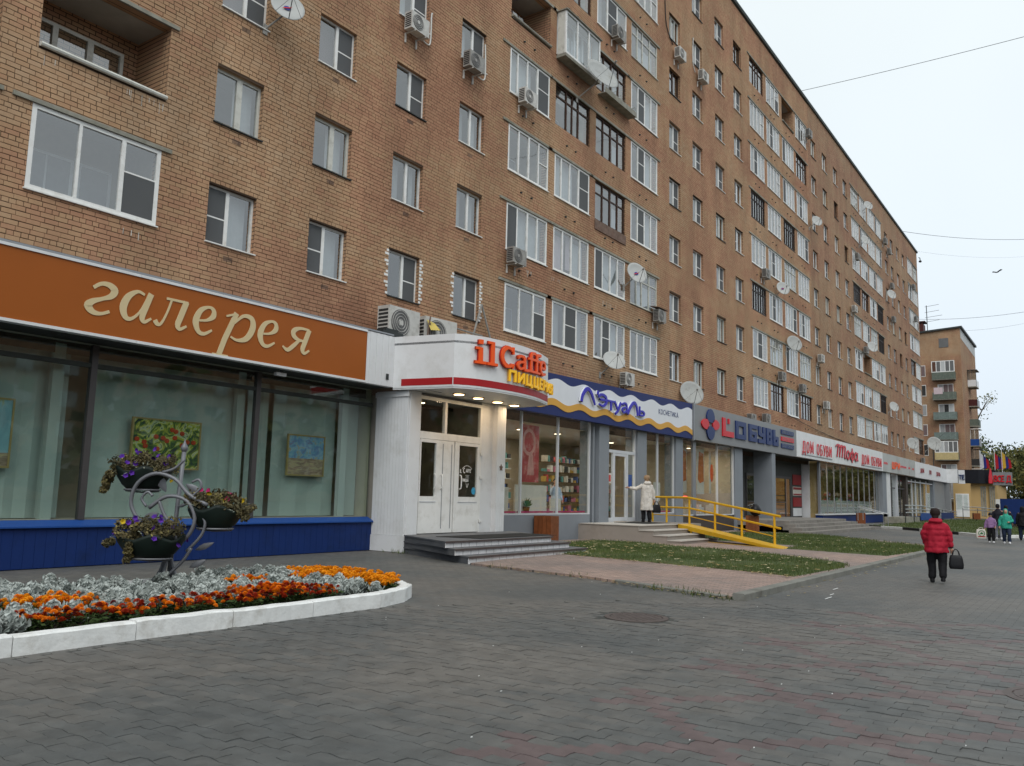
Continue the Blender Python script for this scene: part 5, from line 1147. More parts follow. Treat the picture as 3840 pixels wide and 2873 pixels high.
for q, (dx, dz, mtn) in enumerate(((-.62, -.02, 'letter_red'), (0, .44, 'letter_navy'), (.62, .04, 'letter_red'), (0, -.42, 'letter_navy'))):
    a0 = math.atan2(dz, dx); P = []
    for t in range(14):
        th = 2*math.pi*t/14; r = .40*(1-.25*math.cos(th-math.pi)) if True else .4
        ux, uz = r*math.cos(th), .30*math.sin(th); P.append((39.75+dx*.95+ux*math.cos(a0)*1.15-uz*math.sin(a0)*1.7, 15.72, 5.28+dz*.80+(ux*math.sin(a0)+uz*math.cos(a0))*.86))
    mb = MB(); mb.extr(P, (0, .07, 0)); part('petal', mb, mtn, sg3)
V, Hh = .42, .27       # heavy stems, lighter bars
HB = [('L', 41.2, 43.05, 'letter_red', [[(.22, 1.0, V), (.22, .0, V)], [(.2, .15, .3), (1.0, .15, .3)], [(.62, 1.0, .2), (.62, .72, .2)]]),
      ('о', 43.1, 45.15, 'letter_navy', [[(.20, 1.0, V), (.20, .0, V)], [(.80, 1.0, V), (.80, .0, V)], [(.2, .865, Hh), (.8, .865, Hh)], [(.2, .135, Hh), (.8, .135, Hh)]]),
      ('б', 45.2, 46.8, 'letter_navy', [[(.22, 1.0, V), (.22, .0, V)], [(.2, .88, .24), (1.0, .88, .24)], [(.78, .58, V), (.78, .0, V)], [(.2, .50, .2), (.8, .50, .2)], [(.2, .12, .24), (.8, .12, .24)]]),
      ('у', 46.85, 48.2, 'letter_navy', [[(.22, 1.0, V), (.22, .45, V)], [(.78, 1.0, V), (.78, .0, V)], [(.2, .50, .22), (.8, .50, .22)], [(.0, .12, .24), (.8, .12, .24)]]),
      ('в', 48.25, 49.4, 'letter_navy', [[(.22, 1.0, V), (.22, .0, V)], [(.78, .95, V*.9), (.78, .05, V*.9)], [(.2, .88, .24), (.8, .88, .24)], [(.2, .50, .16), (.8, .50, .16)], [(.2, .12, .24), (.8, .12, .24)]]),
      ('ь', 49.45, 50.6, 'letter_navy', [[(.22, 1.0, V), (.22, .0, V)], [(.78, .58, V*.9), (.78, .0, V*.9)], [(.2, .50, .2), (.8, .50, .2)], [(.2, .12, .24), (.8, .12, .24)]])]
for ch, xa, xb, mtn, stk in HB:
    H = .95; mb = glyph_mesh(stk, H, .1, .07, mtn, (xb-xa)/H*.94, 0); link('letter', mb.mesh('letter', mtn), sg3, Vector((xa, 15.795, 4.84))-wloc(sg3))
for txt, z, mtn in (('ЖЕНСКАЯ', 5.66, 'letter_navy'), ('МУЖСКАЯ', 5.24, 'letter_red'), ('ДЕТСКАЯ', 4.82, 'letter_navy')):
    mb = MB(); mb.box(51.1, 15.74, z, 53.6, 15.795, z+.26); part('tablet', mb, mtn, sg3)
    write(sg3, txt, 51.25, 15.738, z+.06, .14, .016, .004, 'grey_panel', 1.6, .3, fit=2.25)
# recessed entrance
s4 = thing('recessed_entrance', 'dark recessed shop entrance with pillar between the shoe shops', 'entrance', (52, 17, 0))
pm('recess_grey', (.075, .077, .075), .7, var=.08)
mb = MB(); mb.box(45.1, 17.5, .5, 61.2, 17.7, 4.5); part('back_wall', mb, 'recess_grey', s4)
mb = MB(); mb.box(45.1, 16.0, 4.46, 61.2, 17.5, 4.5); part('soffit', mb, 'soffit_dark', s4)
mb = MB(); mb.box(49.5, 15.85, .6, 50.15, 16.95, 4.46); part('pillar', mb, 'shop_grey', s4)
for a, c, lit in ((49.6, 52.6, 0), (55.0, 58.4, 1)):
    f_ = MB(); f_.box(a, 17.42, .6, a+.12, 17.498, 3.25); f_.box(c-.12, 17.42, .6, c, 17.498, 3.25); f_.box(a+.12, 17.42, 3.1, c-.12, 17.498, 3.25); f_.box((a+c)/2+.5, 17.42, .6, (a+c)/2+.62, 17.498, 3.1); f_.box(a+.12, 17.42, 1.5, (a+c)/2+.5, 17.498, 1.58); part('door_frame', f_, 'bronze', s4)
    pane(s4, a+.12, (a+c)/2+.5, 1.58, 3.1, 17.44); pane(s4, a+.12, (a+c)/2+.5, .62, 1.5, 17.44); pane(s4, (a+c)/2+.62, c-.12, .62, 3.1, 17.44)
    pm('door_back%d' % lit, (.16, .08, .03) if lit else (.03, .028, .026), .9, emit=(1, .42, .10) if lit else None, es=.10)
    mb = MB(); mb.quad((a+.12, 17.494, .6), (c-.12, 17.494, .6), (c-.12, 17.494, 3.1), (a+.12, 17.494, 3.1)); part('door_backing', mb, 'door_back%d' % lit, s4)  # flat sheet behind the panes; emission in one stands in for a lamplit interior
    if lit:
        for k in range(5):
            mb = MB(); mb.box(a+.2, 17.46, .75+k*.3, (a+c)/2+.4, 17.49, .80+k*.3); part('shelf', mb, 'dark_brown', s4)
for z0, z1, mtn in ((2.75, 3.45, 'red_board'), (2.0, 2.62, 'poster_white'), (1.25, 1.88, 'red_board'), (.6, 1.15, 'white_panel')):
    bd = sheet(s4, 59.0, 61.0, z0, z1, 17.49, mtn, 'notice_board', .03)
    if mtn == 'poster_white':
        sheet(s4, 59.05, 60.95, 2.42, 2.58, 17.455, 'red_board', 'notice_band'); sheet(s4, 59.05, 60.95, 2.04, 2.14, 17.455, 'red_board', 'notice_band')
es_ = thing('stone_steps', 'wide grey stone steps leading to the recessed entrance', 'steps', (48, 13, 0))
for q, (z, yf, xl, xr) in enumerate(((.60, 13.3, 44.2, 56.0), (.45, 12.75, 43.4, 56.6), (.30, 12.2, 42.6, 57.2), (.15, 11.65, 41.8, 57.8))):
    nst = 9
    for k in range(nst):
        a = xl+(xr-xl)*k/nst; c = xl+(xr-xl)*(k+1)/nst-.015; mb = MB(); mb.box(a, yf, -.02 if q == 3 else z-.3, c, 17.49 if q == 0 else [0, 13.3, 12.75, 12.2][q]+.1, z+rs.uniform(-.006, .006)); part('step_slab', mb, 'rough_stone', es_)
# ------------------------------------------------------------------ second shoe shop, white sign
s5 = thing('glazed_shopfront', 'long glazed shop front with many panes over a blue base', 'shopfront', (70, 16.3, 0))
mb = MB(); mb.box(61.2, 16.95, .5, 61.5, 17.6, 4.5); part('side_pier', mb, 'white_panel', s5)
mb = MB(); mb.box(60.9, 16.0, 0, 82.4, 16.5, .70); part('base_wall', mb, 'base_blue', s5); mb = MB(); mb.box(60.85, 15.9, .70, 82.45, 16.5, .78); part('ledge', mb, 'alu_white', s5)
mb = MB(); mb.box(61.2, 16.36, .8, 61.21, 16.93, 4.4); part('pane', mb, 'shop_glass', s5); vbar(s5, 61.25, 16.3, .78, 4.45, .3, .14, 'alu')
xs = [61.4+i*1.93 for i in range(11)]
for a, c in zip(xs[:-1], xs[1:]): pane(s5, a+.04, c-.04, .8, 4.4, 16.3); vbar(s5, c, 16.3, .78, 4.45, .06, .08, 'alu')
for a, c, mtn in ((80.75, 82.45, 'shop_grey'), (82.45, 84.2, 'white_panel')): mb = MB(); mb.box(a, 16.0, 0, c, 16.6, 4.5); part('pier', mb, mtn, s5)
pm('shop_wall_warm', (.42, .30, .14), .85)
room_box(s5, 61.3, 84.0, 16.4, 20.5, .5, 4.45, ('shop_wall_warm', 'shop_floor', 'shelf_brown'))
for x, y in ((62.5, 17.0), (64.0, 18.4), (70, 18), (76, 18)): lamp_disc(s5, x, y, 4.44, .12, 'lamp_face', 34, (1, .7, .35))
sh = thing('display_shelves', 'rows of shoes on shelves inside the long glazed shop', 'shelves', (70, 17.6, .6)); 
for xx in (62.2, 65.5, 70.5, 74.0, 78.0): shelving(xx, xx+1.7, 18.2, .9, 4, sh, .4, .8, True)
mb = MB(); mb.box(61.5, 16.9, .62, 80.6, 16.96, 1.75); solo('window_screen', mb, 'blind', 'low pale screen standing along the bottom of the long glazed shop', 'screen', loc=(61.5, 16.9, .62))
sg4 = thing('long_white_sign', 'long white signboard with red shoe-shop lettering', 'sign', (70, 15.8, 4.4))
mb = MB(); mb.box(54.33, 15.8, 4.45, 80.2, 16.05, 6.12); part('board', mb, 'white_panel', sg4); mb = MB(); mb.box(80.21, 15.8, 4.45, 96.0, 16.05, 6.10); part('stained_board', mb, 'stained_panel', sg4)
for xa, xb, z, H in ((55.5, 62.9, 4.78, .72), (72.0, 79.6, 4.76, .72)):
    write(sg4, 'ДОМ ОБУВИ', xa, 15.76, z, H+.04, .07, .035, 'letter_red', 1.1, .34, fit=xb-xa)
    mb = MB(); mb.box(xa-.1, 15.765, z-.14, xb, 15.798, z-.10); part('mounting_rail', mb, 'alu', sg4)
TF = [('т', 64.1, 66.9, [[(.02, .0, .12), (.14, .9, .13), (.30, 1.0, .12), (.36, .84, .13), (.30, .0, .13)], catmull([(.32, .3, .1), (.44, .92, .12), (.58, 1.0, .12), (.64, .82, .13), (.58, .0, .13)], 4), catmull([(.6, .3, .1), (.72, .92, .12), (.88, .98, .12), (.92, .82, .13), (.86, .10, .13), (1.0, .02, .1)], 4), [(-.12, .84, .08), (.04, 1.02, .1), (.2, 1.04, .09)]]),
      ('о', 66.9, 68.0, [[(a, b_, .15) for a, b_ in arc(.5, .32, .4, .34, 0, 340, 14)]+['c']]), ('ф', 68.0, 69.5, [[(.5, 1.0, .14), (.5, -.28, .14)], [(a, b_, .13) for a, b_ in arc(.5, .32, .42, .34, 0, 340, 16)]+['c']]), ('а', 69.5, 70.7, [[(a, b_, .15) for a, b_ in arc(.42, .32, .36, .34, 0, 340, 14)]+['c'], catmull([(.84, .68, .14), (.82, .1, .14), (1.0, .0, .1)], 4)])]
for ch, xa, xb, stk in TF:
    mb = glyph_mesh(stk, .88, .1, .05, ['letter_pinkred', 'letter_darkred'], (xb-xa)/.88*.95, .12, back=.05); link('letter', mb.mesh('letter', ['letter_pinkred', 'letter_darkred']), sg4, Vector((xa, 15.76, 4.92))-wloc(sg4))
write(sg4, 'ШРИ', 84.0, 15.76, 4.85, .62, .11, .035, 'letter_orange', 1.5, .3, fit=3.9)
for xa, xb, z in ((80.6, 82.4, 5.12), (88.2, 91.6, 5.1), (92.3, 93.6, 5.12), (94.4, 95.6, 5.1)):
    n_ = int((xb-xa)/.35); 
    for k in range(n_): mb = MB(); a = xa+k*.35; mb.box(a, 15.785, z, a+.22, 15.799, z+.16+.05*(k % 2)); part('small_letter', mb, 'letter_pinkred', sg4)
sg5 = thing('far_white_sign', 'white signboard with three small red words near the far corner', 'sign', (105, 15.8, 4.4))
mb = MB(); mb.box(96.03, 15.8, 4.40, 117.9, 16.05, 6.06); part('board', mb, 'white_panel', sg5)
for txt, xa, w in (('ДОМ', 99.0, 2.3), ('ВВ', 104.6, 1.6), ('ДООЬ', 109.6, 3.0)):
    write(sg5, txt, xa, 15.77, 5.02, .42, .07, .03, 'letter_darkred', 1.5, .25, fit=w); mb = MB(); mb.box(xa-.5, 15.77, 4.96, xa+w, 15.798, 5.0); part('mounting_rail', mb, 'wave_white', sg5)
# shop units further along
s6 = thing('far_shopfront', 'row of tall shop windows and doors below the stained white sign', 'shopfront', (95, 16.3, 0))
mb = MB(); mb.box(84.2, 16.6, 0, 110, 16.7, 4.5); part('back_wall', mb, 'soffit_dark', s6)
for a, c, mtn in ((84.2, 84.5, 'alu_white'), (87.7, 88.2, 'alu_white'), (92.4, 93.4, 'dark_brown'), (109.2, 110.2, 'shop_grey'), (110.2, 117.8, 'grey_panel')): mb = MB(); mb.box(a, 16.1, 0, c, 16.59, 4.45); part('pier', mb, mtn, s6)
for x in (86.0, 90.2, 93.5, 96.6, 98.8, 101.8, 105.4): vbar(s6, x, 16.3, .35, 4.2, .14, .1, 'alu_white' if x > 93 else 'bronze')
for a, c in ((84.5, 85.93), (86.07, 87.7), (88.2, 90.13), (90.27, 92.4), (93.57, 96.53), (96.67, 98.73), (98.87, 101.73), (101.87, 105.33), (105.47, 109.2)): pane(s6, a, c, .4, 3.9, 16.3)
hbar(s6, 84.5, 92.4, 16.3, 3.1, .1, .1, 'bronze'); hbar(s6, 93.5, 109.2, 16.25, 3.95, .12, .1, 'alu_white')
for q, (a, c, z0, z1, mtn) in enumerate(((94.0, 96.2, 1.2, 2.6, 'poster_white'), (97.0, 98.6, .6, 3.8, 'shop_wall'), (99.2, 101.5, .6, 3.8, 'blind'), (84.6, 85.8, 3.2, 3.9, 'poster_white'), (88.4, 89.8, 3.35, 3.8, 'poster_white'), (90.4, 92.2, 3.4, 3.8, 'poster_white'))): sheet(s6, a, c, z0, z1, 16.5, mtn, 'window_poster')
sheet(s6, 96, 109, 0, .35, 16.25, 'base_blue', 'base_wall', .1)
r2 = thing('steel_ramp', 'ramp with steel handrails and blue side sheets before the far shops', 'ramp', (92, 14, 0))
mb = MB(); mb.extr([(77, 13.6, 0), (77, 13.6, .5), (84, 13.6, .5), (104, 13.6, .02), (104, 13.6, 0)], (0, 1.6, 0)); part('ramp_body', mb, 'concrete', r2)
for a, c, mtn in ((84, 93, 'ledge_blue'), (96, 104.5, 'base_blue')): mb = MB(); mb.box(a, 13.50, .2, c, 13.52, .2+.62); part('side_sheet', mb, mtn, r2)
for hh in (1.0, .68, .40): mb = MB(); mb.tube([(77, 13.55, .5+hh), (84, 13.55, .5+hh), (107.5, 13.55, .02+hh*.85)], .045, 6); part('handrail', mb, 'steel', r2)
for xx in (77, 81, 85, 91, 97, 103): zz = .5 if xx < 84 else .5-.48*(xx-84)/20; mb = MB(); mb.tube([(xx, 13.55, -.02), (xx, 13.55, zz+1.0)], .035, 6); part('post', mb, 'darkmetal', r2)
hr = thing('handrail', 'short slanted steel handrail before the blue base of the glazed shop', 'handrail', (61.5, 13.5, 0))
for xx in (60.5, 62.0): mb = MB(); mb.tube([(xx, 13.6, .45), (xx, 13.6, 1.35), (xx+.0, 12.0, .9), (xx, 12.0, 0)], .03, 6); part('rail_loop', mb, 'steel', hr)
# bins
pm('cloth_blackbag', (.01, .01, .012), .4, var=.2)
def bin_(x, y, lab, s=1.0, rz=.3, post=False):
    t = thing('litter_bin', lab, 'bin', (x, y, 0), rz, 'brown slatted litter bins'); h = .86*s; w = .30*s; z0 = .22 if post else .0
    for sx_, sy_ in ((1, 0), (-1, 0), (0, 1), (0, -1)):
        for k in range(4):
            o_ = -w+.005+k*(2*w/4); mb = MB(); a = 2*w/4-.012
            if sx_: mb.box(sx_*w-.012, o_, z0+.03, sx_*w+.012, o_+a, h)
            else: mb.box(o_, sy_*w-.012, z0+.03, o_+a, sy_*w+.012, h)
            part('slat', mb, 'binwood', t, world=False)
    mb = MB(); mb.box(-w+.02, -w+.02, z0+.02, w-.02, w-.02, z0+.05); mb.box(-w+.02, -w+.02, h-.12, w-.02, w-.02, h-.10); part('liner', mb, 'darkmetal', t, world=False)
    if post: mb = MB(); mb.tube([(0, 0, -.02), (0, 0, z0+.05)], .05, 8); part('post', mb, 'darkmetal', t, world=False)
bin_(24.75, 15.75, 'brown wooden litter bin against the grey wall beside the cafe steps', 1.05, .1)
bin_(41.2, 14.2, 'brown litter bin with a black bag beside the stone steps')
mb = MB(); mb.lathe([(.12, 0), (.3, .1), (.34, .3), (.22, .5), (.1, .56)], (40.95, 13.95, .86), 12, 1, .8); solo('rubbish_bag', mb, 'cloth_blackbag', 'black rubbish bag bulging on the bin beside the stone steps', 'bag', smooth=True, loc=(40.95, 13.95, .86))
bin_(68.5, 15.2, 'brown litter bin before the blue base of the long glazed shop')
bin_(98.5, 10.65, 'brown litter bin on a post on the far lawn', 1.0, .3, True)
# ------------------------------------------------------------------ air conditioners on the wall
pm('ac_white', (.55, .54, .51), .45, var=.08, vs_=3, dirt=(.36, .34, .31), ds=4)
pm('ac_old', (.30, .29, .27), .5, var=.12, vs_=3, dirt=(.17, .16, .15), ds=4)
pm('ac_dark', (.035, .035, .035), .6)
pm('ac_mid', (.13, .13, .13), .6)
pm('cable_white', (.6, .6, .57), .6); pm('cable_black', (.02, .02, .02), .6)
def ac_meshes(w, h, d, mat):
    out = []
    mb = MB(); mb.box(-w/2, -d, 0, w/2, 0, h); out.append(('casing', mb.mesh('casing', mat)))
    mb = MB(); r = h*.43; cx = -w*.14
    mb.lathe([(r, 0), (r, .012), (r*.97, .012)], (0, 0, 0), 20); mb.v = [(cx+a, -d-c, h*.5+b_) for a, b_, c in mb.v]; out.append(('fan_disc', mb.mesh('fan_disc', 'ac_mid')))
    mb = MB()
    for q in range(4):
        rr = r*(.25+.22*q); ribbon(mb, [(cx+a, h*.5+b_, .008) for a, b_ in arc(0, 0, rr, rr, 0, 340, 16)], -d-.022, -d-.0125, True)
    mb.box(cx-.05, -d-.026, h*.5-.05, cx+.05, -d-.0225, h*.5+.05); out.append(('grille', mb.mesh('grille', mat)))
    mb = MB()
    for q in range(7): mb.box(-w/2-.006, -d+.04, h*.1+q*h*.12, -w/2-.001, -.03, h*.1+q*h*.12+h*.07)
    out.append(('side_louvre', mb.mesh('side_louvre', 'ac_dark')))
    mb = MB()
    for sx_ in (-w*.3, w*.3): mb.box(sx_-.02, -d, -.05, sx_+.02, .12, -.012); mb.box(sx_-.02, .07, -.32, sx_+.02, .12, -.05)
    out.append(('bracket', mb.mesh('bracket', 'ac_white')))
    return out
ACM = {'s': ac_meshes(.82, .56, .30, 'ac_white'), 'o': ac_meshes(.82, .56, .30, 'ac_old'), 'b': ac_meshes(.95, .66, .34, 'ac_white')}
ORD = ['first', 'second', 'third', 'fourth']
def ac_unit(x, z, kind, label):
    t = thing('air_conditioner', label, 'air conditioner', (x, YW-.14, z), 0, 'air conditioners on the brick wall')
    for nm, me in ACM[kind]: link(nm, me, t)
    return t
def where(x, z):
    k = max(0, min(7, int((z+.4-ZS+.9)/ZP))); st = STOREY[k]
    blocks = [(23.4, 36.4, 'loggia', 'nearest loggia block', 23.66, 3.24), (49.6, 62.7, 'loggia', 'second loggia block', 49.85, 3.3), (76.2, 89.2, 'loggia', 'third loggia block', 76.45, 3.28), (103, 110, 'loggia', 'last loggia pair', 103.4, 3.15),
              (10, 23.4, 'window', 'window columns above the gallery and cafe', 11.2, 3.1), (36.4, 49.6, 'window', 'window columns right of the nearest loggias', 37.3, 3.1), (62.7, 76.2, 'window', 'window columns right of the second loggias', 63.4, 3.3), (89.2, 103, 'window', 'last window columns', 90.4, 3.1)]
    for a, c, kd, nm, x0, pt in blocks:
        if a <= x < c: return st, ORD[max(0, min(3, int((x-x0)/pt)))], kd, nm
    return st, 'first', 'window', 'wall'
ACS = [(17.88+.35, 15.75, 's'), (21.15, 15.85, 'o'), (24.45, 15.95, 's'), (31.6, 22.0, 'o'), (38.4, 24.2, 's'), (41.5, 24.35, 's'), (62.3, 29.0, 'o'), (23.95, 9.75, 'o'), (35.9, 9.85, 'o'), (32.6, 6.42, 's'),
       (51.7, 15.6, 'o'), (77.1, 23.1, 'o'), (89.7, 27.9, 'o'), (91.6, 27.3, 'o'), (92.4, 23.8, 'o'), (105.2, 26.5, 'o'), (75.4, 18.0, 's'), (92.6, 20.3, 'o'), (105.8, 22.8, 'o'), (79.4, 15.0, 'o'), (64.2, 12.0, 's'), (54.6, 9.4, 'o'), (59.2, 9.15, 'o'), (65.4, 8.6, 's'), (48.6, 6.1, 'o'), (51.3, 6.35, 'o'), (107.0, 6.4, 'o')]
seen = set()
for x, z, kd in ACS:
    st, od, what, blk = where(x, z); lab = '%s air conditioner at the %s %s, %s storey, %s' % ({'s': 'white', 'o': 'greyish', 'b': 'big white'}[kd], od, what, st, blk)
    while lab in seen: lab = lab.replace('air conditioner', 'lower air conditioner', 1)
    seen.add(lab); ac_unit(x, z, kd, lab)
# little roof over one of them
mb = MB(); mb.extr([(35.35, YW-.012, 10.55), (36.45, YW-.012, 10.55), (36.45, YW-.5, 10.46), (35.35, YW-.5, 10.46)], (0, 0, .02)); solo('tin_roof', mb, 'rusty', 'small rusty tin roof over an air conditioner beside the loggias', 'roof', loc=(35.9, YW-.2, 10.5))
# white pipe runs from units up the wall
for P, lab, mtn in (([(18.7, 15.9), (19.05, 15.85), (19.15, 16.1), (19.15, 16.9), (19.2, 17.0)], 'white pipe rising from the air conditioner over the cafe, left one', 'cable_white'), ([(21.6, 15.95), (22.0, 15.95), (22.1, 16.3), (22.05, 17.3)], 'white pipe rising from the air conditioner over the cafe, right one', 'cable_white'),
                    ([(40.9, 24.7), (40.6, 25.2), (40.65, 26.6)], 'white pipe beside the high air conditioner right of the loggias', 'cable_white'), ([(38.0, 24.9), (37.2, 25.6), (37.0, 27.0), (36.8, 28.2)], 'dark cable hanging beside the high air conditioner', 'cable_black')):
    mb = MB(); mb.tube([(a, YW-.05, b_) for a, b_ in [tuple(q) for q in catmull(P, 4)]], .025, 6); solo('pipe', mb, mtn, lab, 'pipe', loc=(P[0][0], YW, P[0][1]))
# units standing on the cafe canopy
def big_unit(x, y, z, rz, s, lab, kind='b'):
    t = thing('air_conditioner', lab, 'air conditioner', (x, y, z), rz, 'units on the cafe canopy')
    for nm, me in ACM[kind]:
        o = link(nm, me, t); o.scale = (s, s, s)
big_unit(17.55, 16.55, 5.92, .0, 1.35, 'big white cooling unit on the canopy roof, left of the yellow box')
big_unit(19.15, 16.5, 5.86, -.1, 1.40, 'big white cooling unit on the canopy roof, right of the yellow box')
big_unit(21.3, 16.8, 6.15, 0, 1.0, 'small white cooling unit behind the orange cafe letters', 's')
big_unit(23.55, 16.8, 6.1, 0, 1.0, 'small white cooling unit behind the right end of the canopy', 's')
mb = MB(); mb.tube([(18.35, 16.0, 5.66), (18.5, 15.95, 6.75)], .025, 6); mb.tube([(18.75, 16.2, 5.66), (18.5, 15.95, 6.55)], .02, 6); t = thing('floodlight', 'yellow floodlight on a thin mast on the canopy roof', 'lamp', (18.5, 16, 5.66)); part('mast', mb, 'rusty', t)
mb = MB(); mb.add([(18.42, 15.85, 6.32), (18.85, 15.85, 6.38), (18.8, 16.05, 6.62), (18.45, 16.05, 6.66), (18.5, 15.98, 6.5), (18.75, 15.98, 6.5)], [(0, 1, 2, 3), (0, 4, 5, 1), (3, 2, 5, 4), (0, 3, 4), (1, 5, 2)]); pm('floodyellow', (.55, .42, .10), .5); part('head', mb, 'floodyellow', t)
mb = MB(); mb.box(16.55, 15.95, 5.9, 17.35, 16.4, 6.02); mb.box(16.7, 16.0, 6.02, 17.2, 16.35, 6.10); solo('junction_box', mb, 'darkmetal', 'dark flat box on the canopy edge before the left cooling unit', 'box', loc=(17, 16.1, 5.9))
mb = MB(); mb.tube(catmull([(18.7, 15.95, 5.75), (18.9, 15.92, 6.05), (19.3, 15.9, 6.12), (19.45, 15.9, 5.95), (19.2, 15.9, 5.85)], 4), .05, 6); solo('hose', mb, 'cable_black', 'black hose looped before the right cooling unit', 'hose', loc=(19, 15.9, 5.75))
mb = MB(); mb.tube([(21.75, 16.9, 6.7), (22.15, 16.85, 7.95)], .035, 6); mb.tube([(22.15, 16.85, 7.95), (22.95, 16.85, 6.35)], .035, 6); mb.tube([(19.9, 16.4, 6.75), (21.9, 16.6, 6.8)], .025, 6); solo('bracket_frame', mb, 'ac_old', 'inverted V of grey metal bars on the wall above the canopy', 'frame', loc=(22, 16.9, 6.5))
# ------------------------------------------------------------------ satellite dishes
pm('dish_white', (.42, .43, .42), .45, var=.06, vs_=4); pm('dish_grey', (.36, .37, .36), .5, var=.08, vs_=4, dirt=(.27, .27, .25), ds=3)
pm('logo_blue', (.03, .05, .28), .5); pm('logo_red', (.5, .03, .03), .5)
def dish(x, z, r, lab, mat='dish_white', az=-2.2, el=.35, logo=False, off=.55, zoff=.3):
    """dish centre at (x, YW-off, z); az = direction it faces, measured from +X"""
    t = thing('satellite_dish', lab, 'dish', (x, YW-off, z), 0, 'satellite dishes on the wall')
    d = Vector((math.cos(az)*math.cos(el), math.sin(az)*math.cos(el), math.sin(el))); u = Vector((-math.sin(az), math.cos(az), 0)); v = d.cross(u)
    mb = MB(); n, rings = 24, 6; vs = []
    for i in range(rings+1):
        rr = r*i/rings if i else .001
        for k in range(n): a = 2*math.pi*k/n; vs.append(tuple(d*(.22*r*(rr/r)**2-.22*r)+u*rr*math.cos(a)+v*rr*1.06*math.sin(a)))
    for i in range(rings+1):
        rr = r*i/rings if i else .001
        for k in range(n): a = 2*math.pi*k/n; vs.append(tuple(d*(.22*r*(rr/r)**2-.22*r-.015)+u*rr*math.cos(a)+v*rr*1.06*math.sin(a)))
    fs = []; B = (rings+1)*n
    for i in range(rings):
        for k in range(n):
            a, b_, c, e_ = i*n+k, i*n+(k+1) % n, (i+1)*n+(k+1) % n, (i+1)*n+k; fs += [(a, b_, c, e_), (B+a, B+e_, B+c, B+b_)]
    for k in range(n): fs.append((rings*n+k, rings*n+(k+1) % n, B+rings*n+(k+1) % n, B+rings*n+k))
    mb.add(vs, fs); part('reflector', mb, mat, t, True, False)
    hd = d*r*.95+v*(-.25*r if v.z > 0 else .25*r); lo = (v if v.z < 0 else -v)*r*1.02
    mb = MB(); mb.tube([lo, hd], .012, 5); mb.tube([u*r*.75+lo*.7, hd], .005, 4); mb.tube([-u*r*.75+lo*.7, hd], .005, 4); part('feed_arm', mb, 'darkmetal', t, world=False)
    mb = MB(); mb.tube([hd-d*.05, hd+d*.06], .04, 8); part('receiver', mb, 'ac_old', t, world=False)
    mb = MB(); mb.tube([-d*r*.22, Vector((0, off*.4, -r*.5)), Vector((-.25, off-.01, -r-.15))], .025, 6); mb.box(-.32, off-.03, -r-.3, -.18, off-.006, -r-.02); part('wall_mount', mb, 'ac_old', t, world=False)
    if logo:
        mb = MB(); P = [d*(.006-.2*r*(1-.2))+u*(.20*r*math.cos(a_))+v*(.16*r*math.sin(a_)+.0*r) for a_ in [2*math.pi*k/14 for k in range(14)]]; mb.add(P, [tuple(range(14))]); part('logo_disc', mb, 'logo_blue', t, world=False)
        mb = MB(); P = [d*(.02-.2*r*.8)+u*p_*r*.62+v*q_*r*.62 for p_, q_ in ((-.5, -.25), (-.3, -.05), (.1, .05), (.5, .3), (.3, .0), (.0, -.1))]; mb.add(P, [tuple(range(6))]); part('logo_swoosh', mb, 'logo_red', t, world=False)
    return t
dish(13.05, 13.9, .44, 'round white dish with a logo between left window columns', logo=True, az=-2.0)
dish(28.7, 18.9, .78, 'big grey dish before the projecting glazed bay', 'dish_grey', az=-1.9, el=.5, off=1.1)
dish(33.0, 11.55, .50, 'white dish with a logo between third and fourth loggia', logo=True, az=-2.1)
dish(30.9, 7.3, .48, 'pale dish under the third second-storey loggia above the blue sign', 'dish_white', az=-2.3, el=.6)
dish(39.1, 6.85, .62, 'big pale dish above the join of blue and grey signs', 'dish_grey', az=-2.3, el=.4)
dish(63.0, 22.6, .42, 'white dish at the right end of the second loggia block', az=-2.3); dish(54.3, 15.5, .46, 'white dish with a dark mark under the fifth-storey second loggias', logo=True, az=-2.3)
dish(56.6, 12.2, .55, 'pale dish before the third-storey loggias of the second block', 'dish_grey', az=-2.3); dish(81.0, 29.3, .45, 'white dish among the top loggias of the third block', az=-2.3); dish(79.3, 25.5, .45, 'white dish among the seventh-storey loggias of the third block', az=-2.3)
dish(90.6, 22.8, .5, 'white dish right of the third loggia block, sixth storey', az=-2.3); dish(80.8, 15.8, .5, 'white dish beside the open loggia of the third block', az=-2.3); dish(89.8, 11.2, .5, 'white dish right of the third loggia block, third storey', az=-2.3)
dish(96.5, 7.95, .62, 'big grey dish above the shop row roof, left of the pair', 'dish_grey', az=-2.5, off=1.0); dish(110.7, 8.85, .82, 'big grey dish on a mast above the far shop corner', 'dish_grey', az=-2.7, off=1.0)
mb = MB(); mb.tube([(110.9, 16.2, 6.0), (110.9, 16.2, 8.8)], .05, 6); solo('dish_mast', mb, 'darkmetal', 'thin mast carrying the big dish at the far shop corner', 'mast', loc=(110.9, 16.2, 6))
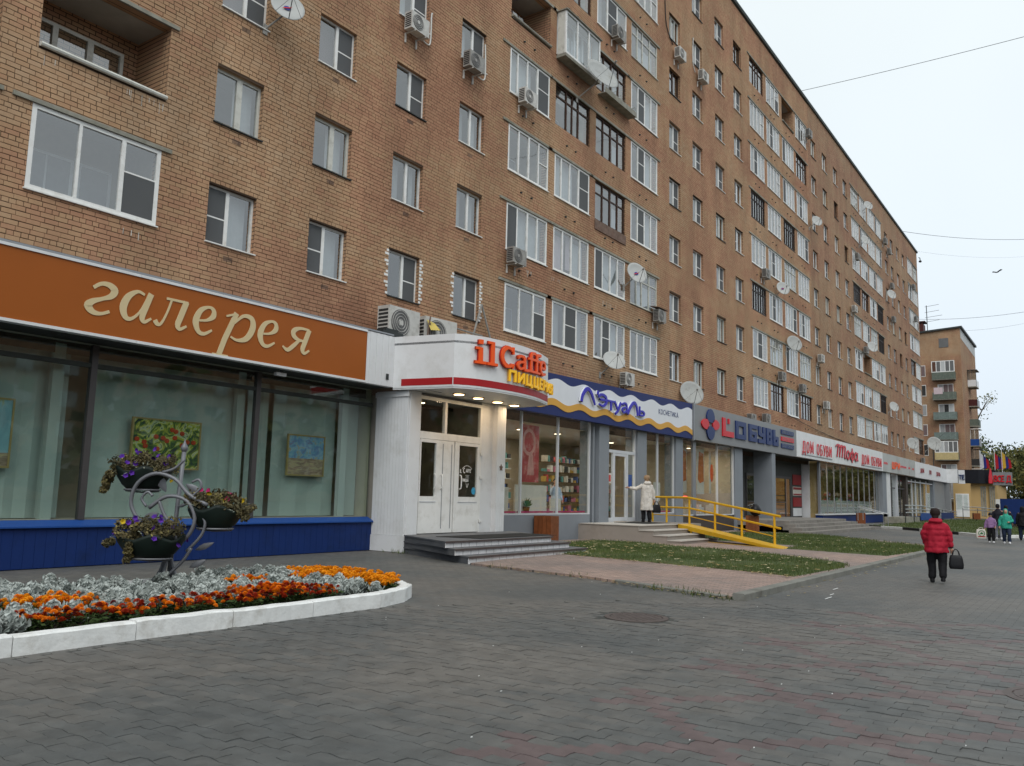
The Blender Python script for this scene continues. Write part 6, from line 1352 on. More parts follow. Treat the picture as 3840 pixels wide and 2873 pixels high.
# ------------------------------------------------------------------ cables
def cable(a, b_, sag, r, lab):
    A, B = Vector(a), Vector(b_); P = []
    for k in range(21): t_ = k/20; p = A.lerp(B, t_); p.z -= 4*sag*t_*(1-t_); P.append(p)
    mb = MB(); mb.tube(P, r, 5); solo('overhead_cable', mb, 'cable_black', lab, 'cable', loc=tuple(A))
cable((61.0, 16.8, 32.2), (63.0, -11.0, 33.6), .3, .018, 'topmost overhead cable running from the roof edge to the upper right')
cable((100.4, 16.8, 32.2), (120, 0, 34.5), .8, .022, 'overhead cable leaving the roof near its far corner')
cable((112, 17.5, 33), (160, 8, 43), 0.5, .008, 'faint thin cable high above the far roof corner')
cable((140, 22, 30), (122, -3, 27.4), 1.0, .022, 'level overhead cable behind the rooftop aerial')
cable((139.5, 16.0, 27.5), (150, -2, 32.5), 1.0, .013, 'faint cable rising from the far block roof')
cable((55.0, 16.85, 7.4), (139.5, 17.5, 13.6), 3.3, .022, 'dark cable sagging along the wall above the white signs')
# ------------------------------------------------------------------ far end of the shop row
pm('yellow_wall', (.50, .34, .15), .8, var=.06, vs_=.6); pm('black_panel', (.012, .013, .018), .35, var=.1); pm('flag_red', (.45, .02, .03), .7); pm('flag_blue', (.03, .04, .22), .7); pm('flag_white', (.6, .6, .62), .7); pm('flag_yellow', (.6, .36, .04), .7)
pm('balcony_green', (.115, .14, .115), .7, var=.2, vs_=3, dirt=(.15, .16, .13)); pm('balcony_teal', (.15, .19, .175), .7, var=.2); pm('cream_panel', (.50, .40, .20), .6); pm('maroon', (.07, .018, .016), .6)
cn = thing('corner_vestibule', 'pale grey corner vestibule with white door at the end of the shop row', 'entrance', (118, 15, 0))
mb = MB(); mb.box(117.92, 14.6, 4.37, 118.1, 16.4, 6.08); part('sign_end', mb, 'white_panel', cn); mb = MB(); mb.box(118.6, 13.9, 4.3, 118.8, 14.6, 6.0); part('projecting_sign', mb, 'white_panel', cn)
mb = MB(); mb.box(118.0, 15.55, 0, 119, 16.6, 4.37); part('side_wall', mb, 'grey_panel', cn); mb = MB(); mb.box(121, 13.6, 0, 121.3, 15.55, 4.4); part('wall', mb, 'yellow_wall', cn)
mb = MB(); mb.box(120.9, 13.8, .2, 120.99, 15.3, 3.1); d_ = part('door', mb, 'pvc', cn); mb = MB(); mb.box(120.88, 14.55, 1.1, 120.895, 15.2, 2.95); part('pane', mb, 'shop_glass', d_); mb = MB(); mb.box(120.88, 13.95, 1.1, 120.895, 14.4, 2.95); part('pane', mb, 'shop_glass', d_)
for q, ch in enumerate('ТЕ'):
    mb = glyph_mesh(GL[ch][1], .55, .09, .1, 'letter_navy'); link('letter', mb.mesh('letter', 'letter_navy'), cn, Vector((118.55, 14.55-q*.36, 4.85))-wloc(cn), (0, 0, -math.pi/2))
rs_ = thing('corner_shop', 'yellow rendered corner shop with black rounded canopy', 'building', (126, 13, 0))
P = [(125, 15.3), (125, 12.6), (125.3, 11.9), (127, 11.2), (140, 11.2), (140, 16), (125, 16)]
mb = MB(); mb.prism(P, 0, 4.5); part('wall', mb, 'yellow_wall', rs_)
mb = MB(); mb.prism([(124.2, 15.2), (124.2, 13.0), (124.35, 12.3), (124.8, 11.8), (125.6, 11.2), (140, 10.6), (140, 16), (124.2, 16)], 4.5, 6.25); part('canopy', mb, 'black_panel', rs_)
for yy in (12.75, 11.75):
    for q in range(3): mb = MB(); mb.box(124.97, yy-.02-q*.22, .3, 124.995, yy+.15-q*.22, 3.9); mb.box(124.97, yy-.05-q*.22, 3.9, 124.996, yy+.18-q*.22, 4.15); part('pilaster', mb, 'concrete', rs_)
gs = thing('block_sign', 'grey sign box with dark red block letters beyond the black canopy', 'sign', (124.5, 10.5, 4.3)); mb = MB(); mb.box(124.4, 9.25, 4.3, 125.0, 11.4, 5.95); part('board', mb, 'grey_panel', gs)
y = 11.25
for ch in 'ВСЕ Д':
    if GL[ch][1]: mb = glyph_mesh(GL[ch][1], .80, .13, .12, 'letter_red', .82); link('letter', mb.mesh('letter', 'letter_red'), gs, Vector((124.39, y, 4.72))-wloc(gs), (0, 0, -math.pi/2))
    y -= (GL[ch][0]*.82+.08)*.78*.86
hs = thing('hand_sign', 'red upright emblem sign beside the black canopy', 'sign', (124, 11.6, 4.6)); mb = MB(); mb.add([(123.9, 11.75, 4.5), (123.9, 11.45, 4.5), (123.9, 11.35, 5.2), (123.9, 11.5, 6.4), (123.9, 11.62, 6.5), (123.9, 11.8, 5.3)], [(0, 1, 2, 3, 4, 5)]); part('emblem', mb, 'letter_pinkred', hs)
mb = MB(); mb.box(123.92, 11.3, 4.5, 124.1, 11.85, 5.0); part('mount', mb, 'red_stripe', hs)
for x, y, cs_, lab in ((126, 12.9, ('flag_white', 'flag_blue', 'flag_red'), 'white, blue and red flag left of the flag row'), (128, 11.4, ('flag_red', 'flag_blue', 'flag_red'), 'small red and blue flag in the middle of the flag row'), (126, 10.4, ('flag_yellow', 'flag_blue', 'flag_red'), 'yellow, blue and red flags right of the flag row')):
    f = thing('flag', lab, 'flag', (x, y, 6), 0, 'flags over the corner shop'); mb = MB(); mb.tube([(x, y, 5.9), (x, y, 8.9)], .04, 5); part('pole', mb, 'flag_white', f)
    for q, c in enumerate(cs_): mb = MB(); mb.quad((x-.02*q, y-.05-q*.3, 8.6-q*.35), (x-.15, y-.4-q*.3, 8.2-q*.35), (x-.1, y-.45-q*.32, 6.6), (x, y-.08-q*.32, 6.4)); mb.quad((x-.03-.02*q, y-.05-q*.3, 8.6-q*.35), (x-.03, y-.08-q*.32, 6.4), (x-.13, y-.45-q*.32, 6.6), (x-.18, y-.4-q*.3, 8.2-q*.35)); part('flag_cloth', mb, c, f)
hr2 = thing('handrail', 'steel handrail before the yellow corner shop wall', 'handrail', (112, 13, 0))
for hh in (1.05, .7): mb = MB(); mb.tube([(113, 13.6, .4+hh), (116, 12.4, .4+hh), (118, 9.6, .1+hh)], .045, 6); part('rail', mb, 'steel', hr2)
for x, y in ((113, 13.6), (116, 12.4), (118, 9.6)): mb = MB(); mb.tube([(x, y, -.02), (x, y, 1.3)], .035, 6); part('post', mb, 'darkmetal', hr2)
# blue-sided stall beyond the people
bt_ = thing('market_stall', 'blue-sided stall with a pale corner panel beyond the people', 'stall', (75, 3.5, 0)); mb = MB(); mb.box(75, 1.0, .35, 79, 6.45, 2.2); part('tarpaulin', mb, 'base_blue', bt_)
mb = MB(); mb.box(74.95, 6.46, .5, 75.4, 6.75, 2.15); part('corner_panel', mb, 'white_panel', bt_); mb = MB(); mb.box(75.1, 1.1, -.02, 78.9, 6.35, .35); part('frame', mb, 'dark_brown', bt_)
# ------------------------------------------------------------------ far apartment block, gable towards the viewer
fb = thing('tower_block', 'distant brick block with stacked balconies beyond the end of the long house', 'building', (140, 19, 0))
GX, GY0, GY1, GZ = 139.5, 16.1, 30.0, 28.1
mb = MB(); mb.quad((GX, GY1, 0), (GX, GY0, 0), (GX, GY0, GZ-.1), (GX, GY1, GZ-1.0)); mb.cur = 1; mb.quad((GX, GY0, 0), (GX+18, GY0, 0), (GX+18, GY0, GZ-.3), (GX, GY0, GZ-.1)); part('wall', mb, ['brickwork_y', 'brickwork_x'], fb)
mb = MB(); mb.add([(GX-.3, GY0-.3, GZ-.1), (GX-.3, GY1, GZ-1.0), (GX+18, GY1, GZ-1.0), (GX+18, GY0-.3, GZ-.3), (GX-.3, GY0-.3, GZ+.15), (GX-.3, GY1, GZ-.75), (GX+18, GY1, GZ-.75), (GX+18, GY0-.3, GZ)], [(0, 1, 2, 3), (4, 7, 6, 5), (0, 4, 5, 1), (0, 3, 7, 4), (3, 2, 6, 7)]); part('roof', mb, 'darkmetal', fb)
mb = MB(); mb.extr([(GX+.1, GY0-.004, GZ-.15), (GX+18, GY0-.004, GZ-.35), (GX+18, GY0-.004, GZ-2.0), (GX+.4, GY0-.004, GZ-1.6)], (0, -.01, 0)); part('rendered_band', mb, 'stained_panel', fb)
mb = MB(); mb.box(GX+3, 21.5, GZ-1.2, GX+5, 23.0, GZ+1.6); mb.box(GX+2.8, 21.2, GZ+1.9, GX+5.2, 23.3, GZ+2.0); mb.box(GX+3.1, 21.6, GZ+1.6, GX+3.3, 21.8, GZ+1.9); mb.box(GX+4.7, 22.7, GZ+1.6, GX+4.9, 22.9, GZ+1.9); part('chimney', mb, 'maroon', fb)
an = thing('roof_aerial', 'tall multi-element aerial on the roof of the far block', 'aerial', (GX+1, 20.6, GZ)); mb = MB(); mb.tube([(GX+1, 20.6, GZ-.8), (GX+1, 20.65, GZ+4.0)], .06, 5); part('mast', mb, 'darkmetal', an)
for q, z in enumerate((3.9, 3.0, 2.2, 1.5)): mb = MB(); mb.tube([(GX+1, 20.9, GZ+z-.1), (GX+1, 18.9-(.4 if q == 2 else 0), GZ+z+.1)], .03, 4); part('element', mb, 'darkmetal', an)
def fwin(y0, y1, z0, z1, mat='pvc', kids=3, x=GX, crt='curtain_grey'):
    mb = MB(); mb.box(x-.06, y0, z0, x-.004, y1, z1); w_ = part('window', mb, mat, fb); n_ = kids
    for k in range(n_):
        a = y0+.06+(y1-y0-.12)*k/n_; c = y0+.06+(y1-y0-.12)*(k+1)/n_-.06; mb = MB(); mb.box(x-.075, a, z0+.08, x-.061, c, z1-.08); part('pane', mb, rs.choice(['curtain_grey', 'curtain_mauve', 'curtain_white', 'ac_dark']), w_)
rs = random.Random(21)
mb = MB(); mb.box(GX-.05, 17.7, 25.2, GX-.004, 19.0, 26.6); part('attic_vent', mb, 'ac_mid', fb)
for k in range(8):
    z = 20.3-k*3.0
    if z < 1: break
    fwin(21.0, 21.95, z+.6, z+2.3, 'pvc', 1)
    style = ['glazed', 'laundry', 'open', 'open', 'cream', 'green', 'gl2', 'none'][k]
    if style == 'none': continue
    b0, b1 = 16.9, 20.0; xb = GX-1.1
    bal = MB(); bal.box(xb, b0, z-.15, GX-.004, b1, z); bc = part('balcony', bal, 'concrete', fb)
    if style != 'gl2':
        n_ = 22
        for q in range(n_): mb = MB(); a = b0+(b1-b0)*q/n_; mb.box(xb-.02-(.012 if q % 2 else 0), a, z-.05, xb, a+(b1-b0)/n_*.94, z+1.0); part('balcony_slat', mb, 'cream_panel' if style == 'cream' else ('balcony_teal' if k in (2, 3) else 'balcony_green'), bc)
        for yy in (b0, b1-.03): mb = MB(); mb.box(xb+.002, yy, z, GX-.01, yy+.03, z+1.0); part('balcony_side', mb, 'balcony_green', bc)
    if style in ('glazed', 'cream', 'gl2'):
        z0 = z+1.0 if style != 'gl2' else z+.2
        mb = MB()
        for q in range(6): a = b0+(b1-b0-.1)*q/5; mb.box(xb-.02, a, z0, xb+.06, a+.1, z+2.7)
        mb.box(xb-.018, b0, z0, xb+.058, b1, z0+.1); mb.box(xb-.018, b0, z+2.6, xb+.058, b1, z+2.7); part('balcony_glazing', mb, 'pvc', bc)
        for q in range(5): a = b0+.1+(b1-b0-.1)*q/5; mb = MB(); mb.box(xb+.01, a, z0+.1, xb+.02, a+.5, z+2.6); part('pane', mb, rs.choice(['curtain_grey', 'curtain_brown', 'curtain_white', 'ac_mid']), bc)
    else: fwin(17.3, 19.4, z+.1, z+2.3, 'pvc', 3)
    if style == 'laundry': mb = MB(); mb.box(xb-.06, 18.6, z+.7, xb-.04, 19.8, z+1.7); solo('laundry', mb, 'curtain_pink', 'pink blanket hung over a far balcony', 'laundry', loc=(xb, 18.6, z+.7))
for k in range(8):   # side balconies on the receding face
    z = 19.9-k*3.05
    if z < 2: break
    x0, x1 = GX+6.5, GX+9.5; bal = MB(); bal.box(x0, GY0-1.2, z-.15, x1, GY0-.004, z); bc = part('balcony', bal, 'concrete', fb)
    mb = MB(); mb.box(x0, GY0-1.2, z, x0+.05, GY0-.01, z+1.0); part('balcony_side', mb, ['white_panel', 'maroon', 'balcony_green', 'ledge_blue', 'ac_dark', 'balcony_green', 'pvc', 'balcony_green'][k], bc)
    mb = MB(); mb.box(x0, GY0-1.2, z, x1, GY0-1.15, z+1.0); part('balcony_front', mb, ['white_panel', 'grey_panel', 'balcony_green', 'alu', 'balcony_teal', 'balcony_green', 'balcony_green', 'balcony_green'][k], bc)
    if k in (0, 3, 4, 5, 6):
        mb = MB()
        for yy in (GY0-1.2, GY0-.65, GY0-.08): mb.box(x0, yy, z+1.0, x0+.05, yy+.05, z+2.5)
        mb.box(x0-.1, GY0-1.35, z+2.5, x1, GY0-.01, z+2.58); part('balcony_glazing', mb, 'darkmetal' if k in (0, 4) else 'pvc', bc)
        mb = MB(); mb.box(x0+.02, GY0-1.15, z+1.0, x0+.03, GY0-.1, z+2.5); part('pane', mb, 'pane_glass', bc)
# bird
bd = MB(); bd.lathe([(.01, -.22), (.07, -.05), (.06, .1), (.015, .22)], (0, 0, 0), 8); bd.v = [(a+110, b_+8.6, c+28.6) for c, a, b_ in bd.v]; bd.add([(110, 8.6, 28.65), (110.1, 8.2, 28.95), (110.25, 8.0, 28.9), (110.1, 8.5, 28.6)], [(0, 1, 2, 3)]); bd.add([(110, 8.6, 28.65), (110.15, 9.0, 28.8), (110.3, 9.1, 28.7), (110.1, 8.7, 28.6)], [(0, 1, 2, 3)])
solo('bird', bd, 'cable_black', 'dark bird flying in the sky above the far block', 'bird', loc=(110, 8.6, 28.6))
# ------------------------------------------------------------------ trees
mt, n, b = nodes_of('foliage'); b.inputs['Roughness'].default_value = .75; b.inputs['Specular IOR Level'].default_value = .2
at = n.nodes.new('ShaderNodeAttribute'); at.attribute_name = 'rnd'; rp = n.nodes.new('ShaderNodeValToRGB'); rp.color_ramp.elements[0].color = (.022, .035, .010, 1); rp.color_ramp.elements[1].color = (.20, .17, .05, 1); e = rp.color_ramp.elements.new(.55); e.color = (.065, .080, .024, 1)
n.links.new(at.outputs['Fac'], rp.inputs[0]); n.links.new(rp.outputs[0], b.inputs['Base Color'])
pm('bark', (.07, .055, .042), .9, var=.3, vs_=6, bump=.6, bs=20)
rt_ = random.Random(4)
def tree(x, y, h, r, label, n_leaf=5200, leaf=.22, bare=.0, base=.32, yellow=0.0):
    t = thing('tree', label, 'tree', (x, y, 0), 0, 'trees beyond the shop row'); tr = MB(); tips = []
    tr.tube([(0, 0, -.1), (rt_.uniform(-.2, .2), rt_.uniform(-.2, .2), h*.3), (rt_.uniform(-.3, .3), rt_.uniform(-.3, .3), h*.62)], [h*.022, h*.017, h*.008], 8)
    for q in range(11):
        z0 = h*rt_.uniform(base*.8, .62); a = rt_.uniform(0, 6.28); L = r*rt_.uniform(.6, 1.0); zz = z0+rt_.uniform(.15, .42)*h*.8
        p1 = Vector((math.cos(a)*L*.45, math.sin(a)*L*.45, z0+(zz-z0)*.5)); p2 = Vector((math.cos(a+.2)*L*.92, math.sin(a+.2)*L*.92, min(zz, h*.96))); tr.tube([(0, 0, z0), p1, p2], [h*.009, h*.006, h*.0025], 6); tips += [p1, p2, (p1+p2)/2]
        for w in range(3): p3 = p2+Vector((rt_.gauss(0, r*.22), rt_.gauss(0, r*.22), rt_.gauss(r*.12, r*.15))); tr.tube([p1.lerp(p2, .5), p3], [h*.003, h*.0012], 4); tips.append(p3)
    part('trunk', tr, 'bark', t, world=False)
    cr = MB(); clumps = [(p+Vector((rt_.gauss(0, .3), rt_.gauss(0, .3), rt_.gauss(0, .3))), r*rt_.uniform(.16, .34), rt_.random()) for p in tips for _ in range(2)]
    for q in range(n_leaf):
        c, rad, tone = rt_.choice(clumps); d = Vector((rt_.gauss(0, 1), rt_.gauss(0, 1), rt_.gauss(0, .8))); d = d.normalized()*rad*rt_.random()**.4; p = c+d
        u = Vector((rt_.gauss(0, 1), rt_.gauss(0, 1), rt_.gauss(0, 1))).normalized(); v = u.orthogonal().normalized(); s = leaf*rt_.uniform(.6, 1.3)
        cr.add([p-u*s, p+v*s*.6, p+u*s, p-v*s*.6], [(0, 1, 2, 3)]); cr.attr.append(min(1, max(0, .15+.5*tone+rt_.gauss(0, .14)+yellow)))
    part('crown', cr, 'foliage', t, world=False); return t
tree(172, 19.5, 22, 5.0, 'thin-leaved tall tree just right of the far block', 1700, .22, yellow=.1)
tree(178, 14, 12.5, 6.0, 'dense olive tree low behind the flags', 6500, .30, yellow=.28); tree(165, 9.0, 10.5, 5.5, 'broad olive tree at the right edge beyond the block sign', 6500, .30, yellow=.25); tree(190, 20, 14, 7, 'dark tree behind the far block corner', 5500, .32); tree(150, 4, 8.5, 4.5, 'yellowing tree at the right edge above the blue stall', 5500, .28, yellow=.3); tree(200, 3, 12, 8, 'far wide tree crown at the right edge', 6000, .36, yellow=.05)
tree(160, 2.5, 7.5, 4.5, 'low bushy tree filling the gap right of the block sign', 5000, .26, base=.1, yellow=.25); tree(150, -1.5, 7, 4.5, 'low bushy tree at the right edge behind the stall', 5000, .26, base=.1, yellow=.2); tree(175, 8, 8, 5.5, 'brownish bush low between the far trees', 5000, .3, base=.08, yellow=.3)
# a pale house glimpsed through those trees
gh = thing('pale_house', 'pale house with balcony rails glimpsed behind the trees at the right edge', 'building', (185, 6, 0)); mb = MB(); mb.box(182, -8, 0, 200, 12, 12); part('wall', mb, 'shop_wall', gh); mb = MB(); mb.add([(181, -9, 11.9), (181, 13, 11.9), (201, 13, 11.9), (201, -9, 11.9), (187, 7, 16), (187, -3, 16)], [(0, 5, 4, 1), (1, 4, 2), (2, 4, 5, 3), (3, 5, 0)]); part('roof', mb, 'alu', gh)
for k in range(3):
    for yy in (10.3, 7.6, 4.9, 2.2): mb = MB(); mb.box(181.9, yy, 3+k*3.4, 181.99, yy+1.5, 4.8+k*3.4); w_ = part('window', mb, 'pvc', gh); mb = MB(); mb.box(181.86, yy+.12, 3.12+k*3.4, 181.895, yy+1.38, 4.68+k*3.4); part('pane', mb, 'ac_dark', w_)
# ------------------------------------------------------------------ the other side of the street (behind the viewer; it shows in the shop glass)
mb = MB(); mb.box(-60, -62, 0, 700, -50, 17); mb.cur = 1
for k in range(4):
    for i in range(130): mb.box(-55+i*4.4, -49.98, 3+k*3.1, -53.4+i*4.4, -49.9, 4.5+k*3.1)
struct('opposite_side', mb, ['brickwork_x', 'curtain_white'])

mb = MB(); ro = random.Random(8)
for q in range(9000):
    x = ro.uniform(-30, 480); h0 = 7+3*math.sin(x*.35)+2*math.sin(x*.9+1); p = Vector((x, -30+ro.gauss(0, 2.0), 1.5+abs(ro.random())*h0)); u = Vector((ro.gauss(0, 1), ro.gauss(0, 1), ro.gauss(0, 1))).normalized(); v = u.orthogonal().normalized(); s_ = ro.uniform(.5, 1.0); mb.add([p-u*s_, p+v*s_*.7, p+u*s_, p-v*s_*.7], [(0, 1, 2, 3)]); mb.attr.append(min(1, max(0, ro.gauss(.45, .2))))
o = link('opposite_trees', mb.mesh('opposite_trees', 'foliage')); o['kind'] = 'stuff'; o['label'] = 'row of street trees mirrored in the shop glass'; o['category'] = 'trees'
# ------------------------------------------------------------------ flower bed
rf = random.Random(12)
edge = [(-2.0, 8.40), (.3, 8.40), (1.6, 8.40), (2.8, 8.41), (4.0, 8.42), (5.24, 8.43), (6.42, 8.38), (7.64, 8.38), (8.86, 8.36), (9.58, 8.56), (10.08, 8.86), (10.42, 9.35), (10.55, 9.95), (10.45, 10.6), (10.1, 11.2), (9.5, 11.7), (8.7, 12.0), (7.5, 12.1), (6.2, 12.1), (4.9, 12.1), (3.6, 12.1), (2.2, 12.1), (-2.0, 12.1)]
kb = thing('flower_bed_kerb', 'white painted kerb stones curving round the flower bed', 'kerb', (6, 8.4, 0))
for a, c in zip(edge[:-1], edge[1:]):
    a, c = Vector(a), Vector(c); d = (c-a).normalized(); nn = Vector((-d.y, d.x)); w, h, b_ = .17, .185+rf.uniform(-.008, .008), .018; p0, p1 = a+d*.005, c-d*.005
    mb = MB(); N = 7; vs = []
    for k in range(N+1):
        p = p0.lerp(p1, k/N); j = rf.uniform(-.006, .006); zt = h+rf.uniform(-.005, .005)
        vs += [(*(p-nn*(j)), -.03), (*(p-nn*j), zt-b_), (*(p+nn*(b_+j)), zt), (*(p+nn*(w-b_)), zt), (*(p+nn*w), zt-b_), (*(p+nn*w), -.03)]
    fs = []
    for k in range(N):
        for r in range(5): fs.append((k*6+r, (k+1)*6+r, (k+1)*6+r+1, k*6+r+1))
    fs += [(5, 4, 3, 2, 1, 0), tuple(N*6+r for r in range(6))]; fs = [f[::-1] for f in fs]; mb.add(vs, fs); part('kerb_stone', mb, 'kerb_white', kb)
mb = MB(); inner = [(x, y) for x, y in edge]; mb.add([(x, y+.1 if y < 10 else y-.1, .10) for x, y in inner], [tuple(range(len(inner)))]); struct('soil', mb, 'soil')
# silver-leaved plants
mt, n, b = nodes_of('silver_leaf'); b.inputs['Roughness'].default_value = .8; b.inputs['Specular IOR Level'].default_value = .2
at = n.nodes.new('ShaderNodeAttribute'); at.attribute_name = 'rnd'; rp = n.nodes.new('ShaderNodeValToRGB'); rp.color_ramp.elements[0].color = (.16, .185, .17, 1); rp.color_ramp.elements[1].color = (.56, .60, .575, 1); n.links.new(at.outputs['Fac'], rp.inputs[0]); n.links.new(rp.outputs[0], b.inputs['Base Color'])
def silver_plant(seed):
    r = random.Random(seed); mb = MB(); NQ = 30
    for q in range(NQ):
        a = q*2.4+r.uniform(-.4, .4); el = .15+1.05*(q/NQ)+r.uniform(-.2, .2); L = r.uniform(.10, .17)*(1.1-.3*q/NQ); z0 = .03+.09*q/NQ
        d = Vector((math.cos(a)*math.cos(el), math.sin(a)*math.cos(el), math.sin(el))); s = Vector((-math.sin(a), math.cos(a), 0)); u = s.cross(d)
        P = []; prof = [(0, .008), (.2, .014), (.34, .042), (.46, .022), (.60, .055), (.72, .030), (.86, .046), (1.0, .012)]      # lobed outline
        for t, w in prof: c = Vector((0, 0, z0))+d*L*t+u*(-.06*t*t)*L/.14; w *= L/.16*r.uniform(.8, 1.25); P.append((c-s*w+u*(.012+.02*r.random()), c, c+s*w+u*(.012+.02*r.random())))
        vs = [p for tr in P for p in tr]; fs = []
        for k in range(len(P)-1):
            for e_ in (0, 1): fs.append((k*3+e_, k*3+e_+1, (k+1)*3+e_+1, (k+1)*3+e_))
        mb.add(vs, fs); tone = min(1, max(0, .12+.6*q/NQ+r.gauss(0, .16))); mb.attr += [tone]*len(fs)  # lower leaves toned darker, standing in for shade in the gaps between leaves
    return mb.mesh('silver_plant', 'silver_leaf')
SIL = [silver_plant(s) for s in range(6)]
# marigolds
for nm, c in (('mari_orange', (.80, .22, .004)), ('mari_red', (.36, .030, .006)), ('mari_amber', (.86, .36, .01)), ('mari_dark', (.12, .010, .010))): pm(nm, c, .7, var=.2, vs_=30)
pm('mari_green', (.035, .06, .016), .8, var=.3, vs_=8); pm('alyssum', (.62, .60, .48), .8, var=.1)
def flower_head(mat, r=.032, seed=0):
    rr = random.Random(seed); mb = MB()
    for ring, (rad, z, n_) in enumerate(((1.0, .0, 11), (.85, .35, 10), (.6, .6, 8), (.3, .78, 5))):
        for k in range(n_):
            a = 2*math.pi*k/n_+ring*.3+rr.uniform(-.1, .1); w = math.pi/n_*1.15; rz_ = r*rad
            p0 = (rz_*.45*math.cos(a), rz_*.45*math.sin(a), r*(z-.25)); p1 = (rz_*math.cos(a-w), rz_*math.sin(a-w), r*(z+rr.uniform(0, .15))); p2 = (rz_*1.1*math.cos(a), rz_*1.1*math.sin(a), r*(z+.18)); p3 = (rz_*math.cos(a+w), rz_*math.sin(a+w), r*(z+rr.uniform(0, .15)))
            mb.add([p0, p1, p2, p3], [(0, 1, 2, 3)])
    return mb.mesh('flower', mat)
HEADS = {m_: [flower_head(m_, .038, s) for s in range(2)] for m_ in ('mari_orange', 'mari_red', 'mari_amber', 'mari_dark')}
def mari_foliage(seed):
    r = random.Random(seed); mb = MB()
    for q in range(60):
        a, rad, z = r.uniform(0, 6.28), r.uniform(.01, .11), r.uniform(.02, .16); p = Vector((rad*math.cos(a), rad*math.sin(a), z)); u = Vector((r.gauss(0, 1), r.gauss(0, 1), r.gauss(0, .6))).normalized(); v = u.orthogonal().normalized(); s = r.uniform(.02, .045); mb.add([p-u*s, p+v*s*.35, p+u*s, p-v*s*.35], [(0, 1, 2, 3)])
    return mb.mesh('foliage', 'mari_green')
MF = [mari_foliage(s) for s in range(3)]
def zone(x, y):
    """what grows where in the bed"""
    f = .38*math.sin(x*1.7)+.2*math.sin(x*3.1+1)
    if y < 9.12+.16*f and x < 8.25 and x > 4.15+.3*(y-8.6): return 'red'
    if x > 9.25 and y < 11.1: return 'amber'
    if 7.1 < x < 8.2 and 9.0 < y < 9.5+.2*f: return 'redorange'
    for xa, xb, ya, yb in ((4.6, 5.5, 9.7, 10.25), (3.6, 4.3, 10.2, 10.8), (7.9, 8.6, 10.2, 10.7), (8.85, 9.1, 9.9, 10.3)):
        if xa < x < xb and ya < y < yb: return 'orange'
    if 6.9 < x < 8.0 and 8.95 < y < 9.15: return 'white'
    return 'silver'
cnt = {}
bedpoly = [(x+(.0), y+.24 if y < 9.5 else y-.2) for x, y in edge]; bedpoly = [(min(x, 10.28), y) for x, y in bedpoly]
LAB = {'red': 'red and orange marigold plant in the band behind the white kerb', 'redorange': 'orange-red marigold plant inside the flower bed by the silver leaves', 'amber': 'amber marigold plant at the rounded right end of the bed', 'orange': 'orange marigold plant among the silver-leaved plants'}
placed = []; SX0, SY0 = 7.72, 11.72
y = 8.62
while y < 11.95:
    x = 2.2
    while x < 10.4:
        px_, py_ = x+rf.uniform(-.06, .06), y+rf.uniform(-.06, .06); x += .19
        dv = Vector((px_-SX0, py_-SY0)); fr_ = dv.dot(Vector((math.cos(YAW), math.sin(YAW)))); la_ = dv.dot(Vector((math.sin(YAW), -math.cos(YAW))))
        if -1.3 < fr_ < .3 and abs(la_) < .42 and zone(px_, py_) == 'silver' and rf.random() < .85: continue
        if not inside((px_, py_), bedpoly) or not in_view((px_, py_, .2), .08): continue
        placed.append((px_, py_))
    y += .19
nsil = 0
for px_, py_ in placed:
    zn = zone(px_, py_)
    if zn == 'silver' and rf.random() < .68:
        me = rf.choice(SIL); o = link('silver_plant', me, None, (px_, py_, .09), (0, 0, rf.uniform(0, 6.28))); s = rf.uniform(.85, 1.25); o.scale = (s, s, s*rf.uniform(.8, 1.05)); nsil += 1
        reg = ('between the red marigolds and the kerb end' if py_ < 9.2 else 'in the middle of the bed') if px_ > 7.6 and py_ < 10.2 else ('behind the red marigold band at the left' if py_ < 10.0 else ('along the back of the bed, left of the stand' if px_ < 7.0 else ('around the planter stand' if px_ < 8.3 else 'at the back right beside the amber marigolds')))
        tag(o, 'silvery grey leafy plant '+reg, 'plant', 'silver-leaved plants '+reg)
    elif zn == 'white':
        mb = MB()
        for q in range(26): a, r_ = rf.uniform(0, 6.28), rf.uniform(0, .1); mb.lathe([(.006, 0), (.014, .012), (.004, .02)], (r_*math.cos(a), r_*math.sin(a), rf.uniform(.08, .14)), 5)
        o = link('alyssum', mb.mesh('alyssum', 'alyssum'), None, (px_, py_, .09)); tag(o, 'tuft of tiny white flowers at the foot of the planter stand', 'flowers', 'white flower tufts')
    elif zn in LAB:
        o = thing('marigold', LAB[zn], 'flowers', (px_, py_, .09), rf.uniform(0, 6.28), 'marigold plants, '+zn)
        f_ = link('foliage', rf.choice(MF), o); f_.scale = (1.2, 1.2, 1.0)
        for q in range({'red': 7, 'redorange': 9, 'amber': 13, 'orange': 8}[zn]):
            mtn = {'red': rf.choice(['mari_red', 'mari_orange', 'mari_red', 'mari_dark', 'mari_red', 'mari_orange']), 'redorange': rf.choice(['mari_orange', 'mari_red', 'mari_orange']), 'amber': 'mari_amber', 'orange': rf.choice(['mari_amber', 'mari_orange'])}[zn]
            a, r_ = rf.uniform(0, 6.28), .12*math.sqrt(rf.random()); h = link('flower', rf.choice(HEADS[mtn]), o, (r_*math.cos(a), r_*math.sin(a), rf.uniform(.12, .23)), (rf.uniform(-.4, .4), rf.uniform(-.4, .4), 0)); s = rf.uniform(.75, 1.15); h.scale = (s, s, s)
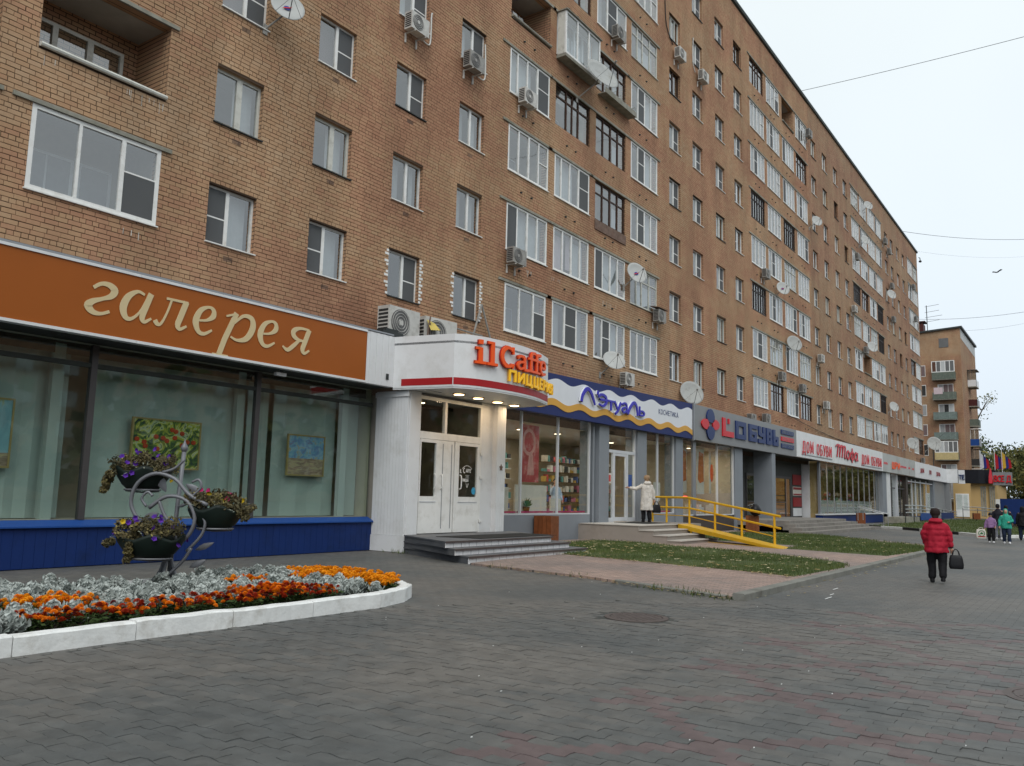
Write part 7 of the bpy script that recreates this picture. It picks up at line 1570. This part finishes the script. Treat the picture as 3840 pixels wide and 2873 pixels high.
# ------------------------------------------------------------------ wrought-iron planter stand
pm('iron', (.17, .175, .19), .45, metal=.3, var=.1); pm('bowl_green', (.009, .016, .013), .5, var=.15, vs_=3)
mt, n, b = nodes_of('trailing'); b.inputs['Roughness'].default_value = .8
at = n.nodes.new('ShaderNodeAttribute'); at.attribute_name = 'rnd'; rp = n.nodes.new('ShaderNodeValToRGB'); rp.color_ramp.elements[0].color = (.045, .042, .018, 1); rp.color_ramp.elements[1].color = (.30, .26, .07, 1); e = rp.color_ramp.elements.new(.6); e.color = (.11, .085, .032, 1); n.links.new(at.outputs['Fac'], rp.inputs[0]); n.links.new(rp.outputs[0], b.inputs['Base Color'])
pm('pet_violet', (.09, .025, .28), .7, var=.2, vs_=20); pm('pet_pink', (.50, .02, .16), .7, var=.2, vs_=20); pm('silver_trail', (.34, .37, .30), .8, var=.2, vs_=10); pm('pet_yellow', (.50, .36, .02), .7, var=.2)
SX, SY_ = 7.72, 11.72; LAT = Vector((math.sin(YAW), -math.cos(YAW), 0)); FWD = Vector((math.cos(YAW), math.sin(YAW), 0))
st = thing('planter_stand', 'grey wrought-iron flower stand with leaf scrolls rising from the flower bed', 'planter stand', (SX, SY_, .09))
def S3(l, z, f=0.0): return LAT*l+FWD*f+Vector((0, 0, z))
def ipart(nm, pts, r, sm=4, n_=8): mb = MB(); mb.tube([Vector(p) for p in (catmull([tuple(q) for q in pts], sm) if sm else pts)], r, n_); return part(nm, mb, 'iron', st, True, False)
post = MB(); post.tube([S3(.02, .0), S3(.07, 1.0), S3(.12, 2.05)], .033, 10); part('post', post, 'iron', st, True, False)
mb = MB(); c = S3(.12, 2.04); mb.lathe([(.03, 0), (.055, .05), (.05, .09), (.02, .14), (.004, .20)], tuple(c), 12); part('finial', mb, 'iron', st, True, False)
for q in range(4):
    a = q*math.pi/2+.5; d = Vector((math.cos(a), math.sin(a), 0)); ipart('leg', [S3(.04, .62), d*.04+Vector((0, 0, .45)), d*.14+Vector((0, 0, .18)), d*.36+Vector((0, 0, -.02))], .028)
F_ = -.22
def SF(l, z): return S3(l, z, F_)
for P, r_ in (([(-.40, .98), (-.54, 1.25), (-.46, 1.55), (-.2, 1.70), (.1, 1.62), (.32, 1.40), (.62, 1.24)], .030), ([(-.42, 1.02), (-.30, .82), (-.08, .66)], .028), ([(-.26, 1.18), (.0, 1.36), (.30, 1.30), (.44, 1.04), (.36, .78), (.15, .62)], .030), ([(-.12, 1.30), (-.02, 1.08), (.14, .86), (.20, .62)], .026),
              ([(-.1, 1.72), (.08, 1.78), (.22, 1.92)], .022), ([(.35, .55), (.55, .78), (.60, .98), (.52, 1.1)], .022), ([(.1, .2), (.3, .4), (.42, .60)], .024), ([(.34, 1.34), (.50, 1.50), (.46, 1.62), (.36, 1.58)], .020), ([(-.3, 1.2), (-.38, 1.32), (-.30, 1.42), (-.22, 1.36)], .020)):
    ipart('scroll', [SF(l_, z_) for l_, z_ in P], r_)
def leaf_iron(l, z, dl, dz, w):
    mb = MB(); A = S3(l, z, -.05); B = S3(l+dl, z+dz, -.05); N = Vector((dl, 0, dz)).normalized(); side = S3(-N.z*w, N.x*w); P = []
    for t, k in ((0, .05), (.25, .8), (.5, 1.0), (.8, .6), (1, .02)): m_ = A.lerp(B, t); P.append((m_-side*k, m_+FWD*(-.02), m_+side*k))
    vs = [p for tr in P for p in tr]; fs = []
    for k in range(4):
        for e_ in (0, 1): fs.append((k*3+e_, k*3+e_+1, (k+1)*3+e_+1, (k+1)*3+e_))
    mb.add(vs, fs); mb.add([Vector(v)+FWD*.006 for v in vs], [f[::-1] for f in fs]); return part('iron_leaf', mb, 'iron', st, True, False)
leaf_iron(-.25, 1.70, .16, -.28, .07); leaf_iron(.20, 1.55, .28, -.16, .06); leaf_iron(.42, .56, .28, .12, .045); leaf_iron(-.42, 1.0, .25, .1, .06); leaf_iron(.35, .30, .25, .12, .05); leaf_iron(.1, 1.2, .15, .05, .025)
def planter(l, z, f, rx, ry, lab, pet, extra):
    cpos = Vector((SX, SY_, .09))+S3(l, z, f); t = thing('flower_bowl', lab, 'flower bowl', tuple(cpos), YAW-math.pi/2, 'bowls on the planter stand'); n_ = 28; mb = MB(); vs = []
    prof = [(.55, 0), (.72, .06), (.89, .17), (.98, .26), (1.0, .31), (.95, .305), (.85, .17)]
    for i, (r, zz) in enumerate(prof):
        for k in range(n_):
            a = 2*math.pi*k/n_; wav = (.045*math.cos(a*5) if i in (3, 4, 5) else 0); vs.append((rx*r*math.cos(a), ry*r*math.sin(a), zz+wav))
    fs = []
    for i in range(len(prof)-1):
        for k in range(n_): fs.append((i*n_+k, i*n_+(k+1) % n_, (i+1)*n_+(k+1) % n_, (i+1)*n_+k))
    fs.append(tuple(range(n_-1, -1, -1))); mb.add(vs, fs); part('bowl', mb, 'bowl_green', t, True, False)
    mb = MB(); mb.tube([(rx*.62*math.cos(2*math.pi*k/24), ry*.62*math.sin(2*math.pi*k/24), -.012) for k in range(25)], .016, 6); part('ring', mb, 'iron', t, True, False)
    mb = MB(); mb.tube([(-rx*.6, 0, -.03), (0, 0, -.05), (rx*.6, 0, -.03)], .014, 6); part('support', mb, 'iron', t, True, False)
    fo = MB(); r = random.Random(int(l*100)+5)
    cl = [(Vector((rx*r.uniform(-.95, .95), ry*r.uniform(-.8, .8), .27+r.uniform(0, .26))), r.uniform(.06, .12), r.random()) for q in range(40)]
    for dl, dz, cn_ in extra:
        for q in range(cn_): s_ = q/cn_; cl.append((Vector((rx*dl*(1+.25*s_), r.uniform(-.1, .05)-ry*.6, .24+dz*s_)), .06, r.random()))
    for q in range(4200):
        c_, rad, tone = r.choice(cl); d = Vector((r.gauss(0, 1), r.gauss(0, 1), r.gauss(0, .8))).normalized()*rad*r.random()**.4; p = c_+d; u = Vector((r.gauss(0, 1), r.gauss(0, 1), r.gauss(0, 1))).normalized(); v = u.orthogonal().normalized(); s = r.uniform(.014, .030); fo.add([p-u*s, p+v*s*.6, p+u*s, p-v*s*.6], [(0, 1, 2, 3)]); fo.attr.append(min(1, max(0, .1+.55*tone+r.gauss(0, .15))))
    part('trailing_foliage', fo, 'trailing', t, False, False)
    si = MB()
    for q in range(9):
        a = r.uniform(0, 6.28); p = Vector((rx*.7*math.cos(a), ry*.7*math.sin(a), .28)); d = Vector((math.cos(a), math.sin(a)*.6, r.uniform(-.2, .9))).normalized()
        for k in range(12): p = p+d*.022; d.z -= .05; u = Vector((r.gauss(0, 1), r.gauss(0, 1), r.gauss(0, 1))).normalized()*.014; si.add([p-u, p+u.orthogonal().normalized()*.008, p+u], [(0, 1, 2)])
    part('silver_trails', si, 'silver_trail', t, False, False)
    for q in range(18):
        a = r.uniform(0, 6.28); rr = r.uniform(.4, 1.1); p = Vector((rx*rr*math.cos(a), ry*rr*math.sin(a), .36+r.uniform(.02, .26)-(.25 if rr > 1 else 0))); mb = MB(); nrm = Vector((r.gauss(0, .5), -1, r.gauss(.4, .4))).normalized(); u = nrm.orthogonal().normalized(); v = nrm.cross(u); N = 10; vs = [p-nrm*.02]+[p+u*.044*(1 if k % 2 else .78)*math.cos(2*math.pi*k/N)+v*.044*(1 if k % 2 else .78)*math.sin(2*math.pi*k/N)+nrm*.012 for k in range(N)]; mb.add(vs, [(0, 1+k, 1+(k+1) % N) for k in range(N)]); part('petunia', mb, pet if q < 15 else 'pet_yellow', t, False, False)
planter(-.50, 1.46, .05, .43, .30, 'dark green flower bowl with violet blooms, upper left on the stand', 'pet_violet', [(-.95, -.30, 8), (-.9, -.12, 6)])
planter(.68, .90, .0, .43, .30, 'dark green flower bowl with pink blooms on the right of the stand', 'pet_pink', [(1.0, -.1, 7), (1.15, .1, 5)])
planter(-.14, .46, -.35, .50, .34, 'dark green flower bowl with violet blooms, lowest on the stand', 'pet_violet', [(-.35, -.3, 10), (-.92, -.05, 5)])
# ------------------------------------------------------------------ people
pm('skin', (.46, .27, .19), .6, var=.05, vs_=8)
TMP = bpy.data.scenes.new('workbench')        # garments are fused here, away from the big scene
from mathutils import noise as mnoise
no_seed = 3.7
def union(name, mb, mat, parent, voxel=.014, smooth=3, fold=None):
    me = mb.mesh(name+'_raw', mat); o = bpy.data.objects.new(name+'_raw', me); TMP.collection.objects.link(o)
    md = o.modifiers.new('r', 'REMESH'); md.mode = 'VOXEL'; md.voxel_size = voxel; md.use_smooth_shade = True
    ms = o.modifiers.new('s', 'SMOOTH'); ms.iterations = smooth; ms.factor = .5
    TMP.view_layers[0].update(); dg = TMP.view_layers[0].depsgraph; new = bpy.data.meshes.new_from_object(o.evaluated_get(dg)); new.name = name
    if fold:
        no = [v.normal.copy() for v in new.vertices]; amp, quilt = fold
        for v, n_ in zip(new.vertices, no):
            q = v.co*7.0; w = mnoise.noise(Vector((q.x*1.4+no_seed, q.y*1.4, q.z*.8)))+.5*mnoise.noise(q*2.3)
            if quilt: w += .55*abs(math.sin(math.pi*v.co.z/quilt))-.3
            v.co += n_*amp*w
    new.materials.clear(); new.materials.append(M[mat]); bpy.data.objects.remove(o); bpy.data.meshes.remove(me)
    return link(name, new, parent)
def rings(mb, R, n=18):
    """stacked ellipses (cx, cy, z, rx, ry)"""
    vs = []; fs = []
    for cx, cy, z, rx, ry in R:
        for k in range(n): a = 2*math.pi*k/n; vs.append((cx+rx*math.cos(a), cy+ry*math.sin(a), z))
    for i in range(len(R)-1):
        for k in range(n): fs.append((i*n+k, i*n+(k+1) % n, (i+1)*n+(k+1) % n, (i+1)*n+k))
    fs += [tuple(range(n-1, -1, -1)), tuple(range((len(R)-1)*n, len(R)*n))]; mb.add(vs, fs)
def limb(mb, P, R, n=10):
    P = [Vector(p) for p in P]; d0 = (P[0]-P[1]).normalized(); d1 = (P[-1]-P[-2]).normalized()
    mb.tube([P[0]+d0*R[0]*.6]+P+[P[-1]+d1*R[-1]*.6], [R[0]*.5]+list(R)+[R[-1]*.5], n)
def hand(mb, w, dirn, s, side):
    d = Vector(dirn).normalized(); u = d.orthogonal().normalized(); v = d.cross(u); limb(mb, [w, w+d*.05*s, w+d*.09*s], [.028*s, .036*s, .034*s])
    for k, L in enumerate((.055, .07, .075, .065)): o = v*(k-1.5)*.019*s; b_ = w+d*.085*s+o; limb(mb, [b_, b_+d*L*.55*s+u*.006*s, b_+d*L*.9*s+u*.022*s], [.010*s, .0095*s, .008*s], 6)
    b_ = w+d*.03*s-v*.03*s*side; limb(mb, [b_, b_+d*.03*s-v*.022*s*side, b_+d*.06*s-v*.026*s*side], [.012*s, .011*s, .009*s], 6)
def person(label, loc, rz, H, coat, hem, bulk, trous, shoes, head, headmat, armL, armR, stride=.0, lift=0.0, glove=None, longhair=False, vox=.016):
    """local frame: faces +Y; arms given as (elbow, wrist) offsets from the shoulder, in units of H"""
    t = thing('person', label, 'person', loc, rz); b = bulk; sh = .815*H; hip = .50*H; sw = .090*H*min(b, 1.12)
    legs = []
    for sx_, sgn in ((-1, 1), (1, -1)):
        hp = Vector((sx_*.052*H*b, 0, hip)); ft = Vector((sx_*.055*H*b, sgn*stride*.5*H, .045*H+(lift*H if sgn < 0 else 0))); kn = hp.lerp(ft, .52)+Vector((0, .015*H+(.02*H if stride else 0), 0)); legs.append((hp, kn, ft))
    S = [Vector((-sw, 0, sh-.02*H)), Vector((sw, 0, sh-.02*H))]; arms = []
    for s_, (e_, w_) in zip(S, (armL, armR)): arms.append((s_, s_+Vector(e_)*H, s_+Vector(w_)*H))
    body = MB()
    rings(body, [(0, 0, hip-.03*H, .07*H, .05*H), (0, 0, hip+.05*H, .085*H, .06*H), (0, 0, .62*H, .072*H, .05*H), (0, 0, .74*H, .09*H, .06*H), (0, 0, .81*H, .085*H, .05*H), (0, 0, .85*H, .04*H, .036*H), (0, .005*H, .875*H, .034*H, .036*H)])
    rings(body, [(0, .012*H, .865*H, .030*H, .034*H), (0, .014*H, .89*H, .040*H, .046*H), (0, .008*H, .925*H, .047*H, .055*H), (0, .0, .965*H, .045*H, .053*H), (0, -.003*H, .99*H, .028*H, .035*H), (0, -.003*H, .998*H, .01*H, .012*H)])
    limb(body, [(0, .050*H, .935*H), (0, .066*H, .917*H), (0, .060*H, .912*H)], [.006*H, .009*H, .009*H], 8)
    for sx_ in (-1, 1): limb(body, [(sx_*.046*H, 0, .94*H), (sx_*.050*H, -.006*H, .92*H), (sx_*.046*H, -.002*H, .905*H)], [.008*H, .010*H, .007*H], 6)
    for hp, kn, ft in legs: limb(body, [hp, kn, ft], [.05*H*b, .034*H, .022*H])
    for i, (s_, e_, w_) in enumerate(arms): limb(body, [s_, e_, w_], [.030*H, .024*H, .017*H]); hand(body, w_, w_-e_, H/1.7, 1 if i else -1)
    union('body', body, 'skin', t, .0095 if depth_of(loc) < 30 else .014)
    for sx_ in (-1, 1): mb = MB(); mb.lathe([(.001, -.006), (.006, 0), (.001, .006)], (sx_*.018*H, .058*H, .932*H), 8); part('eye', mb, 'ac_dark', t, world=False)
    mb = MB(); mb.box(-.016*H, .054*H, .893*H, .016*H, .060*H, .897*H); part('mouth', mb, 'maroon', t, world=False)
    tr = MB(); rings(tr, [(0, 0, hip-.04*H, .095*H*b, .072*H*b), (0, 0, hip+.07*H, .09*H*b, .07*H*b), (0, 0, hip+.1*H, .08*H*b, .065*H*b)])
    for hp, kn, ft in legs: limb(tr, [hp+Vector((0, 0, -.01)), kn, ft+Vector((0, 0, .02*H))], [.064*H*b, .048*H*b, .040*H*b])
    union('trousers', tr, trous, t, vox, 3, (.010, 0))
    for hp, kn, ft in legs:
        s_ = MB(); z = ft.z; y = ft.y; x = ft.x; rings(s_, [(x, y+.02*H, z-.045*H, .030*H, .070*H), (x, y+.02*H, z-.02*H, .031*H, .070*H), (x, y+.005*H, z-.0*H, .028*H, .045*H), (x, y-.005*H, z+.03*H, .026*H, .030*H)], 14); union('shoe', s_, shoes, t, .010, 2)
    c = MB(); hz = hem*H
    rings(c, [(0, 0, hz, .125*H*b, .098*H*b), (0, 0, hz+.05*H, .122*H*b, .096*H*b), (0, 0, .58*H, .112*H*b, .088*H*b), (0, 0, .66*H, .108*H*b, .084*H*b), (0, -.004*H, .73*H, .108*H*b, .082*H*b), (0, -.004*H, .785*H, .098*H*min(b, 1.15), .068*H*b), (0, 0, .825*H, .070*H, .058*H), (0, 0, .862*H, .048*H, .046*H)], 24)
    for s_, e_, w_ in arms: limb(c, [s_+Vector((0, 0, -.018*H)), e_, w_.lerp(e_, .1)], [.042*H*b, .037*H*b, .030*H*b], 12)
    if head == 'hoodback': rings(c, [(0, -.035*H, .80*H, .07*H, .045*H), (0, -.06*H, .83*H, .085*H, .05*H), (0, -.05*H, .865*H, .07*H, .045*H), (0, -.02*H, .88*H, .045*H, .035*H)], 16)
    union('coat', c, coat, t, vox, 2, (.016*b, .12 if coat == 'coat_red' else 0))
    for q in (.60, .70):
        if hem < .45 and bulk > 1.15: pass
    hd = MB()
    if head in ('hat', 'hoodback'):
        rings(hd, [(0, -.004*H, .915*H, .060*H, .068*H), (0, -.006*H, .945*H, .066*H, .073*H), (0, -.008*H, .975*H, .063*H, .070*H), (0, -.008*H, 1.0*H, .048*H, .053*H), (0, -.008*H, 1.012*H, .02*H, .022*H)], 18); union('hat', hd, headmat, t, .011, 2)
        hh = MB(); rings(hh, [(0, -.028*H, .868*H, .036*H, .030*H), (0, -.026*H, .90*H, .046*H, .038*H), (0, -.02*H, .935*H, .05*H, .046*H)], 14); union('hair', hh, 'darkwood' if headmat != 'fur' else headmat, t, .011, 2)
    elif head == 'hood':
        rings(hd, [(0, -.012*H, .845*H, .060*H, .052*H), (0, -.02*H, .88*H, .062*H, .052*H), (0, -.022*H, .92*H, .066*H, .056*H), (0, -.018*H, .965*H, .062*H, .058*H), (0, -.01*H, 1.0*H, .04*H, .045*H), (0, -.008*H, 1.01*H, .018*H, .02*H)], 18); union('hood', hd, headmat, t, .011, 2)
    else:
        rings(hd, [(0, -.026*H, .885*H if not longhair else .83*H, .040*H, .032*H), (0, -.022*H, .92*H, .052*H, .045*H), (0, -.012*H, .96*H, .053*H, .056*H), (0, -.004*H, .99*H, .040*H, .050*H), (0, -.004*H, 1.006*H, .018*H, .022*H)], 18); union('hair', hd, headmat, t, .011, 2)
    if glove:
        for i, (s_, e_, w_) in enumerate(arms):
            g_ = MB(); limb(g_, [w_.lerp(e_, .16), w_], [.027*H*b, .029*H*b]); union('cuff', g_, glove, t, .010, 1)
    return t
for nm, c in (('coat_red', (.34, .012, .03)), ('coat_white', (.56, .53, .49)), ('jacket_teal', (.03, .30, .22)), ('jacket_purple', (.26, .15, .30)), ('cloth_black', (.009, .009, .011)), ('cloth_dark', (.014, .014, .022)), ('jeans', (.02, .03, .06)), ('cloth_grey', (.20, .21, .24)), ('fur', (.30, .20, .12)), ('hat_brown', (.022, .013, .012)), ('shirt_blue', (.42, .50, .62)), ('shoe_white', (.6, .6, .62)), ('glove_navy', (.015, .012, .03)), ('bag_black', (.010, .010, .012))):
    pm(nm, c, .75 if nm != 'bag_black' else .4, var=.18, vs_=9, bump=.5 if 'coat' in nm or 'jacket' in nm else .2, bs=14)
DN = ((-.045, .0, -.16), (-.05, .03, -.31)); DNR = ((.045, .0, -.16), (.05, .03, -.31))
person('person in a red padded coat and dark hat walking away with a black bag', (19.75, 2.9, 0), math.radians(-82), 1.52, 'coat_red', .405, 1.2, 'cloth_black', 'cloth_black', 'hoodback', 'hat_brown', ((-.055, .0, -.15), (-.035, .06, -.27)), ((.055, .0, -.16), (.075, .02, -.31)), .10, .02, 'glove_navy', vox=.014)
person('person in a long white hooded coat reaching for the shop door', (31.6, 15.28, .63), math.radians(-42), 1.88, 'coat_white', .25, 1.12, 'cloth_black', 'cloth_black', 'hoodback', 'fur', ((-.125, .05, -.085), (-.25, .12, -.07)), ((.06, .0, -.17), (.075, .02, -.31)), .05, 0, None, vox=.016)
person('child in a purple jacket and black trousers carrying a white bag', (43.2, 4.12, 0), math.radians(95), 1.30, 'jacket_purple', .50, 1.12, 'cloth_black', 'shoe_white', 'hat', 'cloth_dark', ((-.05, .05, -.15), (-.03, .12, -.24)), ((.06, .0, -.16), (.08, .02, -.30)), .12, 0, longhair=True, vox=.016)
person('child in a turquoise hooded jacket walking towards the viewer', (43.05, 3.52, 0), math.radians(98), 1.50, 'jacket_teal', .43, 1.15, 'jeans', 'shoe_white', 'hood', 'jacket_teal', ((-.07, .03, -.15), (.02, .13, -.17)), ((.06, .0, -.16), (.07, .03, -.30)), .14, 0, vox=.016)
person('person in a dark jacket and light grey trousers behind the children', (48.0, 4.25, 0), math.radians(-85), 1.72, 'cloth_dark', .44, 1.05, 'cloth_grey', 'shoe_white', 'hair', 'cloth_black', DN, DNR, .10, 0, vox=.018)
person('person in a dark jacket half hidden beside the one in grey trousers', (48.6, 3.95, 0), math.radians(-85), 1.66, 'cloth_dark', .44, 1.05, 'jeans', 'cloth_black', 'hair', 'cloth_black', DN, DNR, .06, 0, vox=.018)
person('person in black with hood up and dark jeans, rightmost of the group', (48.1, 3.22, 0), math.radians(-85), 1.62, 'cloth_black', .42, 1.25, 'jeans', 'cloth_black', 'hood', 'cloth_black', DN, DNR, .16, 0, vox=.018)
person('person in a pale blue shirt standing inside the cosmetics shop window', (27.3, 17.0, .62), math.radians(150), 1.62, 'shirt_blue', .48, .98, 'cloth_black', 'cloth_black', 'hair', 'darkwood', ((-.06, .0, -.16), (-.07, .04, -.30)), ((.06, .05, -.15), (.0, .10, .02)), 0, 0, vox=.018)
def bag(loc, rz, w, h, d, lab, mat='bag_black', handles=True, strap=.22, logo=False):
    t = thing('bag', lab, 'bag', loc, rz); mb = MB(); R = []
    for z, k in ((0, .88), (.03, 1.0), (h*.35, 1.02), (h*.75, .92), (h*.97, .80), (h, .72)): R.append((0, 0, z, w/2*k, d/2*(k if z < h*.5 else k*.75)))
    n = 20; vs = []; fs = []
    for cx, cy, z, rx, ry in R:
        for k in range(n):
            a = 2*math.pi*k/n; ca, sa = math.cos(a), math.sin(a); vs.append((rx*math.copysign(abs(ca)**.5, ca), ry*math.copysign(abs(sa)**.5, sa), z))
    for i in range(len(R)-1):
        for k in range(n): fs.append((i*n+k, i*n+(k+1) % n, (i+1)*n+(k+1) % n, (i+1)*n+k))
    fs += [tuple(range(n-1, -1, -1)), tuple(range((len(R)-1)*n, len(R)*n))]; mb.add(vs, fs); part('bag_body', mb, mat, t, True, False)
    if handles:
        for yy in (-d*.2, d*.2): mb = MB(); mb.tube(catmull([(-w*.25, yy, h*.9), (-w*.18, yy*.6, h+strap*.6), (0, 0, h+strap), (w*.18, yy*.6, h+strap*.6), (w*.25, yy, h*.9)], 4), .011, 6); part('handle', mb, mat, t, world=False)
    if logo:
        pm('emblem_green', (.02, .16, .05), .6); pm('emblem_red', (.4, .02, .03), .6)
        mb = MB(); ribbon(mb, [(a, b_, .022) for a, b_ in arc(.02, h*.58, .12, .12, 0, 340, 18)], -d/2-.012, -d/2-.006, True); part('emblem_ring', mb, 'emblem_green', t, world=False)
        mb = MB(); mb.extr([(-.06, -d/2-.006, h*.5), (.10, -d/2-.006, h*.5), (.02, -d/2-.006, h*.72)], (0, -.006, 0)); part('emblem_tree', mb, 'emblem_green', t, world=False)
        mb = MB(); mb.box(-.12, -d/2-.012, h*.2, .16, -d/2-.006, h*.29); part('emblem_bar', mb, 'emblem_red', t, world=False)
    return t
bag((19.80, 2.55, .30), math.radians(-75), .27, .28, .15, 'black leather handbag held by the person in red', strap=.12)
bag((31.93, 15.0, 1.0), math.radians(-40), .36, .34, .16, 'black handbag hanging from the hand of the person in white', strap=.14)
bag((43.0, 4.5, .16), math.radians(-80), .40, .42, .12, 'white shopping bag with a green tree emblem', 'poster_white', True, .07, True)
bpy.data.scenes.remove(TMP)
